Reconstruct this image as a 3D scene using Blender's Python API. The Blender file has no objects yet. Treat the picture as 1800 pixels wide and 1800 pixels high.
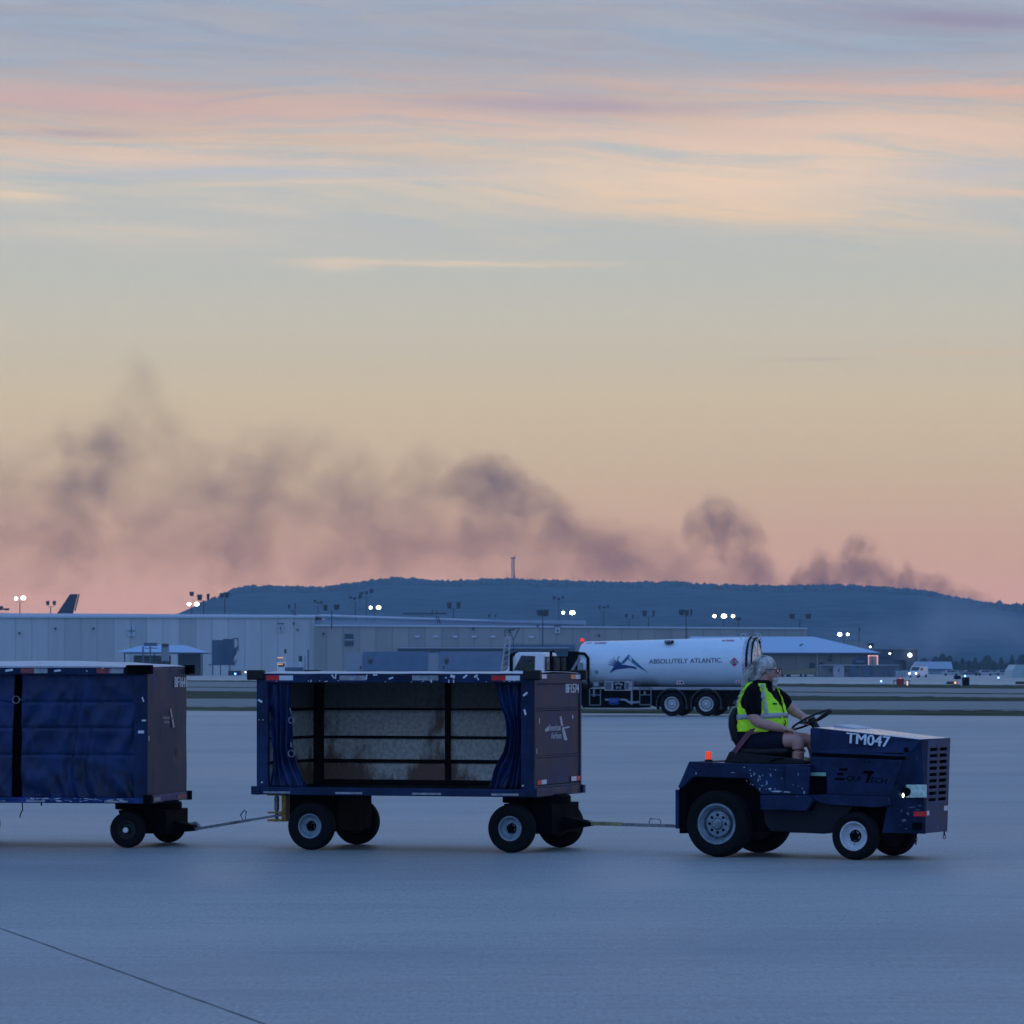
import bpy, math, random
from mathutils import Vector, noise as mnoise
random.seed(7)
scn = bpy.context.scene
COL = scn.collection
R = math.radians

# ------------------------------------------------------------------ camera
CAM_H, FPX, HOR = 1.8, 7200.0, 1175.0          # eye height, focal length and horizon row in photo pixels
cam_d = bpy.data.cameras.new("camera"); cam = bpy.data.objects.new("camera", cam_d); COL.objects.link(cam)
cam_d.sensor_width = 36; cam_d.lens = 144; cam_d.shift_y = (HOR - 900) / 1800
cam_d.clip_start = .5; cam_d.clip_end = 20000
cam_d.dof.use_dof = True; cam_d.dof.focus_distance = 40.0; cam_d.dof.aperture_fstop = 13
cam.location = (0, 0, CAM_H); cam.rotation_euler = (R(90), 0, 0)
scn.camera = cam
scn.view_settings.view_transform = 'Standard'; scn.view_settings.look = 'None'
scn.view_settings.exposure = 0; scn.view_settings.gamma = 1
try:
    scn.cycles.use_denoising = True; scn.cycles.denoiser = 'OPENIMAGEDENOISE'
    scn.cycles.max_bounces = 6; scn.cycles.volume_bounces = 0; scn.cycles.volume_max_steps = 256
    scn.cycles.sample_clamp_indirect = 4
except Exception: pass

def lin(c):
    return tuple(((x/255)/12.92 if x/255 <= .04045 else ((x/255+.055)/1.055)**2.4) for x in c)

class NT:
    """small helper round a node tree"""
    def __init__(s, nt): s.nt = nt; nt.nodes.clear()
    def n(s, t, **kw):
        o = s.nt.nodes.new(t)
        for k, v in kw.items(): setattr(o, k, v)
        return o
    def l(s, a, b): s.nt.links.new(a, b)
    def inp(s, sock, v):
        if v is None: return
        if hasattr(v, 'is_output') or isinstance(v, bpy.types.NodeSocket): s.l(v, sock)
        else: sock.default_value = v
    def m(s, op, a, b=None, c=None, clamp=False):
        o = s.n('ShaderNodeMath', operation=op, use_clamp=clamp)
        s.inp(o.inputs[0], a); s.inp(o.inputs[1], b); s.inp(o.inputs[2], c)
        return o.outputs[0]
    def mix(s, f, a, b):
        o = s.n('ShaderNodeMix', data_type='RGBA')
        s.inp(o.inputs[0], f)
        for k, v in ((6, a), (7, b)):
            if isinstance(v, tuple): v = tuple(v[:3]) + (1,)
            s.inp(o.inputs[k], v)
        return o.outputs[2]
    def xyz(s, a, b, c):
        o = s.n('ShaderNodeCombineXYZ'); s.inp(o.inputs[0], a); s.inp(o.inputs[1], b); s.inp(o.inputs[2], c); return o.outputs[0]
    def sep(s, v):
        o = s.n('ShaderNodeSeparateXYZ'); s.l(v, o.inputs[0]); return o.outputs
    def noise(s, vec, scale, detail=3, rough=.5, dist=0):
        o = s.n('ShaderNodeTexNoise'); s.l(vec, o.inputs['Vector'])
        o.inputs['Scale'].default_value = scale; o.inputs['Detail'].default_value = detail
        o.inputs['Roughness'].default_value = rough; o.inputs['Distortion'].default_value = dist
        return o.outputs['Fac']
    def rng(s, v, a, b, c=0., d=1., smooth=True):
        o = s.n('ShaderNodeMapRange', interpolation_type='SMOOTHSTEP' if smooth else 'LINEAR')
        s.inp(o.inputs[0], v)
        for k, x in zip((1, 2, 3, 4), (a, b, c, d)): o.inputs[k].default_value = x
        return o.outputs[0]
    def ramp(s, f, stops):
        o = s.n('ShaderNodeValToRGB'); s.inp(o.inputs[0], f); e = o.color_ramp.elements
        while len(e) < len(stops): e.new(.5)
        for k, (p, c) in enumerate(stops):
            e[k].position = p
        for k, (p, c) in enumerate(stops):
            e[k].color = tuple(c) + (1,)
        return o.outputs[0]
    def map(s, vec, scale=(1, 1, 1), rot=(0, 0, 0), loc=(0, 0, 0)):
        o = s.n('ShaderNodeMapping'); s.l(vec, o.inputs[0])
        o.inputs[1].default_value = loc; o.inputs[2].default_value = rot; o.inputs[3].default_value = scale
        return o.outputs[0]

# ------------------------------------------------------------------ dusk sky
world = bpy.data.worlds.new("World"); scn.world = world; world.use_nodes = True
W = NT(world.node_tree)
d = W.n('ShaderNodeTexCoord').outputs['Generated']
dx, dy, dz = W.sep(d)
el = W.m('SQRT', W.m('MAXIMUM', dz, 0.0))
def S(e): return math.sqrt(e)
SKY = 1.3                       # world strength
AIR = (.062, .155, .40)         # light scattered towards the eye by the evening air, and how thick that air is
AIRD = .00013
def hz(rgb, py):
    """sky colour beyond the air that looks rgb (sRGB) from the apron at that height in the picture"""
    e = max(.001, (HOR - py) / FPX); L = min(4900., 378. / e); T = math.exp(-AIRD * L)
    return tuple(max(.002, min(1., (c - (1 - T) * a) / T / SKY)) for c, a in zip(lin(rgb), AIR))
front = W.ramp(el, [(0, hz((196, 152, 163), 1170)), (S(.016), hz((197, 157, 160), 1060)), (S(.031), hz((195, 162, 156), 950)), (S(.045), hz((195, 172, 158), 850)),
                    (S(.066), hz((199, 184, 166), 700)), (S(.08), hz((194, 187, 176), 600)), (S(.094), hz((187, 188, 184), 500)), (S(.108), hz((180, 186, 190), 400)),
                    (S(.128), hz((172, 185, 194), 255)), (S(.149), hz((162, 176, 196), 100)), (S(.163), hz((156, 174, 199), 0)), (S(.3), lin((130, 158, 202))), (S(.55), lin((118, 152, 209))), (1, lin((106, 146, 210)))])
back = W.ramp(el, [(0, lin((112, 122, 160))), (S(.08), lin((124, 140, 184))), (S(.22), lin((140, 172, 224))), (S(.4), lin((122, 162, 222))), (1, lin((106, 146, 210)))])
hl = W.m('MAXIMUM', W.m('SQRT', W.m('ADD', W.m('MULTIPLY', dx, dx), W.m('MULTIPLY', dy, dy))), .001)
az = W.m('DIVIDE', W.m('ADD', W.m('MULTIPLY', dy, .96), W.m('MULTIPLY', dx, .28)), hl)
sky = W.mix(W.rng(az, -.55, .75), back, front)
# cloud layer: long streaks lit from below the horizon
fy = W.m('MAXIMUM', dy, .05)
u = W.m('DIVIDE', dx, fy); v = W.m('DIVIDE', dz, fy)
fwd = W.rng(dy, .25, .7)
warp = W.noise(W.xyz(W.m('MULTIPLY', u, 9.), W.m('MULTIPLY', v, 40.), 2.3), 1.0, 3)
vw = W.m('ADD', v, W.m('MULTIPLY', W.m('SUBTRACT', warp, .5), .016))
vt = W.m('ADD', vw, W.m('MULTIPLY', u, .05))
n1 = W.noise(W.xyz(W.m('MULTIPLY', u, 7.), W.m('MULTIPLY', vt, 75.), .7), 1.0, 6, .55, .6)
n2 = W.noise(W.xyz(W.m('MULTIPLY', u, 16.), W.m('MULTIPLY', vt, 230.), 4.7), 1.0, 6, .6, .8)
n3 = W.noise(W.xyz(W.m('MULTIPLY', u, 30.), W.m('MULTIPLY', vt, 520.), 9.7), 1.0, 5, .6, .4)
def V(py): return (HOR - py) / FPX
def bell(py0, py1, soft):
    a = W.rng(vw, V(py1) - soft, V(py1) + soft); b = W.rng(vw, V(py0) - soft, V(py0) + soft, 1., 0.)
    return W.m('MULTIPLY', a, b)
def lay(sky, mask, n, lo, hi, col, k):
    a = W.m('MULTIPLY', W.m('MULTIPLY', mask, W.rng(n, lo, hi)), W.m('MULTIPLY', fwd, k))
    return W.mix(a, sky, hz(col, 220))
sky = lay(sky, bell(215, 430, .008), n1, .36, .66, (208, 198, 184), .62)
sky = lay(sky, bell(-300, 215, .009), n1, .30, .62, (170, 166, 176), .62)
sky = lay(sky, bell(-300, 120, .009), n2, .40, .60, (150, 166, 190), .75)
sky = lay(sky, bell(130, 290, .006), n2, .30, .66, (212, 182, 166), .72)
sky = lay(sky, bell(190, 340, .006), n3, .38, .66, (228, 205, 180), .36)
sky = lay(sky, bell(100, 260, .006), n3, .42, .66, (224, 184, 166), .3)
sky = lay(sky, bell(-300, 200, .006), n3, .42, .66, (150, 150, 168), .3)
sky = lay(sky, bell(330, 450, .006), n3, .42, .68, (212, 202, 184), .3)
for cx, cy, rx, ry, sl, col, k, nn in [
        (1330, 300, 420, 52, -.02, (233, 207, 177), .95, n2), (1560, 232, 330, 34, .03, (226, 200, 178), .8, n2), (1130, 250, 330, 26, .10, (226, 202, 180), .6, n2),
        (1250, 362, 380, 26, .07, (232, 204, 168), .75, n3), (1600, 158, 420, 13, .02, (228, 186, 160), .95, n1),
        (1690, 30, 230, 20, .06, (150, 148, 166), .9, n1), (1000, 186, 330, 17, .02, (168, 160, 172), .8, n1), (780, 462, 250, 5.5, .005, (222, 204, 176), .95, n3),
        (590, 467, 60, 11, 0, (216, 202, 180), .8, n2), (200, 280, 330, 22, .03, (224, 200, 178), .8, n2), (20, 340, 90, 18, .1, (228, 208, 178), .9, n2),
        (250, 412, 260, 20, .05, (212, 200, 180), .6, n2), (480, 372, 150, 12, .1, (214, 200, 180), .5, n2), (130, 170, 420, 22, .06, (206, 174, 166), .75, n1),
        (60, 232, 200, 9, 0, (166, 162, 170), .7, n1), (640, 318, 300, 5, -.03, (222, 202, 178), .75, n3), (1740, 337, 260, 7, -.02, (222, 196, 172), .8, n3),
        (700, 215, 420, 30, .03, (208, 182, 170), .6, n2), (450, 303, 420, 12, .0, (182, 191, 196), .75, n1), (1660, 303, 200, 17, -.04, (186, 190, 194), .75, n1), (1300, 330, 330, 34, .05, (234, 208, 178), .6, n2), (1700, 619, 150, 3, 0, (208, 180, 156), .7, n3), (1430, 633, 100, 3, -.02, (176, 164, 156), .6, n3)]:
    uu = W.m('SUBTRACT', u, (cx - 900) / FPX)
    vv = W.m('SUBTRACT', W.m('SUBTRACT', W.m('ADD', v, W.m('MULTIPLY', W.m('SUBTRACT', warp, .5), .003)), V(cy)), W.m('MULTIPLY', uu, -sl))
    r2 = W.m('ADD', W.m('POWER', W.m('MULTIPLY', W.m('ABSOLUTE', uu), FPX / rx), 2.), W.m('POWER', W.m('MULTIPLY', W.m('ABSOLUTE', vv), FPX / ry), 2.))
    g = W.m('EXPONENT', W.m('MULTIPLY', r2, -1.))
    a = W.m('MULTIPLY', g, W.rng(nn, .28, .58, .25, 1.))
    sky = W.mix(W.m('MULTIPLY', W.m('MULTIPLY', a, fwd), k), sky, hz((col[0] - 1, col[1] - 3, col[2] + 6), cy))
below = W.rng(dz, -.02, 0.)
sky = W.mix(below, lin((70, 80, 110)), sky)
bg = W.n('ShaderNodeBackground'); W.l(sky, bg.inputs[0]); bg.inputs[1].default_value = SKY
wo = W.n('ShaderNodeOutputWorld'); W.l(bg.outputs[0], wo.inputs[0])

# last warm light from where the sun went down (far right, behind the scene)
sd = bpy.data.lights.new("sun", 'SUN'); sun = bpy.data.objects.new("sun", sd); COL.objects.link(sun)
sd.energy = .04; sd.angle = R(14); sd.color = (1.0, .62, .45)
sun.rotation_euler = (R(86), 0, R(180 - 48))

# ------------------------------------------------------------------ materials
def princ(name):
    m = bpy.data.materials.new(name); m.use_nodes = True
    t = NT(m.node_tree); p = t.n('ShaderNodeBsdfPrincipled'); o = t.n('ShaderNodeOutputMaterial'); t.l(p.outputs[0], o.inputs[0])
    return m, t, p, o
def mat(name, c, rough=.55, metal=0., var=.18, scale=6., bump=0., bscale=40., spec=.5, stretch=(1, 1, 1), dirt=None):
    m, t, p, o = princ(name)
    tc = t.n('ShaderNodeTexCoord').outputs['Object']
    vec = t.map(tc, stretch)
    f = t.noise(vec, scale, 5, .6)
    lo = tuple(x * (1 - var) for x in c); hi = tuple(min(1, x * (1 + var)) for x in c)
    col = t.mix(t.rng(f, .3, .7), lo, hi)
    if dirt:
        dcol, amt, ds = dirt
        col = t.mix(t.rng(t.noise(vec, ds, 6, .65, .5), .62 - amt * .3, .72, 0, .85), col, dcol)
    t.l(col, p.inputs['Base Color'])
    t.l(t.rng(f, .25, .75, max(0, rough - .08), min(1, rough + .1)), p.inputs['Roughness'])
    p.inputs['Metallic'].default_value = metal; p.inputs['Specular IOR Level'].default_value = spec
    if bump:
        b = t.n('ShaderNodeBump'); b.inputs['Strength'].default_value = bump; b.inputs['Distance'].default_value = .01
        t.l(t.noise(vec, bscale, 4, .6), b.inputs['Height']); t.l(b.outputs[0], p.inputs['Normal'])
    return m
def emit(name, c, s):
    m, t, p, o = princ(name)
    p.inputs['Base Color'].default_value = tuple(c) + (1,); p.inputs['Emission Color'].default_value = tuple(c) + (1,)
    p.inputs['Emission Strength'].default_value = s
    return m
def paint(name, c, chip=(.42, .5, .58), amt=.5, rough=.38, cscale=9., spec=.16):
    """worn equipment paint: faded patches and chipped spots down to primer"""
    m, t, p, o = princ(name)
    tc = t.n('ShaderNodeTexCoord').outputs['Object']
    f = t.noise(tc, 3., 6, .65)
    g = t.noise(t.map(tc, (1, 1, 2.2), (0, R(20), 0)), cscale, 7, .72, .7)
    h = t.noise(tc, 1.7, 3)
    col = t.mix(t.rng(f, .3, .72), tuple(x * .6 for x in c), tuple(min(1, x * 1.5 + .006) for x in c))
    gr = t.noise(t.map(tc, (1, 1, .35)), 7., 6, .7, .3)
    col = t.mix(t.rng(gr, .50, .68, 0, .45), col, tuple(x * .35 + .003 for x in c))
    thr = .70 - .05 * amt
    a = t.m('MULTIPLY', t.rng(g, thr, thr + .035), t.rng(h, .47, .6, .15, 1.))
    col = t.mix(t.m('MULTIPLY', a, min(1, .45 + amt * .4)), col, chip)
    t.l(col, p.inputs['Base Color'])
    t.l(t.rng(f, .3, .7, rough - .08, rough + .18), p.inputs['Roughness'])
    p.inputs['Specular IOR Level'].default_value = spec
    b = t.n('ShaderNodeBump'); b.inputs['Strength'].default_value = .25; b.inputs['Distance'].default_value = .004
    t.l(t.noise(tc, 5., 3), b.inputs['Height']); t.l(b.outputs[0], p.inputs['Normal'])
    return m
M = {}
M['navy'] = paint('worn navy paint', (.005, .020, .066), amt=.35)
M['navy_tug'] = paint('worn navy tractor paint', (.0045, .017, .060), amt=.9, rough=.34)
M['navy_clean'] = paint('navy cowl paint', (.004, .0155, .060), amt=.12, rough=.34)
M['end'] = paint('sheen tinted end panel', (.048, .047, .080), chip=(.3, .32, .4), amt=.1, rough=.5, spec=.12)  # navy lightened: pinkish sky sheen of the end faces mixed into the colour
M['curtain'] = mat('blue vinyl curtain', (.004, .022, .088), .42, spec=.25, var=.35, scale=3., bump=.35, bscale=12.)
def vinyl():
    m, t, p, o = princ('blue vinyl curtain cloth')
    tc = t.n('ShaderNodeTexCoord').outputs['Object']; z = t.sep(tc)[2]
    f = t.noise(tc, 3., 6, .65); g = t.noise(t.map(tc, (1, 1, .6)), 5., 7, .7, .5)
    col = t.mix(t.rng(f, .35, .65), (.0032, .015, .062), (.0055, .030, .118))
    lower_dark = t.rng(t.m('ADD', g, t.rng(z, .5, 1.1, .16, 0)), .56, .74, 0, .8)         # noisy darkening, stronger towards the bottom
    col = t.mix(lower_dark, col, (.004, .006, .012))
    col = t.mix(t.rng(t.noise(tc, 26., 4, .7), .66, .72, 0, .35), col, (.05, .08, .13))
    t.l(col, p.inputs['Base Color']); t.l(t.rng(f, .3, .7, .36, .58), p.inputs['Roughness']); p.inputs['Specular IOR Level'].default_value = .3
    b = t.n('ShaderNodeBump'); b.inputs['Strength'].default_value = .5; b.inputs['Distance'].default_value = .012
    t.l(t.noise(t.map(tc, (1.6, 1, .8)), 9., 5, .6), b.inputs['Height']); t.l(b.outputs[0], p.inputs['Normal'])
    return m
M['curtain'] = vinyl()
M['rubber'] = mat('tyre rubber', (.004, .0045, .0055), .85, spec=.2, var=.4, scale=12, bump=.3, bscale=60)
M['black'] = mat('black steel', (.002, .0025, .0035), .8, spec=.04, var=.3, scale=8)
M['black_plastic'] = mat('black vinyl', (.004, .005, .007), .5, spec=.3, var=.3, scale=10, bump=.2, bscale=80)
M['rim'] = mat('painted steel rim', (.20, .27, .32), .45, var=.25, scale=14, dirt=((.05, .05, .06), .5, 9))
M['rim_white'] = mat('white steel rim', (.52, .57, .60), .4, var=.15, scale=14, dirt=((.12, .12, .12), .4, 12))
M['dark_rim'] = mat('dirty dark rim', (.012, .014, .016), .6)
M['steel'] = mat('bare worn steel', (.22, .24, .25), .45, .5, var=.3, scale=20, dirt=((.08, .05, .03), .4, 8))
M['galv'] = mat('galvanised inner panel', (.66, .70, .67), .6, .0, var=.25, scale=9, dirt=((.20, .085, .035), .42, 2.6))
def rusty_panel():
    m, t, p, o = princ('galvanised inner panel')
    tc = t.n('ShaderNodeTexCoord').outputs['Object']; z = t.sep(tc)[2]
    f = t.noise(tc, 22., 6, .7); g = t.noise(t.map(tc, (1, 1, .5)), 2.6, 6, .6, .4); h = t.noise(t.map(tc, (1, 1, .22)), 9., 5, .6)
    col = t.mix(t.rng(f, .35, .65), (.55, .58, .52), (.88, .90, .82))
    xx = t.sep(tc)[0]; xb = t.m('ADD', t.rng(t.m('ABSOLUTE', t.m('SUBTRACT', xx, -.02)), .02, .30, .13, 0), t.rng(t.m('ABSOLUTE', t.m('SUBTRACT', xx, -1.12)), .1, .5, .13, 0))
    low = t.rng(z, .60, 1.05, .13, -.05)                       # rust creeps up from the deck
    a = t.rng(t.m('ADD', t.m('MULTIPLY_ADD', h, .22, t.m('MULTIPLY', g, .78)), t.m('ADD', low, xb)), .54, .68)
    col = t.mix(t.m('MULTIPLY', a, .85), col, t.mix(f, (.30, .105, .04), (.07, .035, .02)))
    col = t.mix(t.rng(f, .60, .72, 0, .6), col, (.08, .08, .07))
    col = t.mix(t.rng(z, 1.32, 1.40, 0, .8), col, (.07, .065, .055))      # top row mixed darker
    t.l(col, p.inputs['Base Color']); p.inputs['Roughness'].default_value = .65; p.inputs['Specular IOR Level'].default_value = .3
    return m
M['galv'] = rusty_panel()
M['frame_rust'] = mat('dark rusty rib', (.008, .006, .006), .8, spec=.15, var=.5, scale=9)
M['yellow'] = mat('safety yellow paint', (.45, .25, .02), .5, var=.3, scale=14, dirt=((.05, .04, .02), .5, 12))
M['bar_yellow'] = mat('faded yellow drawbar', (.30, .28, .12), .5, var=.4, scale=7)
M['white'] = mat('white reflective tape', (.62, .66, .70), .4, var=.08)
M['label'] = mat('white baggage tag scrap', (.60, .66, .72), .5, var=.1)
M['dull'] = mat('dirty reflective tape', (.26, .29, .32), .5, var=.35, scale=18)
M['red'] = mat('red reflective tape', (.62, .012, .015), .35, var=.12)
M['dull_red'] = mat('faded red tape', (.22, .045, .05), .5, var=.5, scale=30)
M['orange'] = mat('orange reflective tape', (.85, .22, .05), .35, var=.1)
M['num'] = mat('white stencil lettering', (.60, .66, .70), .5, var=.12, scale=30)
M['num_worn'] = mat('worn grey lettering', (.40, .41, .46), .5, var=.4, scale=60)
M['black_letter'] = mat('black lettering', (.001, .001, .0015), .9, spec=.05)
M['green_tape'] = mat('pale green tape', (.22, .45, .36), .5)
M['roof'] = mat('pale roof sheet', (.46, .47, .50), .38, var=.1, scale=3, dirt=((.25, .26, .30), .4, 4))
M['skin'] = mat('skin', (.50, .255, .205), .5, var=.1, scale=12)
M['hair'] = mat('grey white hair', (.36, .355, .34), .7, spec=.2, var=.65, scale=16, bump=.7, bscale=60, stretch=(1, 1, .35))
M['beard'] = mat('white beard', (.46, .455, .45), .7, var=.25, scale=40, bump=.6, bscale=120)
M['shirt'] = mat('black shirt cloth', (.003, .003, .005), .9, spec=.1, var=.3)
M['shorts'] = mat('dark navy shorts cloth', (.008, .011, .025), .9, spec=.15, var=.3, bump=.4, bscale=20)
M['belt'] = mat('dull red belt webbing', (.16, .05, .06), .7)
M['grey_band'] = mat('silver reflective band', (.34, .36, .38), .45, var=.12)
M['lens'] = mat('glass lens', (.35, .38, .42), .08, .3, var=.05)
def vest_mat():
    m, t, p, o = princ('lime mesh vest')
    tc = t.n('ShaderNodeTexCoord').outputs['Object']
    f = t.noise(tc, 9., 4); col = t.mix(t.rng(f, .3, .7), (.26, .62, .012), (.36, .80, .02))
    t.l(col, p.inputs['Base Color']); p.inputs['Roughness'].default_value = .7
    # constant faint glow added to the cloth, standing in for its fluorescent dye
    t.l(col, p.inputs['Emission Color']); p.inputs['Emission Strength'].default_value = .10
    b = t.n('ShaderNodeBump'); b.inputs['Strength'].default_value = .5; b.inputs['Distance'].default_value = .02
    t.l(t.noise(t.map(tc, (1, 1, 2.0)), 13., 3), b.inputs['Height']); t.l(b.outputs[0], p.inputs['Normal'])
    return m
M['vest'] = vest_mat()

# ------------------------------------------------------------------ mesh building
class MB:
    def __init__(s): s.v = []; s.f = []
    def add(s, vs, fs):
        b = len(s.v); s.v += [tuple(x) for x in vs]; s.f += [tuple(b + i for i in f) for f in fs]; return s
    def box(s, x0, x1, y0, y1, z0, z1):
        return s.add([(x0, y0, z0), (x1, y0, z0), (x1, y1, z0), (x0, y1, z0), (x0, y0, z1), (x1, y0, z1), (x1, y1, z1), (x0, y1, z1)],
                     [(0, 3, 2, 1), (4, 5, 6, 7), (0, 1, 5, 4), (1, 2, 6, 5), (2, 3, 7, 6), (3, 0, 4, 7)])
    def prism(s, prof, c0, c1, axis='y'):
        n = len(prof)
        def P(a, b, c): return (a, c, b) if axis == 'y' else ((c, a, b) if axis == 'x' else (a, b, c))
        vs = [P(a, b, c0) for a, b in prof] + [P(a, b, c1) for a, b in prof]
        fs = [tuple(range(n))[::-1], tuple(range(n, 2 * n))] + [(i, (i + 1) % n, n + (i + 1) % n, n + i) for i in range(n)]
        return s.add(vs, fs)
    def hexa(s, p):           # eight free corners: bottom loop then top loop
        return s.add(p, [(0, 3, 2, 1), (4, 5, 6, 7), (0, 1, 5, 4), (1, 2, 6, 5), (2, 3, 7, 6), (3, 0, 4, 7)])
    def lathe(s, prof, c=(0, 0, 0), axis='y', seg=32, closed=False):
        vs = []; n = len(prof)
        for k in range(seg):
            a = 2 * math.pi * k / seg
            for r, t in prof:
                q = (r * math.cos(a), t, r * math.sin(a)) if axis == 'y' else ((t, r * math.cos(a), r * math.sin(a)) if axis == 'x' else (r * math.cos(a), r * math.sin(a), t))
                vs.append((q[0] + c[0], q[1] + c[1], q[2] + c[2]))
        fs = []
        for k in range(seg):
            k2 = (k + 1) % seg
            for i in range(n if closed else n - 1):
                j = (i + 1) % n
                fs.append((k * n + i, k * n + j, k2 * n + j, k2 * n + i))
        return s.add(vs, fs)
    def tube(s, pts, r, seg=8, caps=True):
        pts = [Vector(p) for p in pts]; n = len(pts)
        rs = r if isinstance(r, (list, tuple)) else [r] * n
        vs = []; ref = None
        for i, p in enumerate(pts):
            t = (pts[min(i + 1, n - 1)] - pts[max(i - 1, 0)]).normalized()
            if ref is None: ref = Vector((0, 0, 1)) if abs(t.z) < .9 else Vector((1, 0, 0))
            a = t.cross(ref).normalized(); b = t.cross(a).normalized(); ref = -b if False else ref
            for k in range(seg):
                q = 2 * math.pi * k / seg
                vs.append(p + (a * math.cos(q) + b * math.sin(q)) * rs[i])
        fs = [(i * seg + k, i * seg + (k + 1) % seg, (i + 1) * seg + (k + 1) % seg, (i + 1) * seg + k) for i in range(n - 1) for k in range(seg)]
        if caps: fs += [tuple(range(seg))[::-1], tuple(range((n - 1) * seg, n * seg))]
        return s.add(vs, fs)
    def bar(s, p, q, w, h=None):
        """square bar from p to q"""
        h = h or w; p = Vector(p); q = Vector(q); t = (q - p).normalized()
        ref = Vector((0, 0, 1)) if abs(t.z) < .95 else Vector((1, 0, 0))
        a = t.cross(ref).normalized() * w / 2; b = t.cross(a).normalized() * h / 2
        return s.add([p - a - b, p + a - b, p + a + b, p - a + b, q - a - b, q + a - b, q + a + b, q - a + b],
                     [(0, 3, 2, 1), (4, 5, 6, 7), (0, 1, 5, 4), (1, 2, 6, 5), (2, 3, 7, 6), (3, 0, 4, 7)])
    def ball(s, c, r, seg=14, rings=10, tilt=None):
        if not isinstance(r, (tuple, list)): r = (r, r, r)
        vs = []
        for i in range(rings + 1):
            th = math.pi * i / rings
            for k in range(seg):
                a = 2 * math.pi * k / seg
                q = Vector((r[0] * math.sin(th) * math.cos(a), r[1] * math.sin(th) * math.sin(a), r[2] * math.cos(th)))
                if tilt is not None:
                    ct, st = math.cos(tilt), math.sin(tilt); q = Vector((q.x * ct + q.z * st, q.y, -q.x * st + q.z * ct))
                vs.append(q + Vector(c))
        fs = [(i * seg + k, (i + 1) * seg + k, (i + 1) * seg + (k + 1) % seg, i * seg + (k + 1) % seg) for i in range(rings) for k in range(seg)]
        return s.add(vs, fs)
    def loft(s, rings, caps=True):
        n = len(rings[0]); b = []
        for r in rings: b += list(r)
        fs = [(i * n + k, i * n + (k + 1) % n, (i + 1) * n + (k + 1) % n, (i + 1) * n + k) for i in range(len(rings) - 1) for k in range(n)]
        if caps: fs += [tuple(range(n))[::-1], tuple(range((len(rings) - 1) * n, len(rings) * n))]
        return s.add(b, fs)
    def grid(s, fn, nu, nv):
        vs = [fn(i / nu, j / nv) for j in range(nv + 1) for i in range(nu + 1)]
        return s.add(vs, [(j * (nu + 1) + i, j * (nu + 1) + i + 1, (j + 1) * (nu + 1) + i + 1, (j + 1) * (nu + 1) + i) for j in range(nv) for i in range(nu)])
    def poly(s, pts): return s.add(pts, [tuple(range(len(pts)))])

SPLIT = {'pipework', 'wheel_arch', 'step_frame', 'maker_lettering', 'corner_post', 'nose_cheek', 'side_sill', 'step_sill', 'strap_ring', 'fender_side', 'antenna', 'glue_smear', 'end_panel', 'side_rib', 'lift_leg', 'post', 'paint_scar', 'top_rail', 'flight_emblem',
         'window', 'wall_lamp', 'door', 'boots', 'wing_feather', 'cabinet', 'leg', 'stripe', 'strap', 'mudguard'}
def build(name, mb, material, parent=None, loc=(0, 0, 0), rot=(0, 0, 0), smooth=False, bevel=0, solid=0, label=None):
    if name in SPLIT and len(mb.v) < 3000:
        par = list(range(len(mb.v)))
        def find(i):
            while par[i] != i: par[i] = par[par[i]]; i = par[i]
            return i
        for f in mb.f:
            for q in f[1:]: par[find(q)] = find(f[0])
        gr = {}
        for f in mb.f: gr.setdefault(find(f[0]), []).append(f)
        if len(gr) > 1:
            out = None
            for fs in gr.values():
                ids = sorted({i for f in fs for i in f}); mp = {i: k for k, i in enumerate(ids)}
                m2 = MB(); m2.v = [mb.v[i] for i in ids]; m2.f = [tuple(mp[i] for i in f) for f in fs]
                out = build1(name, m2, material, parent, loc, rot, smooth, bevel, solid, label)
            return out
    return build1(name, mb, material, parent, loc, rot, smooth, bevel, solid, label)
def build1(name, mb, material, parent=None, loc=(0, 0, 0), rot=(0, 0, 0), smooth=False, bevel=0, solid=0, label=None):
    me = bpy.data.meshes.new(name); me.from_pydata(mb.v, [], mb.f); me.update()
    me.materials.append(material if not isinstance(material, str) else M[material])
    if smooth:
        me.shade_smooth()
        try: me.set_sharp_from_angle(angle=R(40))
        except Exception: pass
    o = bpy.data.objects.new(name, me); COL.objects.link(o)
    if parent: o.parent = parent
    o.location = loc; o.rotation_euler = rot
    if solid:
        q = o.modifiers.new('solid', 'SOLIDIFY'); q.thickness = solid
    if bevel:
        b = o.modifiers.new('bevel', 'BEVEL'); b.width = bevel; b.segments = 2; b.limit_method = 'ANGLE'; b.angle_limit = R(35)
    if label: o['label'] = label
    return o
def tag(o, label, cat=None, group=None, kind=None):
    if label: o['label'] = label
    if cat: o['category'] = cat
    if group: o['group'] = group
    if kind: o['kind'] = kind
    return o
def thing(name, label, cat, loc=(0, 0, 0), rz=0, group=None):
    o = bpy.data.objects.new(name, None); COL.objects.link(o); o.empty_display_size = .2
    o.location = loc; o.rotation_euler = (0, 0, rz)
    return tag(o, label, cat, group)
def empty(name, parent, loc=(0, 0, 0), rot=(0, 0, 0)):
    o = bpy.data.objects.new(name, None); COL.objects.link(o); o.parent = parent; o.location = loc; o.rotation_euler = rot
    return o
KIDS = {}
def copy_tree(o, parent=None):
    c = o.copy(); COL.objects.link(c); c.parent = parent
    for ch in [x for x in bpy.data.objects if x.parent == o]: copy_tree(ch, c)
    return c

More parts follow.
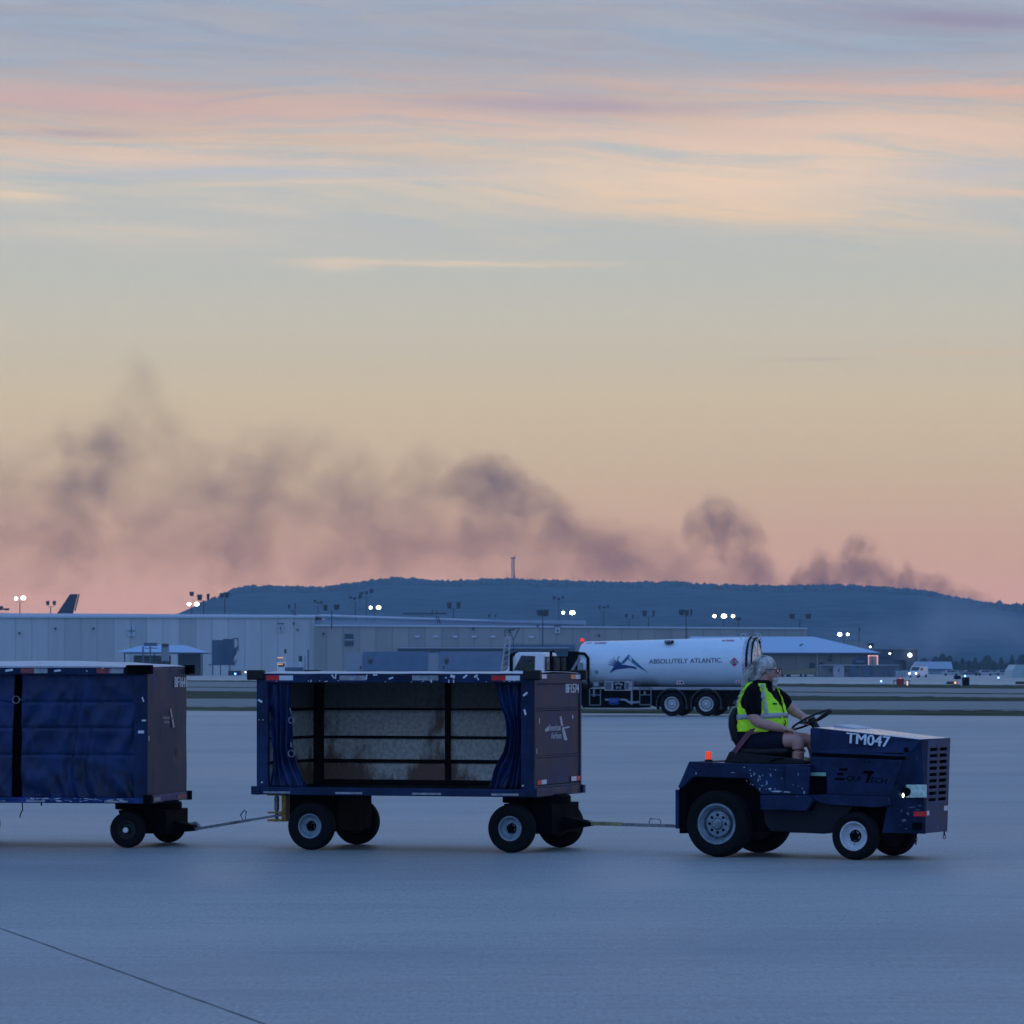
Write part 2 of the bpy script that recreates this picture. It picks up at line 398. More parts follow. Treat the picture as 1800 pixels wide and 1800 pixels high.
def text_mesh(body, offset=0.):
    offset = 0.
    cu = bpy.data.curves.new('lettering', 'FONT'); cu.body = body; cu.offset = offset; cu.resolution_u = 3
    ob = bpy.data.objects.new('lettering', cu); COL.objects.link(ob)
    bpy.context.view_layer.update()
    me = bpy.data.meshes.new_from_object(ob.evaluated_get(bpy.context.evaluated_depsgraph_get()))
    vs = [tuple(x.co) for x in me.vertices]; fs = [tuple(p.vertices) for p in me.polygons]
    bpy.data.objects.remove(ob); bpy.data.curves.remove(cu); bpy.data.meshes.remove(me)
    return vs, fs
def lettering(name, body, fn, w, h, material, parent, shear=0., offset=0., label=None, bold=0):
    """fn(a,b) maps lettering metres (a right, b up) onto the surface"""
    vs, fs = text_mesh(body, offset)
    x0 = min(p[0] for p in vs); x1 = max(p[0] for p in vs); y0 = min(p[1] for p in vs); y1 = max(p[1] for p in vs)
    mb = MB()
    for k in range(3 if bold else 1):
        out = []
        for x, y, z in vs:
            b = (y - y0) / (y1 - y0) * h; a = (x - x0) / (x1 - x0) * w + shear * b + k * bold
            p = Vector(fn(a, b)); n_ = (Vector(fn(a + .01, b)) - p).cross(Vector(fn(a, b + .01)) - p).normalized()
            out.append(p + n_ * .0004 * k)
        mb.add(out, fs)
    return build(name, mb, material, parent, label=label)

def at(px, py, Y):            # a place in the scene seen at that spot of the photograph, Y metres away
    return ((px - 900) / FPX * Y, Y, CAM_H - (py - HOR) / FPX * Y)
def gnd(px, py):              # the ground point seen at that spot
    Y = CAM_H * FPX / (py - HOR); return ((px - 900) / FPX * Y, Y)
def tx(px, Y): return (px - 900) / FPX * Y
def tz(py, Y): return CAM_H - (py - HOR) / FPX * Y

# ------------------------------------------------------------------ ground
def concrete():
    m, t, p, o = princ('apron concrete')
    tc = t.n('ShaderNodeTexCoord').outputs['Object']
    big = t.noise(t.map(tc, (.05, .12, 1)), 1., 5, .6)
    strk = t.noise(t.map(tc, (.35, 5.0, 1)), 1., 6, .65)
    fine = t.noise(tc, 46., 4, .75); mid = t.noise(t.map(tc, (.5, 3., 1)), 5., 5, .7)
    a = t.m('ADD', t.m('MULTIPLY', t.rng(big, .38, .62, smooth=False), .30), t.m('ADD', t.m('MULTIPLY', t.rng(strk, .40, .60, smooth=False), .30), t.m('ADD', t.m('MULTIPLY', t.rng(fine, .36, .64, smooth=False), .22), t.m('MULTIPLY', t.rng(mid, .38, .62, smooth=False), .22))))
    grain = t.noise(t.map(tc, (1, .14, 1)), 34., 3, .8); g2 = t.noise(t.map(tc, (1, .22, 1)), 9., 4, .7)
    col = t.mix(a, (.195, .208, .202), (.320, .327, .309))
    col = t.mix(t.rng(grain, .53, .66, 0, .6), col, (.13, .14, .145)); col = t.mix(t.rng(grain, .33, .46, .5, 0), col, (.42, .43, .41))
    col = t.mix(t.rng(g2, .56, .68, 0, .22), col, (.15, .16, .165))
    blot = t.noise(t.map(tc, (.12, .22, 1), (0, 0, 0), (3, 7, 0)), 1., 5, .65)
    col = t.mix(t.rng(blot, .50, .62, 0, .36), col, (.17, .185, .20)); col = t.mix(t.rng(blot, .36, .48, .26, 0), col, (.38, .37, .35))
    # dark tyre and spill marks, faint saw-cut joints along the slab grid
    sp = t.noise(t.map(tc, (.25, .6, 1)), 1., 7, .7, .4)
    col = t.mix(t.rng(sp, .58, .72, 0, .38), col, (.15, .165, .18))
    rot = t.sep(t.map(tc, (1, 1, 1), (0, 0, R(17.0)), (0, .9, 0)))
    def joint(c, off, w):
        f = t.m('ABSOLUTE', t.m('SUBTRACT', t.m('FRACT', t.m('DIVIDE', t.m('ADD', c, off), 7.62)), .5))
        return t.rng(f, 0, w / 7.62, 1., 0.)
    j = t.m('MULTIPLY', joint(rot[1], 1.3, .022), t.rng(strk, .35, .6))
    col = t.mix(t.m('MULTIPLY', j, .6), col, (.08, .09, .10))
    for off, w_, k_ in ((38.2, .16, .22), (36.7, .18, .18), (33.1, .10, .10), (27.6, .12, .12), (46.0, .3, .14), (60.0, .5, .12)):
        dist = t.m('ABSOLUTE', t.m('SUBTRACT', t.m('ADD', rot[1], t.m('MULTIPLY', t.m('SUBTRACT', big, .5), 1.5)), off))
        col = t.mix(t.m('MULTIPLY', t.m('MULTIPLY', t.rng(dist, 0, w_, 1., 0.), t.rng(strk, .38, .62)), k_), col, (.07, .075, .08))
    t.l(col, p.inputs['Base Color'])
    t.l(t.rng(big, .3, .7, .46, .60), p.inputs['Roughness'])
    b = t.n('ShaderNodeBump'); b.inputs['Strength'].default_value = .12; b.inputs['Distance'].default_value = .004
    t.l(fine, b.inputs['Height']); t.l(b.outputs[0], p.inputs['Normal'])
    return m
M['concrete'] = concrete()
mb = MB(); mb.poly([(-6000, -300, 0), (6000, -300, 0), (6000, 7000, 0), (-6000, 7000, 0)])
tag(build('ground', mb, 'concrete'), 'wide grey blue concrete airport apron', None, kind='structure')
# the one wide joint between slabs in the foreground
mb = MB(); rr = random.Random(3)
p0 = (-8.9, 46.0); p1 = (1.1, 13.0); L = []
a0 = gnd(-30, 1621); a1 = gnd(470, 1802)
for i in range(60):
    k = i / 59; x = a0[0] + (a1[0] - a0[0]) * k; y = a0[1] + (a1[1] - a0[1]) * k
    w = .006 + .005 * mnoise.noise((i * .3, 0, 0)); x += .008 * mnoise.noise((i * .25, 3, 0))
    L.append(((x - w, y, .004), (x + w, y, .004)))
for i in range(59): mb.add([L[i][0], L[i][1], L[i + 1][1], L[i + 1][0]], [(0, 1, 2, 3)])
tag(build('pavement_joint', mb, mat('joint sealant', (.075, .085, .095), .6)), 'dark saw-cut joint crossing the concrete', None, kind='structure')

M['grass'] = mat('mown airfield grass', (.085, .085, .050), .95, var=.45, spec=0., scale=.35, stretch=(.4, 1, 1))
def strip(name, yl0, yl1, yr0, yr1, x0=-700, x1=2500, h=.07, material='grass', kind='stuff', label='', rough=1.):
    """a long band of ground given by its near and far edge rows at columns 330 and 1700"""
    def row(px, l, r): return l + (r - l) * (px - 330) / 1370
    mb = MB(); nu = 420; nv = 6
    def fn(a, b):
        px = x0 + (x1 - x0) * a
        g0 = gnd(px, row(px, yl1, yr1)); g1 = gnd(px, row(px, yl0, yr0))
        X = g0[0] + (g1[0] - g0[0]) * b; Y = g0[1] + (g1[1] - g0[1]) * b
        e = 0 if b in (0, 1) else 1
        Y += rough * (1.2 * mnoise.noise((X * .15, b * 9, 1)) if not e else 0)
        return (X, Y, .004 + e * h * (.4 + .8 * abs(mnoise.noise((X * .9, Y * .5, 2)))) )
    mb.grid(fn, nu, nv)
    return tag(build(name, mb, material), label, None, kind=kind)
strip('grass', 1244, 1249.3, 1250.2, 1258.2, label='narrow grass verge along the near apron edge', h=.10)
strip('grass', 1214.6, 1228, 1226.2, 1232.8, label='wide grass verge between the two taxiways', h=.12)
strip('grass', 1207.4, 1208.6, 1218.6, 1219.8, label='thin grass seam along the far taxiway', h=.05, rough=.5)
strip('grass', 1196.4, 1198, 1204.0, 1210.0, label='far grass strip holding the taxiway signs', h=.12)
M['taxi'] = mat('old taxiway paving', (.185, .187, .178), .75, spec=.25, var=.14, scale=.12, stretch=(.3, 1, 1))
for a_, b_, c_, d_, lab in ((1228, 1244, 1232.8, 1250.2, 'near taxiway between the grass verges'), (1208.6, 1214.6, 1219.8, 1226.2, 'narrow paved taxiway shoulder'), (1198, 1207.4, 1210, 1218.6, 'far taxiway before the sign verge')):
    strip('taxiway', a_, b_, c_, d_, h=0, material='taxi', kind='structure', label=lab, rough=0)
M['line'] = mat('edge line paint', (.42, .40, .36), .6)
strip('taxiway_marking', 1246.2, 1247.0, 1247.6, 1248.4, h=0, material=mat('dark asphalt shoulder', (.09, .10, .11), .7), kind='structure', label='dark asphalt seam', rough=0)
strip('taxiway_marking', 1193.6, 1195.0, 1199.6, 1201.2, h=0, material='line', kind='structure', label='pale painted line along the far apron', rough=0)

# ------------------------------------------------------------------ hills
RY = 4200.
ridge = [(-900, 1160), (150, 1150), (330, 1105), (368, 1080), (385, 1062), (398, 1047), (412, 1039), (440, 1034), (480, 1034), (540, 1036), (580, 1035), (620, 1029), (680, 1020), (720, 1020), (790, 1026),
         (840, 1022), (900, 1022), (960, 1024), (1040, 1026), (1100, 1028), (1180, 1027), (1260, 1032), (1350, 1034), (1420, 1034), (1500, 1033), (1560, 1038), (1620, 1042), (1660, 1050),
         (1700, 1058), (1745, 1066), (1800, 1068), (1900, 1070), (2600, 1100)]
def ridge_y(px):
    for (a, ya), (b, yb) in zip(ridge, ridge[1:]):
        if a <= px <= b:
            t = (px - a) / (b - a); return ya + (yb - ya) * t
    return 1150
def hill_z(X, Y):
    px = 900 + X / RY * FPX
    top = tz(ridge_y(px) + 4, RY)
    if Y <= RY: k = max(0, min(1, (Y - 2700) / (RY - 2700))); s = k ** .75
    else: s = max(0, 1 - (Y - RY) / 900) ** .5
    return max(-2, top * s + 6 * s * mnoise.noise((X * .004, Y * .004, 0)) * (1 if Y < RY - 200 else .1))
M['wood'] = mat('wooded hillside', (.045, .078, .10), .95, spec=0., var=.5, scale=.03)  # blue of the dusk air mixed into the foliage colour
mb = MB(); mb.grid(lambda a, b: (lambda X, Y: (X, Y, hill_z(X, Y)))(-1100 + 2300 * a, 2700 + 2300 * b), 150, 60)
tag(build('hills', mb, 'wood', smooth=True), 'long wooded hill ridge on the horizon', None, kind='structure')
mb = MB(); rr = random.Random(11)
def crown(mb, x, y, z, r, rr, h=1.0):
    seg, rings = 7, 4; vs = []
    for i in range(rings + 1):
        th = math.pi * (.02 + .98 * i / rings)
        for k in range(seg):
            a = 2 * math.pi * (k + .5 * (i % 2)) / seg; q = r * rr.uniform(.78, 1.18)
            vs.append((x + q * math.sin(th) * math.cos(a), y + q * math.sin(th) * math.sin(a), z + q * h * math.cos(th)))
    mb.add(vs, [(i * seg + k, (i + 1) * seg + k, (i + 1) * seg + (k + 1) % seg, i * seg + (k + 1) % seg) for i in range(rings) for k in range(seg)])
for i in range(4200):
    px = rr.uniform(374, 1960); X = (px - 900) / FPX * RY
    Y = RY + 20 - abs(rr.gauss(0, 1)) * 30
    if Y < 2900: continue
    X *= Y / RY
    r = rr.choice([2.2, 3, 3.5, 4.5, 5.5]) * .9
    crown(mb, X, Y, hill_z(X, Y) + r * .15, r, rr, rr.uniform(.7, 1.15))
for i in range(60):      # ragged trees where the ridge drops at its left end and at the far right
    px = rr.uniform(335, 400) if i < 26 else rr.uniform(1738, 1830)
    X = (px - 900) / FPX * 3900; yy = 1076 - (px - 335) * .42 if i < 26 else 1068 + rr.uniform(-3, 8)
    crown(mb, X, 3900, tz(yy, 3900) - 2, rr.uniform(3, 5), rr, 1.4)
tag(build('forest', mb, mat('tree crowns', (.050, .086, .105), .95, spec=0., var=.5, scale=.08)), 'dense wood covering the hill ridge', None, kind='stuff')  # crowns carry the same painted air tint as the slope

# lattice radio mast on the ridge
def lattice_mast(px, top, Y):
    x, y, z1 = at(px, top, Y); z0 = hill_z(x, Y) - 4
    t = thing('radio_mast', 'slender lattice radio mast standing on the hill ridge', 'mast', (x, y, z0))
    mb = MB(); h = z1 - z0; w = 1.6
    for a, b in ((-w, -w), (w, -w), (0, w)): mb.bar((a, b, 0), (a * .8, b * .8, h * .93), .7)
    for k in range(9):
        z = h * k / 10; mb.bar((-w, -w, z), (w, -w, z + h / 10), .45); mb.bar((w, -w, z), (0, w, z + h / 10), .4)
    build('lattice', mb, mat('mast steel', (.16, .12, .13), .6), t)
    mb = MB(); mb.box(-2.6, 2.2, -1, 1, h * .93, h * .97); mb.box(1.2, 1.9, -1, 1, h * .9, h); mb.box(-2.2, -1, -1, 0, h * .68, h * .74); mb.box(1, 2.4, -1, 0, h * .35, h * .42)
    build('antenna', mb, M['black'], t)
lattice_mast(902, 978, 4150)

# ------------------------------------------------------------------ smoke
def smoke(tbl, Y, thick, dens, name, label, seed, col=(.08, .04, .04), nscale=1., ragged=1., absorb=(.14, .05, .0)):
    """tbl rows: photo column, top row, bottom row, strength. A closed hull round the plume holds an uneven volume."""
    xs = [tx(r[0], Y) for r in tbl]; x0, x1 = xs[0], xs[-1]; xc = (x0 + x1) / 2; hw = (x1 - x0) / 2
    zc = [(tz(r[1], Y) + tz(r[2], Y)) / 2 for r in tbl]; hh = [(tz(r[1], Y) - tz(r[2], Y)) / 2 for r in tbl]; st = [r[3] for r in tbl]
    z_lo = min(a - b for a, b in zip(zc, hh)); z_hi = max(a + b for a, b in zip(zc, hh)); ZR = z_hi + 1
    mb = MB(); rings = []; mg = 1.22
    for x, c, h in zip(xs, zc, hh):
        rings.append([(x - xc, thick * mg * math.cos(a), max(2., c + h * mg * math.sin(a))) for a in [2 * math.pi * k / 14 for k in range(14)]])
    mb.loft(rings)
    m = bpy.data.materials.new(name.replace('_', ' ')); m.use_nodes = True; t = NT(m.node_tree)
    tc = t.n('ShaderNodeTexCoord').outputs['Object']
    wn = t.n('ShaderNodeTexNoise'); t.l(t.map(tc, (1, .3, 1), (0, 0, 0), (seed * 31., 0, 0)), wn.inputs['Vector']); wn.inputs['Scale'].default_value = .014 * nscale; wn.inputs['Detail'].default_value = 3
    off = t.n('ShaderNodeVectorMath', operation='MULTIPLY_ADD'); t.l(wn.outputs['Color'], off.inputs[0]); off.inputs[1].default_value = (34 / nscale,) * 3; off.inputs[2].default_value = (-17 / nscale,) * 3
    ad = t.n('ShaderNodeVectorMath', operation='ADD'); t.l(tc, ad.inputs[0]); t.l(off.outputs[0], ad.inputs[1])
    x, y, z = t.sep(ad.outputs[0])
    fx = t.m('MULTIPLY_ADD', x, 1 / (2 * hw), .5, clamp=True)
    def curve(vals, scale):
        o = t.n('ShaderNodeFloatCurve'); t.l(fx, o.inputs['Value']); c = o.mapping.curves[0]
        pts = [((xx - x0) / (x1 - x0), vv / scale) for xx, vv in zip(xs, vals)]
        c.points[0].location = pts[0]; c.points[1].location = pts[-1]
        for p in pts[1:-1]: c.points.new(*p)
        o.mapping.update(); return t.m('MULTIPLY', o.outputs[0], scale)
    C = curve(zc, ZR); H = curve(hh, ZR); P = curve(st, 1.)
    rz = t.m('DIVIDE', t.m('SUBTRACT', z, C), t.m('MULTIPLY', H, 1.08)); ry = t.m('DIVIDE', y, thick)
    e = t.m('SUBTRACT', 1., t.m('ADD', t.m('MULTIPLY', rz, rz), t.m('MULTIPLY', ry, ry)))
    fx0 = t.m('MULTIPLY_ADD', t.sep(tc)[0], 1 / (2 * hw), .5, clamp=True)
    ex = t.m('MULTIPLY', t.m('MULTIPLY', t.m('SUBTRACT', 1., fx0), fx0), 14., clamp=True)
    n = t.noise(t.map(ad.outputs[0], (1, .3, 1.15), (0, 0, 0), (seed * 17., 0, 0)), .0155 * nscale, 8, .62)
    body = t.m('ADD', e, t.m('MULTIPLY', t.m('SUBTRACT', n, .46), 3.9 * ragged))
    q = t.rng(body, -.35, 2.6)
    D = t.m('MULTIPLY', t.m('MULTIPLY', q, ex), t.m('MULTIPLY', P, dens))
    pv = t.n('ShaderNodeVolumePrincipled'); t.l(D, pv.inputs['Density']); pv.inputs['Color'].default_value = col + (1,); pv.inputs['Absorption Color'].default_value = absorb + (1,)
    o = t.n('ShaderNodeOutputMaterial'); t.l(pv.outputs[0], o.inputs['Volume'])
    try: m.cycles.volume_step_rate = .18
    except Exception: pass
    ob = build(name, mb, m, loc=(xc, Y, 0))
    return tag(ob, label, None, kind='stuff', group='smoke rising behind the hill')
smoke([(-160, 800, 1040, .5), (0, 790, 1030, .5), (90, 760, 1020, .6), (150, 730, 1030, 1.0), (200, 672, 1030, .6), (240, 640, 1040, .5), (290, 690, 1045, .45), (340, 745, 1055, .6), (410, 770, 1060, .95), (520, 745, 1055, .5),
       (640, 790, 1060, .75), (760, 790, 1060, .6), (860, 800, 1060, .7), (940, 850, 1065, .65), (1010, 890, 1065, .7), (1080, 918, 1065, .75), (1180, 935, 1065, .85), (1300, 965, 1065, .9), (1400, 1000, 1065, .6), (1450, 1040, 1065, .3)],
      4740, 50, .023, 'smoke_plume', 'broad brown smoke bank drifting left from the ridge', 1)
smoke([(755, 856, 868, .2), (785, 830, 885, .6), (830, 800, 900, .9), (880, 800, 905, 1.), (930, 830, 930, .9), (980, 870, 960, .75), (1030, 905, 990, .6), (1090, 945, 1020, .5), (1160, 975, 1045, .4)],
      4640, 40, .030, 'smoke_plume', 'darkest smoke streak curling up through the middle of the bank', 2, nscale=1.5)
smoke([(1190, 938, 946, .2), (1205, 900, 955, .6), (1230, 878, 975, 1.), (1265, 868, 985, 1.), (1300, 890, 1005, .9), (1335, 920, 1040, .6), (1372, 1010, 1050, .3)],
      4640, 30, .040, 'smoke_puff', 'tall round dark puff of smoke standing over the ridge', 3, nscale=1.9)
smoke([(1375, 1040, 1060, .2), (1405, 985, 1062, .8), (1430, 968, 1062, 1.), (1465, 975, 1064, 1.), (1500, 945, 1065, .9), (1530, 948, 1066, .9), (1560, 975, 1068, .7), (1580, 995, 1070, .6), (1600, 1040, 1072, .2)],
      4640, 30, .060, 'smoke_puff', 'low dark two-headed puff of smoke on the ridge', 4, nscale=2.0)
smoke([(1572, 1040, 1075, .2), (1590, 988, 1077, .8), (1610, 1000, 1078, .9), (1650, 1010, 1084, .9), (1690, 1030, 1092, .7), (1735, 1045, 1100, .5), (1770, 1070, 1105, .2)],
      4640, 26, .062, 'smoke_puff', 'small smoke wisps where the ridge falls away', 5, nscale=2.2)
smoke([(1380, 1120, 1150, .2), (1500, 1090, 1160, .5), (1600, 1060, 1160, .8), (1680, 1045, 1155, 1.), (1740, 1058, 1150, 1.), (1840, 1080, 1150, .8), (2000, 1095, 1150, .5)],
      2600, 60, .009, 'smoke_veil', 'thin grey smoke veil hanging before the hillside', 6, col=(.80, .85, .95), nscale=1.2, absorb=(0., 0., .0))

# ------------------------------------------------------------------ haze
mb = MB(); mb.box(-2600, 2600, -60, 4900, -1, 380)
hm = bpy.data.materials.new('evening air'); hm.use_nodes = True; t = NT(hm.node_tree)
pv = t.n('ShaderNodeVolumePrincipled'); pv.inputs['Density'].default_value = AIRD; pv.inputs['Color'].default_value = (.50, .80, 1.0, 1)
o_ = t.n('ShaderNodeOutputMaterial'); t.l(pv.outputs[0], o_.inputs['Volume'])
tag(build('haze', mb, hm), 'thin blue evening haze over the airfield', None, kind='stuff')

# ------------------------------------------------------------------ wheels
def wheel(parent, loc, r, w, rim_r, rim_mat, style, out=-1, steer=0.):
    """out: side the dish faces (-1 is the side towards the apron's near edge)"""
    e = empty('wheel', parent, loc, (0, 0, steer))
    h = w / 2; mb = MB(); pr = []
    n = 10
    pr.append((rim_r, -h * .72))
    for k in range(n + 1):           # rounded sidewalls and a grooved crown
        a = math.pi * k / n
        rr_ = r - (r - rim_r) * .5 + (r - rim_r) * .5 * (math.sin(a) ** .55 if math.sin(a) > 0 else 0); tt = -h * math.copysign(abs(math.cos(a)) ** .6, math.cos(a))
        pr.append((max(rim_r, rr_), tt))
        if k in (4, 5): pr.append((r - .006 * r / .3, tt + h * .06)); pr.append((r - .006 * r / .3, tt + h * .16)); pr.append((r, tt + h * .22))
    pr.append((rim_r, h * .72))
    pr = sorted(pr[1:-1], key=lambda q: q[1]) ; pr = [(rim_r, -h * .72)] + pr + [(rim_r, h * .72)]
    mb.lathe(pr, (0, 0, 0), 'y', 56)
    for s_ in (-1, 1): mb.lathe([(rim_r * 1.28, s_ * h * .985), (rim_r * 1.34, s_ * h * 1.02), (rim_r * 1.40, s_ * h * .985)], (0, 0, 0), 'y', 56)
    build('tyre', mb, 'rubber', e, smooth=True)
    mb = MB(); f = out * h
    mb.lathe([(rim_r * 1.04, f * .74), (rim_r * 1.02, f * .84), (rim_r * .93, f * .82), (rim_r * .88, f * .55), (rim_r * .80, f * .30)], (0, 0, 0), 'y', 48)
    if style == 'dish':
        mb.lathe([(rim_r * .80, f * .30), (rim_r * .66, f * .12), (rim_r * .34, f * .16), (rim_r * .30, f * .30)], (0, 0, 0), 'y', 48)
    elif style == 'truck':
        mb.lathe([(rim_r * .80, f * .30), (rim_r * .76, -f * .15), (rim_r * .68, -f * .12), (rim_r * .64, f * .40), (rim_r * .52, f * .52), (rim_r * .30, f * .50)], (0, 0, 0), 'y', 48)
    build('rim', mb, rim_mat, e, smooth=True)
    mb = MB()
    if style == 'dish':
        mb.lathe([(0, f * .42), (rim_r * .2, f * .42), (rim_r * .24, f * .34), (rim_r * .26, f * .1)], (0, 0, 0), 'y', 24)
        for k in range(5):
            a = 2 * math.pi * k / 5 + .3; c = (rim_r * .36 * math.cos(a), 0, rim_r * .36 * math.sin(a))
            mb.lathe([(0, f * .34), (rim_r * .085, f * .34), (rim_r * .09, f * .1)], c, 'y', 8)
        mb.lathe([(rim_r * .3, f * .2), (rim_r * .44, f * .17)], (0, 0, 0), 'y', 24)
        hm_ = M['black']
    else:
        mb.lathe([(0, f * .78), (rim_r * .15, f * .78), (rim_r * .24, f * .70), (rim_r * .28, f * .5)], (0, 0, 0), 'y', 24)
        hm_ = rim_mat
    build('hub', mb, hm_, e, smooth=True)
    if style == 'truck':
        mb = MB()
        for k in range(8):
            a = 2 * math.pi * k / 8; c = (rim_r * .44 * math.cos(a), 0, rim_r * .44 * math.sin(a))
            mb.lathe([(0, f * .545), (rim_r * .075, f * .545), (rim_r * .08, f * .50)], c, 'y', 10)
        build('hand_holes', mb, 'black', e, smooth=True)
    mb = MB(); mb.lathe([(0, -f * .2), (rim_r * .98, -f * .2), (rim_r * .99, -f * .7)], (0, 0, 0), 'y', 32)
    build('rim_back', mb, 'dark_rim', e, smooth=True)
    return e

def tape(name, parent, fn, a0, a1, b0, b1, material, label=None, t=.003):
    mb = MB(); mb.add([fn(a0, b0, t), fn(a1, b0, t), fn(a1, b1, t), fn(a0, b1, t), fn(a0, b0, 0), fn(a1, b0, 0), fn(a1, b1, 0), fn(a0, b1, 0)],
                      [(0, 1, 2, 3), (7, 6, 5, 4), (0, 4, 5, 1), (1, 5, 6, 2), (2, 6, 7, 3), (3, 7, 4, 0)])
    return build(name, mb, material, parent, label=label)
def scraps(parent, spots, fn, name='tag_scrap'):
    for a, b, ang, l, w in spots:
        mb = MB(); c, s = math.cos(R(ang)), math.sin(R(ang)); q = []
        for i, j in ((-l, -w), (l, -w), (l, w), (-l, w)): q.append((a + (i * c - j * s) / 2, b + (i * s + j * c) / 2))
        mb.add([fn(x, z, .0035) for x, z in q], [(0, 1, 2, 3)])
        build(name, mb, 'label', parent)

def sheet(parent, name, x0, x1, z0, z1, yb, folds, seed, material='curtain', amp=.03, gather=0., nu=90, nv=60, edge=None, strap=()):
    """hanging cloth in the x-z plane near y = yb, bulging towards -y; folds = number of vertical folds"""
    def fn(a, b):
        X0, X1 = (edge(b) if edge else (x0, x1))
        x = X0 + (X1 - X0) * a; z = z0 + (z1 - z0) * b
        k = 1 - b
        ph = folds * 2 * math.pi * (a + .30 * mnoise.noise((a * 2.2, b * 1.8, seed)) + gather * k * (a - .5))
        y = amp * math.sin(ph) * (.35 + .65 * k ** .5 if gather == 0 else .5 + .5 * math.sin(math.pi * min(1, b * 1.1)) ** 2)
        y += amp * .9 * mnoise.noise((x * 2.4, z * 1.6, seed + 3)) + amp * .55 * mnoise.noise((x * 6 + z * 2.5, z * 4.5, seed + 7))
        y += amp * .3 * mnoise.noise((x * 15, z * 9, seed + 9)) + amp * .9 * abs(mnoise.noise((x * 3.2 + z * 1.1, z * 1.3 - x * .6, seed + 4))) ** .7 + amp * .5 * abs(mnoise.noise((x * 8 - z * 3, z * 2.6, seed + 6)))
        for s_ in strap: y += .012 * math.exp(-((z - s_) / .016) ** 2)
        return (x, yb + y, z)
    mb = MB(); mb.grid(fn, nu, nv)
    return build(name, mb, material, parent, smooth=True, solid=.004)

# ------------------------------------------------------------------ baggage carts
def running_gear(t, L, W, zf, r, xr, xf, style_r, style_f, rim_rear, rim_front, track, steer):
    tw = r * .62
    for y in (-track / 2, track / 2):
        wheel(t, (xr, y, r), r, tw, r * .5, M[rim_rear], style_r, -1 if y < 0 else 1)
    # front axle turns with the drawbar
    for s_ in (-1, 1):
        cx = xf - s_ * track / 2 * math.sin(steer); cy = s_ * track / 2 * math.cos(steer)
        wheel(t, (cx, cy, r), r, tw, r * .5, M[rim_front], style_f, s_, steer)
    mb = MB(); mb.tube([(xr, -track / 2, r), (xr, track / 2, r)], .035, 10)
    mb.box(xr - .30, xr + .22, -track / 2 + .16, track / 2 - .16, r * .75, zf)
    build('rear_axle', mb, 'black', t, bevel=.01)
    mb = MB(); c, s_ = math.cos(steer), math.sin(steer)
    mb.tube([(xf + track / 2 * s_, -track / 2 * c, r), (xf - track / 2 * s_, track / 2 * c, r)], .035, 10)
    mb.lathe([(.01, zf - .09), (.34, zf - .09), (.34, zf - .02), (.30, zf), (.01, zf)], (xf, 0, 0), 'z', 28)
    mb.prism([(xf - .20, zf - .09), (xf + .30, zf - .09), (xf + .30, r * .75), (xf - .12, r * .75)], -track / 2 + .2, track / 2 - .2)
    build('front_axle', mb, 'black', t, bevel=.008)
    mb = MB(); mb.prism([(xf - r - .075, r + .035), (xf - .08, r + .02), (xf - .08, r - .04), (xf - r - .055, r - .045)], -track / 2 + .09, -track / 2 + .15)
    build('brake_bracket', mb, 'black', t, bevel=.004)

# ---- open cart
L2, W2 = 2.88, 1.55
c2 = thing('baggage_cart', 'open sided blue baggage cart with rusty inside, hitched right behind the tractor', 'baggage cart', (-.925, 40.982, 0), R(-18), 'baggage carts in the train')
hx, hy = L2 / 2, W2 / 2
mb = MB(); mb.box(-hx, hx, -hy, hy, .555, .60)
for s_ in (-1, 1): mb.box(-hx - .01, hx + .01, s_ * hy - .022, s_ * hy + .022, .548, .625)
mb.box(hx - .02, hx + .025, -hy, hy, .545, .63); mb.box(-hx - .025, -hx + .02, -hy, hy, .545, .63)
build('deck', mb, M['navy'], c2, bevel=.006)
mb = MB()
for x in (-hx, hx):
    for y in (-hy, hy): mb.box(x - (.0 if x < 0 else .12), x + (.12 if x < 0 else 0), y - (.012 if y < 0 else .05), y + (.05 if y < 0 else .012), .625, 1.66)
build('corner_post', mb, M['navy'], c2, bevel=.005)
mb = MB(); mb.box(-hx, hx, -hy - .014, -hy + .04, 1.66, 1.748); mb.box(-hx, hx, hy - .04, hy + .014, 1.66, 1.748)
build('top_rail', mb, M['navy'], c2, bevel=.005)
mb = MB(); mb.grid(lambda a, b: (-hx - .005 + (L2 + .01) * a, -hy - .016 + (W2 + .032) * b, 1.752 + .018 * math.sin(math.pi * b) + .004 * mnoise.noise((a * 9, b * 4, 0))), 60, 24)
build('roof', mb, 'roof', c2, smooth=True, solid=.006)
# front end: framed in three sheet panels
ex = hx
mb = MB(); mb.box(ex - .02, ex + .004, -hy + .06, hy - .05, .66, .925); mb.box(ex - .02, ex + .004, -hy + .06, hy - .05, .945, 1.385); mb.box(ex - .02, ex + .004, -hy + .06, hy - .05, 1.405, 1.645)
build('end_panel', mb, M['end'], c2, bevel=.004)
mb = MB(); mb.box(ex - .03, ex + .018, -hy, -hy + .058, .63, 1.75); mb.box(ex - .03, ex + .018, hy - .048, hy, .63, 1.75); mb.box(ex - .031, ex + .016, -hy + .058, hy - .048, 1.65, 1.749); mb.box(ex - .031, ex + .014, -hy + .058, hy - .048, .63, .655)
for z in (.935, 1.395): mb.box(ex - .03, ex + .012, -hy + .058, hy - .048, z - .008, z + .008)
build('end_frame', mb, M['end'], c2, bevel=.004)
mb = MB(); mb.box(-ex - .004, -ex + .02, -hy + .05, hy - .05, .63, 1.70)
build('rear_end_panel', mb, M['end'], c2, bevel=.004)
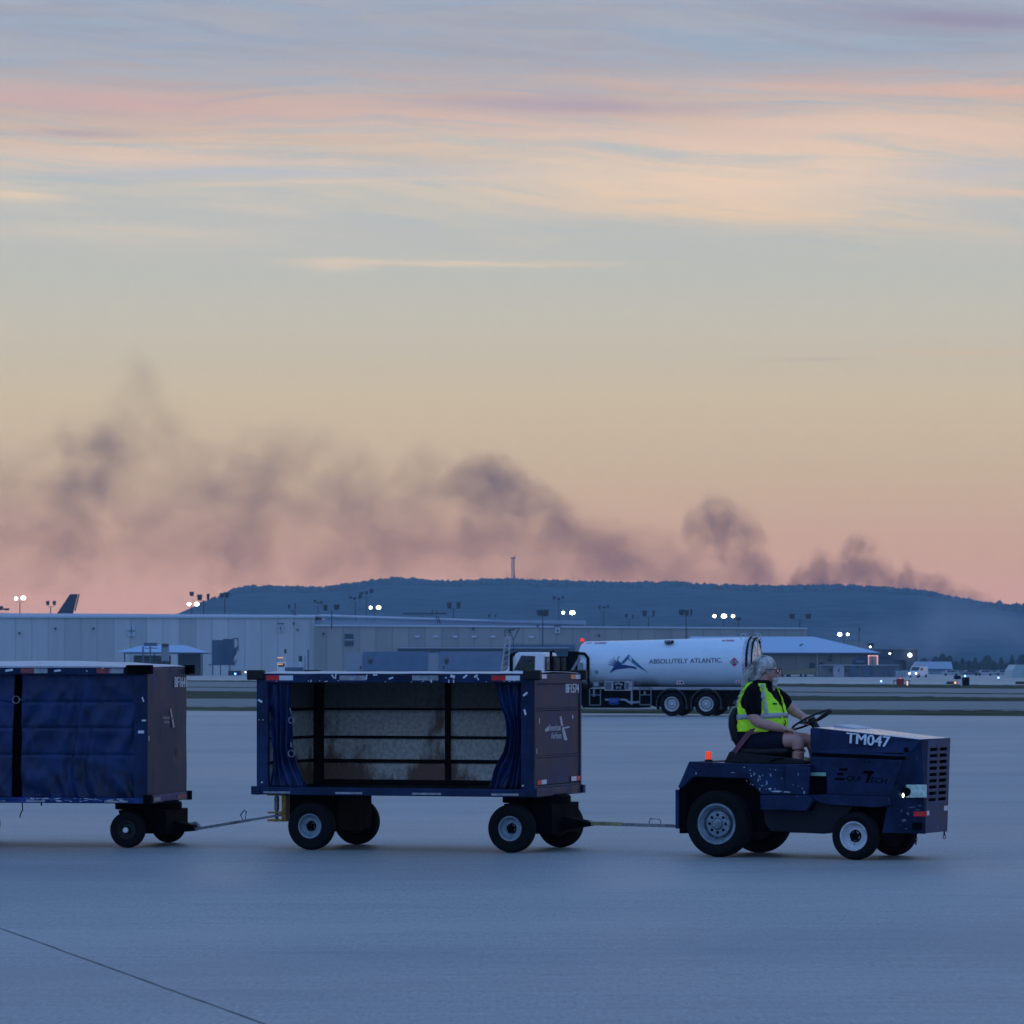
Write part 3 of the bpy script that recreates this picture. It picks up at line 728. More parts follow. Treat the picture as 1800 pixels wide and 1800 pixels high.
# inside of the closed far side
mb = MB(); yb = hy - .05
mb.box(-hx + .03, hx - .05, yb, yb + .012, .62, 1.66)
build('side_panel', mb, 'galv', c2)
mb = MB()
for z, q in ((.645, .02), (.855, .018), (1.098, .014), (1.385, .010)): mb.box(-hx + .04, hx - .06, yb - .035, yb - .002, z - q, z + q)
mb.box(-1.42, -1.29, yb - .05, yb - .003, .62, 1.66); mb.box(.035, .085, yb - .05, yb - .003, .62, 1.66)
for z in (.86, 1.10, 1.385): mb.box(-hx + .05, -hx + .075, -hy + .06, hy - .1, z - .014, z + .014)
mb.box(-hx + .04, hx - .06, yb - .06, yb - .001, .60, .66)
mb.box(1.30, 1.36, yb - .05, yb - .003, .62, 1.66)
build('side_rib', mb, 'frame_rust', c2, bevel=.004)
mb = MB(); mb.box(-hx + .03, -hx + .05, -hy + .06, hy - .08, .62, 1.66); build('inner_end', mb, 'galv', c2)
mb = MB(); mb.box(-hx + .03, hx - .03, -hy + .06, hy - .06, 1.70, 1.715)
for k in range(5): mb.box(-1.3 + k * .62, -1.25 + k * .62, -hy + .06, hy - .06, 1.66, 1.70)
build('ceiling', mb, 'frame_rust', c2)
mb = MB(); mb.box(-hx + .03, hx - .03, -hy + .05, hy - .06, .602, .612)
build('floor_plate', mb, 'frame_rust', c2)
sheet(c2, 'curtain', 0, 0, .625, 1.66, -hy + .075, 3.2, 2., amp=.035, gather=.25,
      edge=lambda b: (-1.33 + .02 * math.sin(b * 5), -1.10 - .04 * math.sin(b * 3) + .16 * (1 - b) ** 2.2))
sheet(c2, 'curtain', 0, 0, .625, 1.66, -hy + .075, 4.2, 5., amp=.045, gather=.3,
      edge=lambda b: (1.02 + .13 * math.exp(-((b - .55) / .28) ** 2) - .10 * max(0, .35 - b) * 2, 1.335))
for z in (1.36, 1.435 - .05 * 0, 1.065):
    pass
mb = MB()
def ring(mb, c, r, rt, ax='y', seg=22):
    pts = [(c[0] + r * math.cos(2 * math.pi * k / seg), c[1], c[2] + r * math.sin(2 * math.pi * k / seg)) for k in range(seg + 1)]
    mb.tube(pts, rt, 6, caps=False)
ring(mb, (-1.085, -hy + .03, 1.285), .030, .006); ring(mb, (-1.085, -hy + .03, .955), .032, .007)
mb.bar((-1.085, -hy + .03, 1.35), (-1.10, -hy + .03, 1.41), .010); mb.bar((-1.085, -hy + .03, 1.02), (-1.09, -hy + .03, 1.07), .010)
build('strap_ring', mb, 'steel', c2, smooth=True)
near2 = lambda a, b, t: (a, -hy - .014 - t, b)
near2d = lambda a, b, t: (a, -hy - .022 - t, b)
end2 = lambda a, b, t: (ex + .018 + t, a, b)
end2p = lambda a, b, t: (ex + .005 + t, a, b)
for a0, a1, m_ in ((-1.335, -1.195, 'red'), (-1.195, -1.05, 'white'), (-.56, -.28, 'dull'), (.20, .47, 'dull'), (1.02, 1.165, 'red'), (1.165, 1.31, 'white')):
    tape('reflector_tape', c2, near2, a0, a1, 1.683, 1.730, m_)
for a0, a1 in ((-1.36, -1.08), (-.60, -.32), (.20, .50), (1.02, 1.30)):
    tape('reflector_tape', c2, near2d, a0, a1, .562, .582, 'dull')
for a0, a1, b0, b1, m_ in ((-.70, -.58, 1.70, 1.742, 'red'), (-.58, -.40, 1.70, 1.742, 'white'), (.40, .57, 1.695, 1.738, 'orange'), (.57, .74, 1.695, 1.738, 'white'),
                           (-.70, -.56, .665, .71, 'red'), (-.56, -.40, .668, .712, 'white'), (.42, .59, .675, .72, 'white'), (.59, .72, .675, .72, 'red')):
    tape('reflector_tape', c2, end2, a0, a1, b0, b1, m_)
rr = random.Random(5)
scraps(c2, [(-.63, 1.722, -55, .045, .014), (-.60, 1.722, 80, .05, .014), (-.275, 1.715, 80, .05, .012), (-.185, 1.737, 5, .045, .016), (-.02, 1.705, 18, .048, .017), (.62, 1.722, -20, .05, .03), (.75, 1.722, 35, .052, .018),
            (.86, 1.725, 40, .04, .02), (.88, 1.70, -60, .035, .012), (.40, 1.675, 90, .03, .012), (.58, 1.675, 90, .03, .012), (.63, 1.675, 90, .03, .014), (-.86, 1.675, 60, .025, .01), (-.70, 1.672, 10, .03, .008), (.55, 1.71, 10, .02, .012)] +
       [(rr.uniform(-1.3, 1.3), rr.uniform(1.667, 1.68), rr.uniform(0, 180), .012, .006) for _ in range(14)], near2)
near_post = lambda a, b, t: (a, -hy - .012 - t, b)
scraps(c2, [(-1.40, 1.478, -30, .05, .02), (1.365, 1.55, 38, .055, .02), (1.362, 1.375, -75, .055, .02), (-1.37, 1.29, 0, .012, .006), (-1.41, 1.29, 0, .012, .006), (1.34, .66, 30, .02, .012), (-1.38, .67, 30, .02, .012)], near_post)
scraps(c2, [(-.60, 1.29, 85, .055, .018), (.50, 1.315, 50, .04, .03), (-.68, .995, 85, .055, .016)], end2p)
lettering('fleet_number', 'BF1574', lambda a, b: (ex + .007, .27 + a, 1.556 + b), .44, .092, 'num', c2, bold=.006)
lettering('worn_lettering', 'American', lambda a, b: (ex + .007, -.30 + a, 1.185 + b), .40, .066, 'num_worn', c2, bold=.0035)
lettering('worn_lettering', 'Airlines', lambda a, b: (ex + .007, -.22 + a, 1.105 + b), .34, .064, 'num_worn', c2, bold=.0035)
mb = MB(); mb.poly([(ex + .007, .07, 1.325), (ex + .007, .13, 1.325), (ex + .007, .19, 1.225), (ex + .007, .11, 1.235)])
mb.poly([(ex + .007, .14, 1.200), (ex + .007, .225, 1.200), (ex + .007, .33, 1.085), (ex + .007, .22, 1.085)])
build('flight_emblem', mb, mat('worn pale emblem', (.42, .43, .48), .5, var=.2), c2)
mb = MB(); mb.poly([(ex + .0065, .15, 1.213), (ex + .0065, .40, 1.225), (ex + .0065, .42, 1.21), (ex + .0065, .17, 1.198)]); mb.poly([(ex + .0065, -.42, 1.20), (ex + .0065, -.30, 1.235), (ex + .0065, -.28, 1.19), (ex + .0065, -.40, 1.175)])
build('glue_smear', mb, 'num_worn', c2)
for x, y, s_ in ((hx - .02, -hy, 1), (-hx + .01, -hy, -1), (hx - .03, hy, 1), (-hx + .02, hy, -1)):
    mb = MB(); mb.box(x - .105 if s_ < 0 else x - .075, x + .075 if s_ < 0 else x + .105, y - .045, y + .03, 1.685, 1.785)
    build('corner_bumper', mb, 'black_plastic', c2, bevel=.014)
for x, y in ((-hx - .01, -hy), (hx, -hy), (hx, hy), (-hx - .01, hy)):
    mb = MB(); mb.box(x - .04, x + .05, y - .04, y + .04, .548, .632); build('deck_bumper', mb, M['navy'], c2, bevel=.008)
running_gear(c2, L2, W2, .56, .238, -.905, 1.23, 'dish', 'dish', 'rim', 'rim', 1.30, R(-4))
# rear hitch (yellow) and front drawbar
mb = MB(); mb.box(-1.60, -1.40, -.10, .10, .515, .548); mb.box(-1.45, -1.40, -.08, .08, .27, .515); mb.box(-1.60, -1.40, -.09, .09, .255, .275); mb.box(-1.60, -1.40, -.09, .09, .335, .352)
build('hitch_bracket', mb, 'yellow', c2, bevel=.005)
mb = MB(); mb.tube([(-1.53, 0, .25), (-1.53, 0, .52)], .018, 10); mb.tube([(-1.53, 0, .37), (-1.53, 0, .50)], .026, 10)
build('hitch_pin', mb, 'steel', c2, smooth=True)
mb = MB(); mb.box(1.10, 1.48, -.16, -.12, .30, .55); mb.box(1.10, 1.48, .12, .16, .30, .55)
mb.box(hx - .08, hx + .01, -.13, -.075, .36, .55); mb.box(hx - .08, hx + .01, .10, .15, .36, .55); mb.box(hx - .08, hx + .01, -.13, .15, .345, .375)
build('drawbar_pivot', mb, M['end'], c2, bevel=.004)
mb = MB(); mb.prism([(1.30, .33), (1.52, .345), (1.80, .285), (1.80, .245), (1.52, .20), (1.30, .20)], -.10, .10)
build('drawbar_yoke', mb, 'black', c2, bevel=.005)
mb = MB(); mb.bar((1.75, 0, .272), (2.12, -.02, .268), .055, .038)
build('drawbar', mb, 'bar_yellow', c2, bevel=.004)
mb = MB(); mb.bar((2.10, -.02, .266), (2.70, -.055, .258), .05, .032)
mb.tube([(2.40, -.04, .28), (2.41, -.04, .325), (2.51, -.04, .322), (2.52, -.04, .28)], .007, 6)
build('drawbar_end', mb, 'steel', c2, bevel=.003)

# ---- closed cart at the left
L1, W1 = 2.70, 1.51
c1 = thing('baggage_cart', 'blue baggage cart with closed curtains, last in the train behind the open cart', 'baggage cart', (-4.842, 41.948, 0), R(-10.5), 'baggage carts in the train')
hx, hy = L1 / 2, W1 / 2
mb = MB(); rq = random.Random(8)
for k in range(60):
    a_ = rq.choice((rq.uniform(-1.3, 1.3), rq.gauss(.95, .15), rq.gauss(.3, .12))); w_ = rq.uniform(.006, .05); h_ = rq.uniform(.002, .007); b_ = rq.uniform(.465, .498)
    mb.poly([(max(-1.34, min(1.34, a_ + w_ * math.cos(q) * rq.uniform(.4, 1))), -hy - .0235, b_ + h_ * math.sin(q) * rq.uniform(.4, 1)) for q in [2 * math.pi * i_ / 8 for i_ in range(8)]])
build('deck_chips', mb, mat('bare deck primer', (.42, .50, .54), .5, var=.3, scale=30), c1)
mb = MB(); mb.box(-hx, hx, -hy, hy, .455, .50)
for s_ in (-1, 1): mb.box(-hx - .01, hx + .01, s_ * hy - .022, s_ * hy + .022, .448, .505)
mb.box(hx - .02, hx + .03, -hy - .02, hy + .02, .445, .525); mb.box(-hx - .03, -hx + .02, -hy - .02, hy + .02, .445, .525)
build('deck', mb, paint('chipped deck paint', (.012, .038, .15), chip=(.5, .56, .6), amt=1.3, cscale=6.), c1, bevel=.006)
mb = MB()
for x in (-hx, hx):
    for y in (-hy, hy): mb.box(x - (.0 if x < 0 else .13), x + (.13 if x < 0 else 0), y - (.012 if y < 0 else .05), y + (.05 if y < 0 else .012), .505, 1.738)
build('corner_post', mb, M['navy'], c1, bevel=.005)
mb = MB(); mb.box(-hx, hx, -hy - .02, -hy + .04, 1.738, 1.808); mb.box(-hx, hx, hy - .04, hy + .02, 1.738, 1.808)
build('top_rail', mb, M['navy'], c1, bevel=.005)
mb = MB(); mb.grid(lambda a, b: (-hx - .005 + (L1 + .01) * a, -hy - .022 + (W1 + .044) * b, 1.812 + (.055 * math.sin(math.pi * a) ** .7 + .012) * math.sin(math.pi * min(1, b * .62 + .05)) + .004 * mnoise.noise((a * 9, b * 4, 3))), 60, 30)
build('roof', mb, 'roof', c1, smooth=True, solid=.006)
mb = MB(); mb.grid(lambda a, b: (hx + .004 + .006 * mnoise.noise((a * 3, b * 3, 5)) - .014 * math.exp(-((a - .72) ** 2 + (b - .31) ** 2) / .0012), -hy + W1 * a, .50 + 1.312 * b), 60, 60)
build('end_panel', mb, M['end'], c1, smooth=True, solid=.02)
mb = MB(); mb.box(hx - .03, hx - .018, -hy + .02, hy - .02, .5, 1.81); mb.box(-hx, -hx + .02, -hy + .02, hy - .02, .5, 1.81)
build('end_backing', mb, M['end'], c1)
mb = MB(); mb.box(-hx + .03, hx - .05, hy - .05, hy - .03, .5, 1.76); build('side_panel', mb, 'frame_rust', c1)
mb = MB(); mb.box(-hx + .03, hx - .05, -hy + .22, -hy + .24, .5, 1.76); build('dark_inner_sheet', mb, M['black'], c1)  # black sheet set close behind the curtain gap
sheet(c1, 'curtain', 0, 0, .505, 1.745, -hy + .03, 5.0, 11., amp=.020, nu=200, nv=150, strap=(1.46, 1.20, .93),
      edge=lambda b: (.038 + .016 * max(0, b - .6) - .008 * math.exp(-((b - .79) / .05) ** 2), 1.235))
sheet(c1, 'curtain', 0, 0, .505, 1.745, -hy + .03, 4.0, 15., amp=.020, nu=160, nv=120, strap=(1.46, 1.20, .93),
      edge=lambda b: (-1.22, -.040 + .006 * math.exp(-((b - .79) / .05) ** 2) - .028 * (1 - b)))
mb = MB(); ring(mb, (-.008, -hy - .01, 1.485), .036, .005); build('strap_ring', mb, 'steel', c1, smooth=True)
mb = MB(); mb.bar((.03, -hy - .004, 1.487), (.10, -hy - .002, 1.49), .004, .02); mb.bar((-.04, -hy - .004, 1.487), (-.12, -hy - .002, 1.49), .004, .02); build('strap', mb, 'curtain', c1)
near1 = lambda a, b, t: (a, -hy - .02 - t, b)
near1d = lambda a, b, t: (a, -hy - .022 - t, b)
end1 = lambda a, b, t: (hx + .032 + t, a, b)
end1p = lambda a, b, t: (hx + .012 + t, a, b)
for a0, a1, m_ in ((.045, .185, 'dull_red'), (.185, .325, 'dull'), (.835, .97, 'dull_red'), (.97, 1.115, 'dull')): tape('reflector_tape', c1, near1, a0, a1, 1.752, 1.800, m_)
for a0, a1 in ((.92, 1.16), (.10, .30)): tape('reflector_tape', c1, near1d, a0, a1, .458, .476, 'dull')
for a0, a1, m_ in ((-.60, -.36, 'dull'), (.28, .64, 'dull_red')): tape('reflector_tape', c1, end1, a0, a1, .465, .505, m_)
scraps(c1, [(-.075, 1.782, 8, .08, .022), (.43, 1.778, 5, .07, .02), (.90, 1.806, 0, .02, .012), (.735, 1.775, -50, .02, .008)], near1)
scraps(c1, [(1.315, 1.49, -70, .05, .014), (1.325, 1.28, 0, .045, .016), (1.295, 1.165, 0, .06, .028)], lambda a, b, t: (a, -hy - .013 - t, b))
scraps(c1, [(-.73, 1.10, 90, .05, .03)], end1p)
lettering('fleet_number', 'BF1641', lambda a, b: (hx + .016, .245 + a, 1.607 + b), .47, .105, 'num', c1, bold=.006)
lettering('worn_lettering', 'American', lambda a, b: (hx + .016, -.20 + a, 1.285 + b), .26, .036, 'num_worn', c1)
lettering('worn_lettering', 'Airlines', lambda a, b: (hx + .016, -.16 + a, 1.24 + b), .20, .034, 'num_worn', c1)
mb = MB(); mb.poly([(hx + .016, .07, 1.39), (hx + .016, .11, 1.39), (hx + .016, .17, 1.30), (hx + .016, .12, 1.30)]); mb.poly([(hx + .016, .13, 1.285), (hx + .016, .185, 1.285), (hx + .016, .25, 1.195), (hx + .016, .18, 1.195)])
build('flight_emblem', mb, 'num_worn', c1)
for x, y, s_ in ((hx - .06, -hy, 1), (hx - .03, hy, 1)):
    mb = MB(); rr = random.Random(int(x * 100))
    mb.box(x - .13, x + .11, y - .04, y + .06, 1.745, 1.835)
    for k in range(60):        # frayed brush strips lashed round the corner
        xx = x + rr.uniform(-.14, .12); zz = rr.uniform(1.735, 1.77)
        mb.tube([(xx, y - .045, 1.83), (xx + rr.uniform(-.02, .02), y - .055, zz)], .005, 4)
    build('corner_bumper', mb, 'black', c1, bevel=0)
for x, y in ((hx + .01, -hy), (hx + .01, hy)):
    mb = MB(); mb.box(x - .04, x + .045, y - .035, y + .045, .44, .535); build('deck_bumper', mb, 'black', c1, bevel=.008)
mb = MB(); mb.tube([(.05, -hy + .02, .45), (.055, -hy + .01, .38), (.035, -hy, .33), (.03, -hy, .30)], .006, 6); mb.tube([(.25, -hy + .02, .45), (.255, -hy, .425)], .008, 6)
build('loose_cord', mb, 'black', c1)
running_gear(c1, L1, W1, .458, .180, -.80, 1.158, 'dish', 'dish', 'dark_rim', 'dark_rim', 1.26, R(-3.5))
mb = MB(); mb.lathe([(0, -.165), (.026, -.165), (.028, -.14)], (1.12, -.565, .18), 'y', 14); build('hub_cap', mb, 'white', c1)
mb = MB(); mb.prism([(1.22, .28), (1.40, .27), (1.63, .21), (1.66, .15), (1.30, .12), (1.22, .12)], -.10, .10); build('drawbar_yoke', mb, 'black', c1, bevel=.005)
mb = MB(); mb.bar((1.58, .0, .155), (2.22, -.035, .262), .05, .028); mb.bar((2.20, -.034, .260), (2.56, -.055, .318), .045, .024)
mb.tube([(1.55, 0, .20), (1.66, .0, .225), (1.70, .0, .175)], .022, 8)
build('drawbar', mb, 'steel', c1, bevel=.003)
mb = MB(); mb.tube([(2.16, -.03, .255), (2.13, -.03, .315), (2.17, -.03, .365), (2.19, -.03, .35), (2.18, -.03, .262)], .007, 6); build('drawbar_handle', mb, 'steel', c1, smooth=True)

# ------------------------------------------------------------------ baggage tractor
tug = thing('baggage_tractor', 'dark blue open airport tow tractor driving at the head of the baggage carts', 'tow tractor', (2.204, 39.58, 0), R(-26))
fy, by = -.60, .60                       # outer faces of the rear fenders
for y_ in (-.50, .50): wheel(tug, (0, y_, .318), .318, .20, .190, M['rim'], 'truck', -1 if y_ < 0 else 1)
for y_ in (-.50, .50): wheel(tug, (1.392, y_, .225), .225, .155, .135, M['rim_white'], 'dish', -1 if y_ < 0 else 1, R(-2))
# fender shells: an arch band standing outboard over each rear wheel
outer = [(-.393, .66), (-.275, .912), (.39, .892), (.70, .884), (.97, .868), (.947, .612), (.46, .606), (.458, .621)]
arch = [(.331, .755), (-.226, .765), (-.352, .655)]
mb = MB(); prof = outer + arch
mb.prism(prof, fy - .005, fy + .03); mb.prism(prof, by - .03, by + .005)
build('fender_side', mb, M['navy_tug'], tug, bevel=.008)
mb = MB()
mb.hexa([(-.393, fy + .03, .66), (-.375, fy + .03, .65), (-.375, by - .03, .65), (-.393, by - .03, .66), (-.275, fy + .03, .912), (-.26, fy + .03, .90), (-.26, by - .03, .90), (-.275, by - .03, .912)])
mb.box(-.27, .96, fy + .03, by - .03, .872, .892)
mb.box(-.26, .95, fy + .24, by - .24, .45, .87)
build('rear_deck', mb, M['navy_tug'], tug, bevel=.006)
mb = MB(); mb.box(-.43, -.395, fy + .02, by - .02, .265, .64); build('rear_bumper', mb, M['navy_tug'], tug, bevel=.006)
mb = MB(); mb.box(-.394, -.33, fy + .04, by - .04, .22, .66); mb.box(-.35, .97, fy + .20, by - .20, .24, .60); mb.box(-.33, .44, fy + .19, fy + .235, .30, .86); mb.box(-.33, .44, by - .235, by - .19, .30, .86)
build('chassis', mb, 'black', tug)
mb = MB(); mb.prism([(.462, .600), (.945, .608), (1.00, .56), (.935, .458), (.468, .462)], fy - .015, fy + .06); mb.prism([(.462, .600), (.945, .608), (1.00, .56), (.935, .458), (.468, .462)], by - .06, by + .015)
build('step_sill', mb, M['navy_tug'], tug, bevel=.006)
mb = MB(); mb.prism([(.45, .462), (.945, .458), (.99, .555), (1.60, .50), (1.36, .50), (1.20, .275), (1.06, .238), (.52, .255), (.46, .33)], -.50, .50)
build('fuel_tank', mb, mat('dark underbody paint', (.004, .006, .013), .6, spec=.25, var=.3), tug, bevel=.008)
mb = MB(); mb.box(1.60, 1.98, -.20, .20, .30, .60); mb.box(1.05, 1.75, -.38, .38, .30, .56); build('front_frame', mb, 'black', tug)
# sill under the cowl, running forward to the front bumper
mb = MB(); mb.prism([(.945, .606), (1.10, .612), (1.74, .600), (1.76, .515), (1.60, .497), (1.10, .520), (.99, .555)], -.565, -.50); mb.prism([(.945, .606), (1.10, .612), (1.74, .600), (1.76, .515), (1.60, .497), (1.10, .520), (.99, .555)], .50, .565)
build('side_sill', mb, M['navy_tug'], tug, bevel=.006)
# cowl: upper lid and lower body, tapering to the nose
def cowl(zl0, zl1, zr0, zr1, xf0, xf1, x0=.945):
    """left end x0 from zl0 to zl1; right end follows the slanted fold"""
    return [(x0, -.50, zl0), (xf0, -.495, zr0), (xf0, .495, zr0), (x0, .50, zl0), (x0, -.50, zl1), (xf1, -.47 if zr1 < 1.1 else -.40, zr1), (xf1, .47 if zr1 < 1.1 else .40, zr1), (x0, .50, zl1)]
mb = MB(); mb.hexa(cowl(1.002, 1.238, .975, 1.134, 1.888, 2.005)); build('cowl_lid', mb, M['navy_clean'], tug, bevel=.007)
mb = MB(); mb.box(.955, 1.86, -.485, .485, .955, 1.01); build('cowl_gap', mb, 'black', tug)
mb = MB()
side = [(.928, .82), (1.092, .815), (1.092, .612), (1.735, .600), (1.868, .942), (.945, .968)]
mb.prism(side, -.497, .497); build('cowl_body', mb, M['navy_clean'], tug, bevel=.006)
mb = MB(); mb.box(.94, 1.09, -.46, .46, .58, .815); build('foot_recess', mb, 'black', tug)
mb = MB(); mb.box(.932, 1.088, -.505, -.495, .785, .818); build('step_edge_tape', mb, 'green_tape', tug)
# nose: angled cheek panels and the upright grille face
nz0, nz1 = .252, 1.133
mb = MB()
for s_ in (-1, 1):
    A = [(1.655, s_ * .51, .262), (1.73, s_ * .51, .60), (1.89, s_ * .49, .975), (2.005, s_ * .395, nz1), (2.035, s_ * .30, nz1 + .002), (2.005, s_ * .30, nz0)]
    I = [(1.70, s_ * .40, .262), (1.76, s_ * .40, .60), (1.89, s_ * .40, .975), (1.98, s_ * .33, nz1 - .01), (2.01, s_ * .28, nz1 - .01), (1.98, s_ * .28, nz0)]
    mb.add(A + I, [(0, 1, 2, 3, 4, 5), (11, 10, 9, 8, 7, 6)] + [(i, (i + 1) % 6, 6 + (i + 1) % 6, 6 + i) for i in range(6)])
build('nose_cheek', mb, M['navy_tug'], tug, bevel=.005)
mb = MB(); slots = []
# grille face built of bars so that the slots are really open
ys = [-.30, -.255, -.035, .035, .255, .30]
def nx(z): return 2.005 + .03 * (z - nz0) / (nz1 - nz0)
zs = []
z = .50
def fb(y0, y1, z0, z1, t=.012): mb.hexa([(nx(z0) - t, y0, z0), (nx(z0) + .002, y0, z0), (nx(z0) + .002, y1, z0), (nx(z0) - t, y1, z0), (nx(z1) - t, y0, z1), (nx(z1) + .002, y0, z1), (nx(z1) + .002, y1, z1), (nx(z1) - t, y1, z1)])
fb(-.30, .30, nz0, .52); fb(-.30, .30, 1.052, nz1)
for y0, y1 in ((-.30, -.235), (-.03, .03), (.235, .30)): fb(y0, y1, .52, 1.052)
for k in range(9):
    z0 = .52 + k * .0591
    fb(-.235, -.03, z0, z0 + .029, .010); fb(.03, .235, z0, z0 + .029, .010)
build('grille', mb, paint('front grille paint', (.035, .055, .11), chip=(.26, .29, .34), amt=1.0, rough=.5, cscale=7.), tug, bevel=.002)
mb = MB(); mb.box(1.90, 1.97, -.27, .27, .5, 1.08); build('radiator', mb, 'black', tug)
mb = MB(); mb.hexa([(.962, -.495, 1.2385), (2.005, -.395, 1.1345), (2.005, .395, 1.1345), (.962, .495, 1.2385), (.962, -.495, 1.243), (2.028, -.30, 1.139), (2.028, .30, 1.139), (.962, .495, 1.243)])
build('cowl_top', mb, mat('sky sheen cowl top', (.36, .37, .45), .20, var=.06, scale=2, spec=.9), tug, bevel=.002)  # pale sheet: sky reflection on the hood painted into its colour
mb = MB(); mb.prism([(.90, 1.20), (.955, 1.245), (.975, 1.262), (1.18, 1.232), (1.18, 1.20)], .02, .46); build('dashboard', mb, 'roof', tug, bevel=.006)
mb = MB(); mb.box(.925, .945, -.49, .49, .82, 1.235); build('dash_panel', mb, M['navy_clean'], tug, bevel=.004)
# head lamp set in the cheek, tape, pintle, chains
cheek = lambda a, b, t: (a, -.512 - t + (max(0, a - 1.9) * .9 if a > 1.9 else 0), b)
cn = Vector((.50, -.866, 0))
def ck(a, b, t):          # on the slanted cheek plane: a = 0 at the fold, metres towards the nose
    y = -.49 + a * .60; x = 1.80 + a * .80
    return (x + .6 * t + .04, y - .8 * t, b)
mb = MB(); mb.add([ck(.05, .59, .012), ck(.245, .59, .012), ck(.245, .712, .012), ck(.05, .712, .012), ck(.05, .59, -.03), ck(.245, .59, -.03), ck(.245, .712, -.03), ck(.05, .712, -.03)],
                  [(0, 1, 2, 3), (7, 6, 5, 4), (0, 4, 5, 1), (1, 5, 6, 2), (2, 6, 7, 3), (3, 7, 4, 0)])
hl_ = build('headlight', mb, mat('headlight glass', (.55, .72, .62), .15, .25, var=.25, scale=30), tug, bevel=.004)
mb = MB(); mb.lathe([(0, -.03), (.035, -.028), (.042, -.01), (.040, .02)], ck(.045, .645, .01), 'y', 14); build('lamp_socket', mb, 'black', hl_)
mb = MB(); mb.ball(ck(.012, .613, .022), (.010, .012, .020), 10, 8); build('lamp_bulb', mb, emit('lit bulb', (.85, 1.0, .85), 6.), hl_)
tp = lambda a, b, t: ck(a, b, t + .013)
tape('reflector_tape', tug, tp, .115, .245, .415, .46, 'red')
tape('reflector_tape', tug, lambda a, b, t: (nx(b) + .003 + t, a, b), -.29, -.215, .42, .462, 'white'); tape('reflector_tape', tug, lambda a, b, t: (nx(b) + .003 + t, a, b), .19, .29, .45, .495, 'white')
mb = MB(); mb.add([ck(.10, .29, .014), ck(.20, .29, .014), ck(.20, .355, .014), ck(.10, .355, .014)], [(0, 1, 2, 3)]); build('tow_eye_opening', mb, 'black', tug)
def chain(y, z0, n, x):
    mb = MB()
    for k in range(n):
        c = (x, y, z0 - k * .034); rx = .011
        pts = [(c[0] + (rx * math.cos(a) if k % 2 else 0), c[1] + (0 if k % 2 else rx * math.cos(a)), c[2] + .022 * math.sin(a)) for a in [2 * math.pi * j / 10 for j in range(11)]]
        mb.tube(pts, .004, 5, caps=False)
    build('chain', mb, 'black', tug)
chain(-.34, .235, 3, 1.93); chain(.24, .235, 2, 2.0)
lettering('fleet_number', 'TM047', lambda a, b: (1.285 + a, -.5005 + (.075 * max(0, (1.285 + a - .945)) / 1.06) * max(0, (1.09 + b - .99)) / .15 * .9 - .004, 1.098 + b - .097 * a * .9),   .42, .100, 'num', tug, bold=.0045)
def eq(a, b): return (1.17 + a, -.503, .742 + b - .045 * a)
mb = MB()
for k, (x0_, x1_, z_) in enumerate(((.045, .13, .100), (.025, .09, .055), (0, .10, .008))): mb.poly([eq(x0_, z_), eq(x1_, z_), eq(x1_ + .012, z_ + .022), eq(x0_ + .012, z_ + .022)])
mb.poly([eq(.29, .085), eq(.395, .085), eq(.407, .112), eq(.302, .112)]); mb.poly([eq(.315, .0), eq(.345, 0), eq(.378, .09), eq(.348, .09)])
build('maker_lettering', mb, 'black_letter', tug)
lettering('maker_lettering', 'QUI', lambda a, b: eq(.12 + a, b), .135, .055, 'black_letter', tug, shear=.3, offset=.01)
lettering('maker_lettering', 'ECH', lambda a, b: eq(.365 + a, b), .155, .055, 'black_letter', tug, shear=.3, offset=.01)
# bare primer scars on the side skirt and nose
scar = mat('bare primer scar', (.34, .44, .50), .5, var=.3, scale=30)
mb = MB(); rr = random.Random(21)
def blotch(mb, fn, a, b, w, h, n=9):
    pts = [fn(a + w * math.cos(2 * math.pi * k / n) * rr.uniform(.35, 1), b + h * math.sin(2 * math.pi * k / n) * rr.uniform(.35, 1)) for k in range(n)]
    mb.poly(pts)
side_f = lambda a, b: (a, fy - .0085, b)
for a, b, w, h in ((.63, .635, .10, .012), (.56, .66, .02, .018), (.74, .632, .05, .010), (.53, .72, .012, .03), (.40, .80, .008, .02), (.44, .74, .008, .03), (.36, .835, .012, .006), (.48, .69, .02, .008), (.57, .79, .012, .02), (.68, .76, .008, .006), (.91, .63, .012, .02), (.46, .655, .008, .03),
                   (-.20, .80, .012, .012), (.18, .81, .03, .004), (.30, .862, .015, .005), (.62, .84, .01, .008), (.80, .70, .012, .003), (.85, .80, .004, .02)): blotch(mb, side_f, a, b, w, h)
for k in range(30):
    a, b = rr.choice(((.45, .70), (.50, .80), (.40, .78), (.60, .64), (.9, .64))); blotch(mb, side_f, a + rr.gauss(0, .05), b + rr.gauss(0, .05), rr.uniform(.002, .009), rr.uniform(.003, .012), 6)
mb.v = [(min(x, .955), y, min(max(z, .615), .865)) for x, y, z in mb.v]
build('paint_chips', mb, scar, tug)
mb = MB(); cf = lambda a, b: ck(a, b, .0145)
for a, b, w, h in ((.10, .50, .05, .008), (.16, .475, .05, .006), (.06, .44, .02, .02), (.02, .38, .03, .02), (-.02, .335, .02, .004), (.18, .515, .03, .01), (.0, .47, .01, .02), (.04, .30, .02, .006)): blotch(mb, cf, a, b, w, h)
build('paint_scar', mb, mat('scuffed paint', (.07, .11, .17), .5, var=.4, scale=30), tug)
mb = MB()
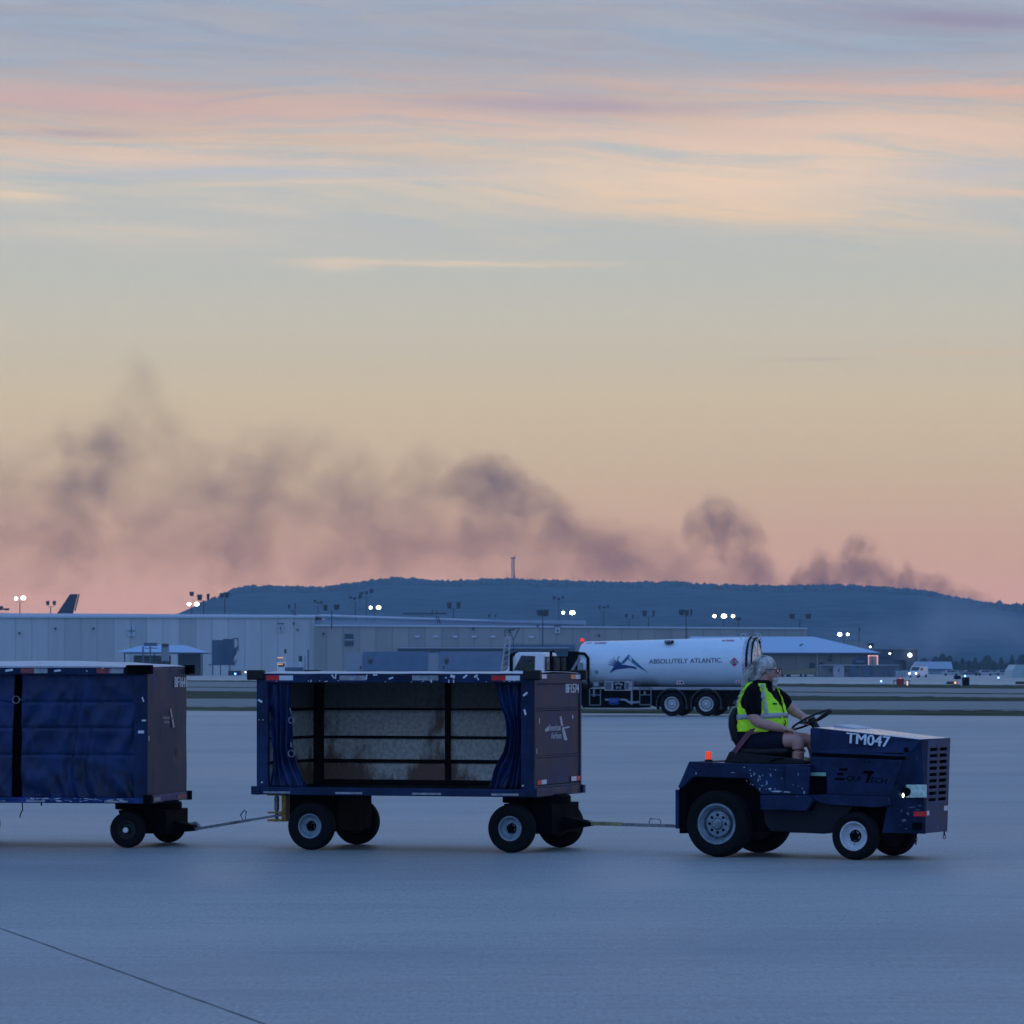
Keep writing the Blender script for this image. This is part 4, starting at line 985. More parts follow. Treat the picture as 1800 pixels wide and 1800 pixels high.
for x_, z_ in ((-.22, .86), (.05, .862), (.33, .855), (.93, .84), (.93, .65), (.56, .60 + .03), (.50, .50), (.88, .50)): mb.lathe([(0, -.004), (.009, -.004), (.010, 0)], (x_, fy - .006 if z_ > .61 else fy - .016, z_), 'y', 8)
for x_, z_ in ((1.0, .94), (1.0, .66), (1.65, .66), (1.80, .90), (1.0, 1.03), (1.9, 1.0)): mb.lathe([(0, -.005), (.008, -.005), (.009, 0)], (x_, -.499, z_), 'y', 8)
build('bolts', mb, 'navy_clean', tug)
mb = MB(); mb.box(.712, .716, fy - .0065, fy, .625, .882); mb.box(.40, .95, fy - .0065, fy, .608, .612); build('panel_seam', mb, 'black', tug)
mb = MB(); mb.box(1.865, 1.90, -.487, -.465, 1.02, 1.06); build('lid_latch', mb, 'black', tug, bevel=.003)
# beacon
mb = MB(); mb.lathe([(0, .885), (.040, .885), (.038, .925), (0, .93)], (-.15, -.42, 0), 'z', 20); bc = build('beacon_base', mb, 'black_plastic', tug, smooth=True)
mb = MB(); mb.lathe([(0, 1.005), (.024, 1.005), (.029, .995), (.031, .93), (0, .93)], (-.15, -.42, 0), 'z', 20)
m_, t_, p_, o_ = princ('orange beacon plastic'); p_.inputs['Base Color'].default_value = (.85, .10, .01, 1); p_.inputs['Roughness'].default_value = .3; p_.inputs['Emission Color'].default_value = (1, .045, .005, 1); p_.inputs['Emission Strength'].default_value = .55
build('beacon_lens', mb, m_, bc, smooth=True)
# seat
SY = -.10
mb = MB(); mb.prism([(-.03, .892), (.82, .885), (.82, .925), (.60, .955), (.10, 1.005), (.03, 1.005)], SY - .24, SY + .24); build('seat_base', mb, 'black_plastic', tug, bevel=.012)
st = empty('seat', tug)
def seat_ring(z, c, th, w): return [(c + th * math.copysign(abs(math.cos(a)) ** .7, math.cos(a)), SY + w * math.copysign(abs(math.sin(a)) ** .6, math.sin(a)), z) for a in [2 * math.pi * k / 24 for k in range(24)]]
mb = MB(); mb.loft([seat_ring(1.03, .115, .045, .20), seat_ring(1.12, .085, .055, .24), seat_ring(1.24, .055, .055, .25), seat_ring(1.34, .050, .050, .24), seat_ring(1.41, .062, .042, .20), seat_ring(1.445, .085, .022, .13)])
build('backrest', mb, 'black_plastic', st, smooth=True)
mb = MB(); mb.loft([seat_ring(1.10, .056, .035, .215), seat_ring(1.24, .028, .034, .23), seat_ring(1.34, .022, .032, .225), seat_ring(1.42, .040, .030, .18), seat_ring(1.452, .070, .018, .11)])
build('seat_shell', mb, mat('grey seat shell', (.16, .19, .20), .45), st, smooth=True)
mb = MB()
for k in range(14):
    z_ = 1.02 + .006 * k
def cush(x, zt, zb, w): return [(x, SY + w * math.copysign(abs(math.cos(a)) ** .6, math.cos(a)), (zt + zb) / 2 + (zt - zb) / 2 * math.copysign(abs(math.sin(a)) ** .7, math.sin(a))) for a in [2 * math.pi * k / 24 for k in range(24)]]
mb.loft([cush(.09, 1.05, .99, .20), cush(.14, 1.065, .965, .24), cush(.34, 1.055, .950, .25), cush(.54, 1.06, .955, .25), cush(.62, 1.05, .975, .23), cush(.65, 1.02, .99, .18)])
build('cushion', mb, 'black_plastic', st, smooth=True)
mb = MB(); mb.tube([(.46, SY - .25, .915), (.54, SY - .26, .94), (.60, SY - .26, .945)], .007, 6); build('seat_lever', mb, 'black', tug)
# steering wheel
sc_ = Vector((.785, -.10, 1.312)); ta = R(27)
e1 = Vector((math.cos(ta), 0, math.sin(ta))); e2 = Vector((0, 1, 0)); nn_ = Vector((-math.sin(ta), 0, math.cos(ta)))
sw = empty('steering_wheel', tug)
mb = MB(); pts = [sc_ + e1 * .205 * math.cos(a) + e2 * .205 * math.sin(a) for a in [2 * math.pi * k / 40 for k in range(41)]]; mb.tube(pts, .0105, 8, caps=False); build('wheel_rim', mb, 'black_plastic', sw, smooth=True)
mb = MB()
for a in (R(10), R(130), R(250)): mb.tube([sc_ - nn_ * .03, sc_ + (e1 * math.cos(a) + e2 * math.sin(a)) * .20], [.014, .009], 8)
mb.lathe([(0, .02), (.035, .015), (.045, -.03), (.03, -.06)], (0, 0, 0), 'z', 16)
vs = mb.v[-64:]; mb.v[-64:] = [tuple(sc_ + e1 * v_[0] + e2 * v_[1] + nn_ * v_[2]) for v_ in vs]
build('wheel_spoke', mb, 'black_plastic', sw, smooth=True)
mb = MB(); mb.tube([sc_ - nn_ * .03, sc_ - nn_ * .16 + Vector((.01, 0, 0)), sc_ - nn_ * .34], [.032, .042, .035], 12); build('steering_column', mb, 'black_plastic', tug, smooth=True)

# ------------------------------------------------------------------ driver
dr = thing('person', 'driver with long grey hair and beard in a lime vest, seated on the tow tractor', 'person', (2.204, 39.58, 0), R(-26))
PY = -.10
def oval(c, rx, ry, n=28, tilt=0., p=.9):
    out = []
    for k in range(n):
        a = 2 * math.pi * k / n; x = rx * math.copysign(abs(math.cos(a)) ** p, math.cos(a)); y = ry * math.copysign(abs(math.sin(a)) ** p, math.sin(a))
        out.append((c[0] + x * math.cos(tilt), c[1] + y, c[2] - x * math.sin(tilt)))
    return out
TOR = [(1.04, .200, .165, .205), (1.10, .215, .19, .215), (1.18, .235, .215, .222), (1.27, .255, .228, .225), (1.35, .258, .215, .222), (1.43, .258, .190, .218), (1.50, .256, .160, .212), (1.555, .256, .128, .190), (1.595, .262, .108, .160), (1.632, .270, .088, .105)]
TOR = [(z if z < 1.27 else 1.27 + (z - 1.27) * 1.14, a, b, c) for z, a, b, c in TOR]
def tor(z):
    for a, b in zip(TOR, TOR[1:]):
        if z <= b[0]:
            t = max(0, (z - a[0]) / (b[0] - a[0])); return [a[i] + (b[i] - a[i]) * t for i in range(1, 4)]
    return list(TOR[-1][1:])
def limb(mb, pts, rs, seg=16, sub=4):
    P = [Vector(p) for p in pts]; out = []; ro = []
    n = len(P)
    for i in range(n - 1):
        p0 = P[max(i - 1, 0)]; p1 = P[i]; p2 = P[i + 1]; p3 = P[min(i + 2, n - 1)]
        for k in range(sub):
            t = k / sub; out.append(.5 * ((2 * p1) + (p2 - p0) * t + (2 * p0 - 5 * p1 + 4 * p2 - p3) * t * t + (3 * p1 - p0 - 3 * p2 + p3) * t ** 3))
            ro.append(rs[i] + (rs[i + 1] - rs[i]) * t)
    out.append(P[-1]); ro.append(rs[-1]); mb.tube(out, ro, seg)
    mb.ball(out[0], ro[0], 12, 8); mb.ball(out[-1], ro[-1], 12, 8)
def remesh(o, voxel, smooth=4):
    r_ = o.modifiers.new('skin', 'REMESH'); r_.mode = 'VOXEL'; r_.voxel_size = voxel; r_.use_smooth_shade = True
    q = o.modifiers.new('soften', 'SMOOTH'); q.factor = .5; q.iterations = smooth
nS = Vector((.262, PY - .205, 1.550)); fS = Vector((.30, PY + .205, 1.550))
nE = Vector((.318, PY - .275, 1.305)); nW = Vector((.545, PY - .165, 1.225))
fE = Vector((.480, PY + .265, 1.395)); fW = Vector((.655, PY + .165, 1.318))
mb = MB()
mb.loft([oval((c, PY, z), rx * .93, ry * .93) for z, c, rx, ry in TOR])
limb(mb, [(.265, PY, 1.63), (.285, PY, 1.66), (.305, PY, 1.74)], [.078, .070, .066])          # neck
mb.ball((.305, PY, 1.805), (.098, .078, .108), 20, 14)                                     # skull
mb.ball((.355, PY + .005, 1.760), (.072, .062, .085), 16, 12)                              # face
mb.ball((.370, PY + .006, 1.712), (.048, .045, .035), 12, 8)                               # jaw
mb.ball((.418, PY + .008, 1.783), (.020, .045, .012), 10, 8)                               # brow
limb(mb, [(.420, PY + .01, 1.785), (.438, PY + .012, 1.765), (.448, PY + .013, 1.750)], [.010, .012, .015], 10)   # nose
mb.ball((.425, PY + .010, 1.722), (.014, .026, .008), 10, 8)                               # lips
for s_ in (-1, 1): mb.ball((.315, PY + s_ * .080, 1.775), (.022, .012, .034), 12, 8, .25); mb.ball((.330, PY + s_ * .088, 1.780), (.012, .008, .022), 8, 6)
limb(mb, [nS, (nS + nE) / 2 + Vector((-.008, -.012, 0)), nE, (nE + nW) / 2 + Vector((0, -.01, -.008)), nW], [.072, .062, .054, .050, .034])
limb(mb, [fS, (fS + fE) / 2 + Vector((0, .01, .004)), fE, (fE + fW) / 2, fW], [.070, .060, .050, .044, .031])
def hand(mb, wrist, d, up, side, curl, size=1.0):
    """palm with four fingers and a thumb; d points along the hand, up is the back of the hand, side towards the thumb"""
    d = d.normalized(); up = up.normalized(); side = side.normalized(); w = Vector(wrist)
    c = w + d * .048 * size
    for k in range(5):
        a = w + d * (.01 + .020 * k) * size
        mb.ball(a, (.026 * size, .030 * size, .018 * size), 10, 8)
    ln = [.066, .078, .072, .056]
    for i in range(4):
        b = w + d * .088 * size + side * (.029 - .0195 * i) * size; L_ = ln[i] * size; p = [b - d * .02, b]
        ang = 0; q = b
        for j, f in enumerate((.45, .30, .25)):
            ang += curl[j]; q = q + (d * math.cos(ang) - up * math.sin(ang)) * L_ * f; p.append(q)
        limb(mb, p, [.0095 * size, .0098 * size, .0092 * size, .0085 * size, .0075 * size], 8, 2)
    b = w + d * .022 * size + side * .026 * size
    limb(mb, [b, b + (d * .55 + side * .8) * .034 * size, b + (d * .85 + side * .5 - up * .3) * .066 * size, b + (d * .9 - up * .6 + side * .3) * .086 * size], [.014 * size, .0115 * size, .0105 * size, .009 * size], 8, 2)
hand(mb, nW, Vector((1, .22, -.16)), Vector((.10, -.15, 1)), Vector((.1, 1, 0)), (.22, .35, .30))
hand(mb, fW, Vector((.75, -.62, -.08)), Vector((.15, .2, 1)), Vector((-.75, -.6, .1)), (.75, .95, .7))
nK = Vector((.668, PY - .135, 1.108)); fK = Vector((.690, PY + .170, 1.105))
limb(mb, [(.17, PY - .11, 1.105), (.34, PY - .125, 1.115), (.52, PY - .13, 1.112), nK, (.700, PY - .135, 1.03), (.693, PY - .135, .93), (.685, PY - .135, .80)], [.098, .095, .082, .066, .058, .058, .040])
limb(mb, [(.17, PY + .11, 1.105), (.34, PY + .135, 1.115), (.54, PY + .16, 1.112), fK, (.735, PY + .17, 1.03), (.760, PY + .17, .93), (.80, PY + .17, .80)], [.098, .093, .080, .064, .056, .056, .038])
bd = build('body', mb, 'skin', dr, smooth=True); remesh(bd, .0055, 3)
# shirt and shorts
mb = MB(); mb.loft([oval((c, PY, z), rx, ry) for z, c, rx, ry in TOR if z > 1.09] + [oval((.278, PY, 1.690), .080, .085)])
limb(mb, [nS + Vector((0, .03, .012)), nS, (nS + nE) / 2 + Vector((-.008, -.012, .015)), nS * .36 + nE * .64 + Vector((-.005, -.008, 0))], [.070, .088, .084, .078])
limb(mb, [fS + Vector((0, -.03, .012)), fS, (fS + fE) / 2 + Vector((0, .01, .012)), fS * .42 + fE * .58], [.070, .086, .080, .073])
sh = build('shirt', mb, 'shirt', dr, smooth=True); remesh(sh, .008, 3)
mb = MB(); mb.loft([oval((.205, PY, 1.035), .175, .212), oval((.215, PY, 1.10), .20, .225), oval((.235, PY, 1.185), .222, .232), oval((.245, PY, 1.215), .222, .230)])
limb(mb, [(.17, PY - .11, 1.10), (.34, PY - .13, 1.108), (.50, PY - .135, 1.108)], [.112, .112, .105]); limb(mb, [(.17, PY + .11, 1.10), (.34, PY + .135, 1.108), (.50, PY + .155, 1.108)], [.112, .11, .103])
so = build('shorts', mb, 'shorts', dr, smooth=True); remesh(so, .008, 3)
mb = MB()
for s_, x_, y_ in ((-1, .688, -.135), (1, .80, .17)):
    limb(mb, [(x_, PY + y_, .90), (x_, PY + y_, .80), (x_ + .01, PY + y_, .70)], [.052, .050, .050], 14); limb(mb, [(x_ - .02, PY + y_, .665), (x_ + .08, PY + y_, .655), (x_ + .17, PY + y_, .645)], [.050, .046, .036], 14)
bo = build('boots', mb, 'black', dr, smooth=True); remesh(bo, .008, 2)
# vest: an open shell over the shirt, arm holes cut out round the sleeves
def vp(a, z, off):        # a: angle from +x, going through the far side; -90 deg is the near side
    c, rx, ry = tor(z); k = .9
    x = (rx + off) * math.copysign(abs(math.cos(a)) ** k, math.cos(a)); y = (ry + off) * math.copysign(abs(math.sin(a)) ** k, math.sin(a))
    wr = .009 * mnoise.noise((a * 2.5, z * 16, 2)) + .009 * mnoise.noise((a * 5 + z * 22, z * 26, 5)) + .004 * (1 - abs(mnoise.noise((a * 6 - z * 14, z * 18, 9))) * 3)
    return (c + x + wr, PY + y + wr, z)
def in_hole(a, z):
    for sgn in (-1, 1):
        da = (a * sgn - R(88)) / R(52); dz_ = (z - 1.545) / .135
        aa = (a + math.pi) % (2 * math.pi) - math.pi
        da = (aa - sgn * R(97)) / R(36)
        if da * da + dz_ * dz_ < 1: return True
    return False
mb = MB(); NA, NZ = 150, 90; z0v, z1v = 1.195, 1.668
idx = {}
for j in range(NZ + 1):
    for i in range(NA):
        a = 2 * math.pi * i / NA; z_ = z0v + (z1v - z0v) * j / NZ
        mb.v.append(vp(a, z_, .024 + .004 * (1 - (z_ - z0v) / .4)))
for j in range(NZ):
    for i in range(NA):
        a = 2 * math.pi * (i + .5) / NA; z_ = z0v + (z1v - z0v) * (j + .5) / NZ
        aa = (a + math.pi) % (2 * math.pi) - math.pi
        if in_hole(a, z_): continue
        if abs(aa) < R(6) + max(0, z_ - 1.44) / .22 * R(42) and z_ > 1.42: continue       # open V neck
        if z_ > 1.655 and abs(aa) < R(110): continue
        mb.f.append((j * NA + i, j * NA + (i + 1) % NA, (j + 1) * NA + (i + 1) % NA, (j + 1) * NA + i))
build('vest', mb, 'vest', dr, smooth=True, solid=.004)
def band(fa, fz, n, name='reflective_band', m_='grey_band', off=.034, w=None):
    mb = MB(); vs = []
    for k in range(n + 1):
        t = k / n
        for s_ in (0, 1): a, z_ = fa(t, s_), fz(t, s_); vs.append(vp(a, z_, off))
    mb.add(vs, [(2 * k, 2 * k + 1, 2 * k + 3, 2 * k + 2) for k in range(n)])
    return build(name, mb, m_, dr, smooth=True, solid=.002)
band(lambda t, s_: R(-178 + 356 * t) + math.pi * 0, lambda t, s_: 1.315 + .05 * s_ + .012 * math.cos(R(-178 + 356 * t)), 90)
for sg in (-1, 1):
    band(lambda t, s_: sg * (R(52) + R(9) * s_), lambda t, s_: 1.36 + .29 * t, 24)
    band(lambda t, s_: sg * (R(140) + R(9) * s_), lambda t, s_: 1.36 + .29 * t, 24)
band(lambda t, s_: R(-3) + R(3) * s_, lambda t, s_: 1.20 + .22 * t, 20, 'vest_zip', 'shirt', .031)
band(lambda t, s_: R(-36) + R(14) * t, lambda t, s_: 1.455 + .014 * s_, 6, 'pocket_edge', 'shorts', .032)
mb = MB(); mb.bar((.455, PY - .075, 1.40), (.49, PY - .03, 1.22), .012, .03); build('lanyard', mb, 'shirt', dr)
mb = MB(); pts = [(.065, PY - .23, .985), (.13, PY - .248, 1.05), (.20, PY - .262, 1.13), (.25, PY - .262, 1.19), (.34, PY - .22, 1.215)]
for p, q in zip(pts, pts[1:]): mb.bar(p, q, .006, .052)
build('seat_belt', mb, 'belt', dr)
# hair and beard
mb = MB()
mb.ball((.292, PY, 1.822), (.118, .098, .108), 22, 16)
mb.ball((.245, PY, 1.775), (.095, .098, .110), 20, 14)
mb.ball((.205, PY - .005, 1.712), (.076, .088, .076), 18, 12)
mb.ball((.172, PY - .005, 1.665), (.074, .086, .058), 16, 12); mb.ball((.150, PY - .005, 1.640), (.045, .070, .035), 16, 12)
mb.ball((.345, PY - .070, 1.820), (.050, .022, .050), 12, 8); mb.ball((.345, PY + .070, 1.820), (.050, .022, .050), 12, 8)
hr = build('hair', mb, 'hair', dr, smooth=True); remesh(hr, .008, 5)
tex = bpy.data.textures.new('locks', 'CLOUDS'); tex.noise_scale = .03
dm = hr.modifiers.new('locks', 'DISPLACE'); dm.texture = tex; dm.strength = .018
mb = MB(); rr = random.Random(4)
for k in range(700):
    a = R(rr.uniform(100, 260)); z_ = rr.uniform(1.74, 1.90); h0 = Vector((.285 + .10 * math.cos(a) * math.sqrt(max(.05, 1 - ((z_ - 1.80) / .125) ** 2)), PY + .10 * math.sin(a) * math.sqrt(max(.05, 1 - ((z_ - 1.80) / .125) ** 2)), z_))
    ex_ = Vector((rr.uniform(.09, .21), PY + rr.uniform(-.10, .09), rr.uniform(1.615, 1.67)))
    mid = (h0 + ex_) / 2 + Vector((-.035 + rr.uniform(-.012, .012), (h0.y - PY) * .35, .02))
    mb.tube([h0, mid, ex_ + Vector((.01, 0, .02)), ex_], [.004, .005, .004, .0015], 4, caps=False)
build('hair_locks', mb, 'hair', dr, smooth=True)
mb = MB(); mb.ball((.404, PY + .008, 1.692), (.032, .038, .030), 16, 12); mb.ball((.398, PY + .008, 1.655), (.028, .034, .042), 14, 10); mb.ball((.386, PY + .008, 1.618), (.016, .022, .036), 12, 8)
mb.ball((.430, PY + .010, 1.733), (.013, .028, .008), 10, 8)
be = build('beard', mb, 'beard', dr, smooth=True); remesh(be, .006, 3)
dm = be.modifiers.new('curls', 'DISPLACE'); dm.texture = tex; dm.strength = .010
gl = empty('glasses', dr)
mb = MB()
for s_ in (-1, 1):
    mb.tube([(.448, PY + .008 + s_ * .010, 1.792), (.446, PY + .008 + s_ * .060, 1.795), (.440, PY + .008 + s_ * .068, 1.790), (.330, PY + s_ * .088, 1.792)], .0038, 6)
    mb.tube([(.448, PY + .008 + s_ * .012, 1.792), (.449, PY + .008 + s_ * .014, 1.762), (.447, PY + .008 + s_ * .050, 1.760), (.444, PY + .008 + s_ * .062, 1.790)], .0028, 6)
mb.tube([(.449, PY - .002, 1.786), (.449, PY + .018, 1.786)], .003, 6); build('glasses_frame', mb, 'black', gl)
for s_ in (-1, 1):
    mb = MB(); mb.poly([(.4475, PY + .008 + s_ * .013, 1.790), (.4475, PY + .008 + s_ * .015, 1.764), (.4455, PY + .008 + s_ * .050, 1.762), (.4435, PY + .008 + s_ * .061, 1.788)]); build('lens', mb, 'lens', gl)
for s_ in (-1, 1):
    mb = MB(); mb.ball((.412, PY + .008 + s_ * .030, 1.775), .011, 10, 8); build('eye', mb, mat('eye', (.5, .5, .5), .2), dr, smooth=True)

# ------------------------------------------------------------------ fuel tanker
tk = thing('fuel_tanker', 'white airport fuel tanker truck with blue bird emblem, parked across the apron edge', 'fuel tanker', (6.30, 155.97, 0), R(-13))
TN = 2.05
def tank_sec(x):
    t = (x + 3.55) / 6.4; top = 2.83 + .15 * t; bot = 1.10 - .02 * t
    return (top + bot) / 2, (top - bot) / 2
def tank_y(x, z):
    zc, hh = tank_sec(x); q = min(.995, abs((z - zc) / hh)); return -1.22 * (1 - q ** TN) ** (1 / TN)
def tring(x, k=1.):
    zc, hh = tank_sec(x); out = []
    for i in range(48):
        a = 2 * math.pi * i / 48; c, s_ = math.cos(a), math.sin(a)
        out.append((x, 1.22 * k * math.copysign(abs(c) ** (2 / TN), c), zc + hh * k * math.copysign(abs(s_) ** (2 / TN), s_)))
    return out
M['tank_white'] = mat('white tank paint', (.62, .74, .82), .2, spec=.8, var=.03, scale=2.)
M['cab_white'] = mat('white cab paint', (.78, .80, .82), .3, var=.05)
M['chrome'] = mat('polished steel', (.5, .52, .55), .22, .85, var=.1)
mb = MB(); mb.loft([tring(x) for x in [-3.55 + .25 * i for i in range(26)]]); build('tank', mb, 'tank_white', tk, smooth=True)
mb = MB(); mb.loft([tring(2.70, 1.0), tring(2.80, .985), tring(2.95, .94), tring(3.06, .80), tring(3.13, .55), tring(3.16, .2)]); build('tank_end', mb, mat('bare metal tank end', (.52, .54, .58), .25, .5, var=.1), tk, smooth=True)
mb = MB()
for x, k in ((2.86, 1.005), (3.05, .97)):
    r_ = tring(x, k); mb.tube([(p[0], p[1], p[2]) for p in r_] + [r_[0]], .035, 6, caps=False)
build('end_ring', mb, 'black', tk, smooth=True)
mb = MB(); r_ = tring(2.95, 1.0); mb.tube(r_ + [r_[0]], .025, 6, caps=False); build('end_trim', mb, 'chrome', tk, smooth=True)
mb = MB(); mb.loft([tring(-3.55, 1.0), tring(-3.64, .93), tring(-3.68, .6)]); build('tank_front', mb, 'tank_white', tk, smooth=True)
mb = MB(); mb.box(-2.2, 3.0, -1.18, 1.18, .985, 1.10); build('tank_skirt', mb, mat('grey skirt rail', (.28, .30, .33), .4), tk, bevel=.02)
mb = MB(); mb.box(-4.9, 3.05, -.45, .45, .62, 1.02); mb.box(2.2, 3.05, -1.1, 1.1, .62, .98); mb.box(-.75, 2.1, -.9, .9, .35, .75); mb.box(2.9, 3.0, -1.1, 1.1, .5, .62)
build('chassis', mb, 'black', tk)
for x in (0, 1.32):
    for y in (-1.02, 1.02): wheel(tk, (x, y, .455), .455, .36, .27, M['rim_white'], 'truck', -1 if y < 0 else 1)
for y in (-1.02, 1.02): wheel(tk, (-6.45, y, .455), .455, .30, .27, M['rim_white'], 'truck', -1 if y < 0 else 1)
mb = MB()
for x in (0, 1.32):
    for y0 in (-1.22, .80):
        for k in range(14):
            a0 = R(200 - k * 15.7); a1 = R(200 - (k + 1) * 15.7); f_ = lambda r, a: (x + r * math.cos(a), .455 + r * math.sin(a))
            p = [f_(.56, a0), f_(.56, a1), f_(.60, a1), f_(.60, a0)]; mb.prism(p, y0, y0 + .42)
build('wheel_arch', mb, mat('black arch plastic', (.02, .022, .026), .5), tk)
mb = MB(); mb.box(2.05, 2.08, -1.2, -.8, .22, .85); build('mudflap', mb, 'black', tk)
mb = MB(); mb.tube([(2.35, -.9, .62), (2.5, -.9, .45), (2.48, -.9, .30), (2.56, -.9, .18)], .04, 8); mb.tube([(2.3, -.9, .5), (2.75, -.9, .55)], .05, 8); build('rear_hose', mb, 'steel', tk, smooth=True)
mb = MB(); mb.lathe([(0, -.05), (.09, -.05), (.09, .05), (0, .05)], (2.46, -1.12, 1.02), 'y', 14); build('tail_lamp', mb, 'black', tk)
def tl(px, py): return ((px - 1180.4) * .02187, 1.8 - (py - 1175) / 46.5)
def sf(cx, cy, o=.012):          # logo and lettering follow the curved tank side
    x, z = tl(1000 + cx / 5.294, 1100 + cy / 5.294); return (x, tank_y(x, z) - o, z)
teal = mat('teal decal', (.02, .13, .24), .4); dblue = mat('deep blue decal', (.01, .045, .18), .4)
def poly_strip(name, A, B, m_, par):
    mb = MB(); n = len(A); mb.add([sf(*p) for p in A] + [sf(*p) for p in B], [(i, i + 1, n + i + 1, n + i) for i in range(n - 1)]); return build(name, mb, m_, par)
poly_strip('emblem_peak', [(480, 350), (515, 308), (551, 266), (600, 312), (650, 358), (700, 404), (738, 437)], [(512, 352), (532, 330), (551, 310), (590, 345), (635, 378), (685, 408), (738, 438)], teal, tk)
poly_strip('emblem_body', [(372, 440), (395, 410), (420, 375), (460, 358), (510, 362), (560, 372), (605, 378), (630, 390)], [(373, 441), (405, 424), (440, 408), (480, 402), (530, 396), (570, 392), (600, 398), (629, 404)], dblue, tk)
for base, mid, tip in (((470, 372), (395, 372), (356, 350)), ((470, 366), (395, 355), (368, 325)), ((475, 362), (405, 338), (386, 305)), ((480, 358), (412, 325), (412, 288)), ((490, 356), (418, 310), (478, 284))):
    A, B = [], []
    for k in range(13):
        t_ = k / 12; x = (1 - t_) ** 2 * base[0] + 2 * t_ * (1 - t_) * mid[0] + t_ * t_ * tip[0]; y = (1 - t_) ** 2 * base[1] + 2 * t_ * (1 - t_) * mid[1] + t_ * t_ * tip[1]
        dx_ = 2 * (1 - t_) * (mid[0] - base[0]) + 2 * t_ * (tip[0] - mid[0]); dy_ = 2 * (1 - t_) * (mid[1] - base[1]) + 2 * t_ * (tip[1] - mid[1]); l_ = math.hypot(dx_, dy_); w_ = 6.5 * (1 - t_) ** .6 + .5; A.append((x + dy_ / l_ * w_, y - dx_ / l_ * w_)); B.append((x - dy_ / l_ * w_, y + dx_ / l_ * w_))
    poly_strip('emblem_feather', A, B, dblue, tk)
def tlet(name, body, cx, cy, w, h, m_, slope=-.02, **kw):
    return lettering(name, body, lambda a, b: sf(cx + a * 5.294, cy - b * 5.294 + a * 5.294 * slope, .016), w, h, m_, tk, **kw)
M['grey_letter'] = mat('dark grey lettering', (.05, .07, .10), .5)
M['red_letter'] = mat('red lettering', (.35, .03, .05), .5)
tlet('company_lettering', 'ABSOLUTELY', 746, 354, 68, 8.2, 'grey_letter', bold=.14)
tlet('company_lettering', 'ATLANTIC.', 1128, 347, 56, 8.2, 'grey_letter', bold=.14)
tlet('tank_number', '72', 231, 445, 6, 5, 'black_letter', bold=.25)
tlet('warning_lettering', 'FLAMMABLE', 200, 168, 21, 3.4, 'red_letter', bold=.15); tlet('fuel_lettering', 'AVFUEL', 118, 167, 11, 3, 'grey_letter')
tlet('warning_lettering', 'NO SMOKING', 1398, 145, 21, 3.2, 'red_letter', slope=0, bold=.15)
def plate(name, x0, y0, x1, y1, m_, par=None, o=.014):
    mb = MB(); mb.poly([sf(x0, y1, o), sf(x1, y1, o), sf(x1, y0, o), sf(x0, y0, o)]); return build(name, mb, m_, par or tk)
x_, z_ = tl(1165.5, 1130.4); mb = MB(); mb.box(x_, x_ + .29, -.90, -.55, z_, z_ + .105); jp = build('fuel_plate', mb, 'black_letter', tk)
lettering('fuel_lettering', 'JET A', lambda a, b: (x_ + .03 + a, -.905, z_ + .022 + b), .23, .062, 'num', jp, bold=.004)
mb = MB(); mb.poly([sf(1494, 338, .014), sf(1537, 381, .014), sf(1580, 338, .014), sf(1537, 294, .014)]); pl = build('hazard_placard', mb, mat('placard red', (.45, .02, .06), .45), tk)
mb = MB(); mb.poly([sf(1506, 350, .018), sf(1568, 350, .018), sf(1568, 326, .018), sf(1506, 326, .018)]); build('placard_band', mb, 'num', pl)
lettering('placard_number', '1863', lambda a, b: sf(1511 + a * 5.294, 347 - b * 5.294, .022), 10, 3.4, 'black_letter', pl, bold=.2)
for x0, x1, y0, y1 in ((1006, 1068, 512, 544), (1552, 1585, 506, 534)):
    x_, z_ = tl(1000 + x0 / 5.294, 1100 + y1 / 5.294); x2_, z2_ = tl(1000 + x1 / 5.294, 1100 + y0 / 5.294)
    mb = MB(); mb.box(x_, x2_, -1.23, -1.15, z_, z2_); sp = build('switch_plate', mb, 'white', tk)
    mb = MB(); mb.lathe([(0, -.01), (.045, -.01), (.045, .01)], ((x_ + x2_) / 2 - (.06 if x1 - x0 > 50 else 0), -1.235, (z_ + z2_) / 2), 'y', 10); build('switch', mb, 'red', sp)
    if x1 - x0 > 50: mb = MB(); mb.lathe([(0, -.01), (.045, -.01), (.045, .01)], (x2_ - .07, -1.235, (z_ + z2_) / 2), 'y', 10); build('switch', mb, 'black', sp)
def tb(mb, cx0, cx1, cy0, cy1, y0, y1):
    x0, z1 = tl(1000 + cx0 / 5.294, 1100 + cy0 / 5.294); x1, z0 = tl(1000 + cx1 / 5.294, 1100 + cy1 / 5.294); mb.box(x0, x1, y0, y1, z0, z1)
mb = MB(); tb(mb, 330, 590, 514, 605, -1.25, -.9); cab_ = build('control_cabinet', mb, mat('cabinet grey', (.34, .34, .36), .45), tk, bevel=.01)
mb = MB(); tb(mb, 415, 518, 520, 595, -1.262, -1.24); build('control_recess', mb, 'black', cab_)
mb = MB(); tb(mb, 340, 395, 525, 592, -1.262, -1.24); tb(mb, 528, 560, 530, 590, -1.262, -1.24); build('gauge_panel', mb, mat('gauge panel', (.10, .12, .16), .4), cab_)
mb = MB()
for cx, cy in ((440, 540), (465, 535), (490, 545), (450, 575), (480, 575)): x_, z_ = tl(1000 + cx / 5.294, 1100 + cy / 5.294); mb.lathe([(0, -.02), (.05, -.02), (.05, .0)], (x_, -1.27, z_), 'y', 10)
build('gauge', mb, 'rim', cab_)
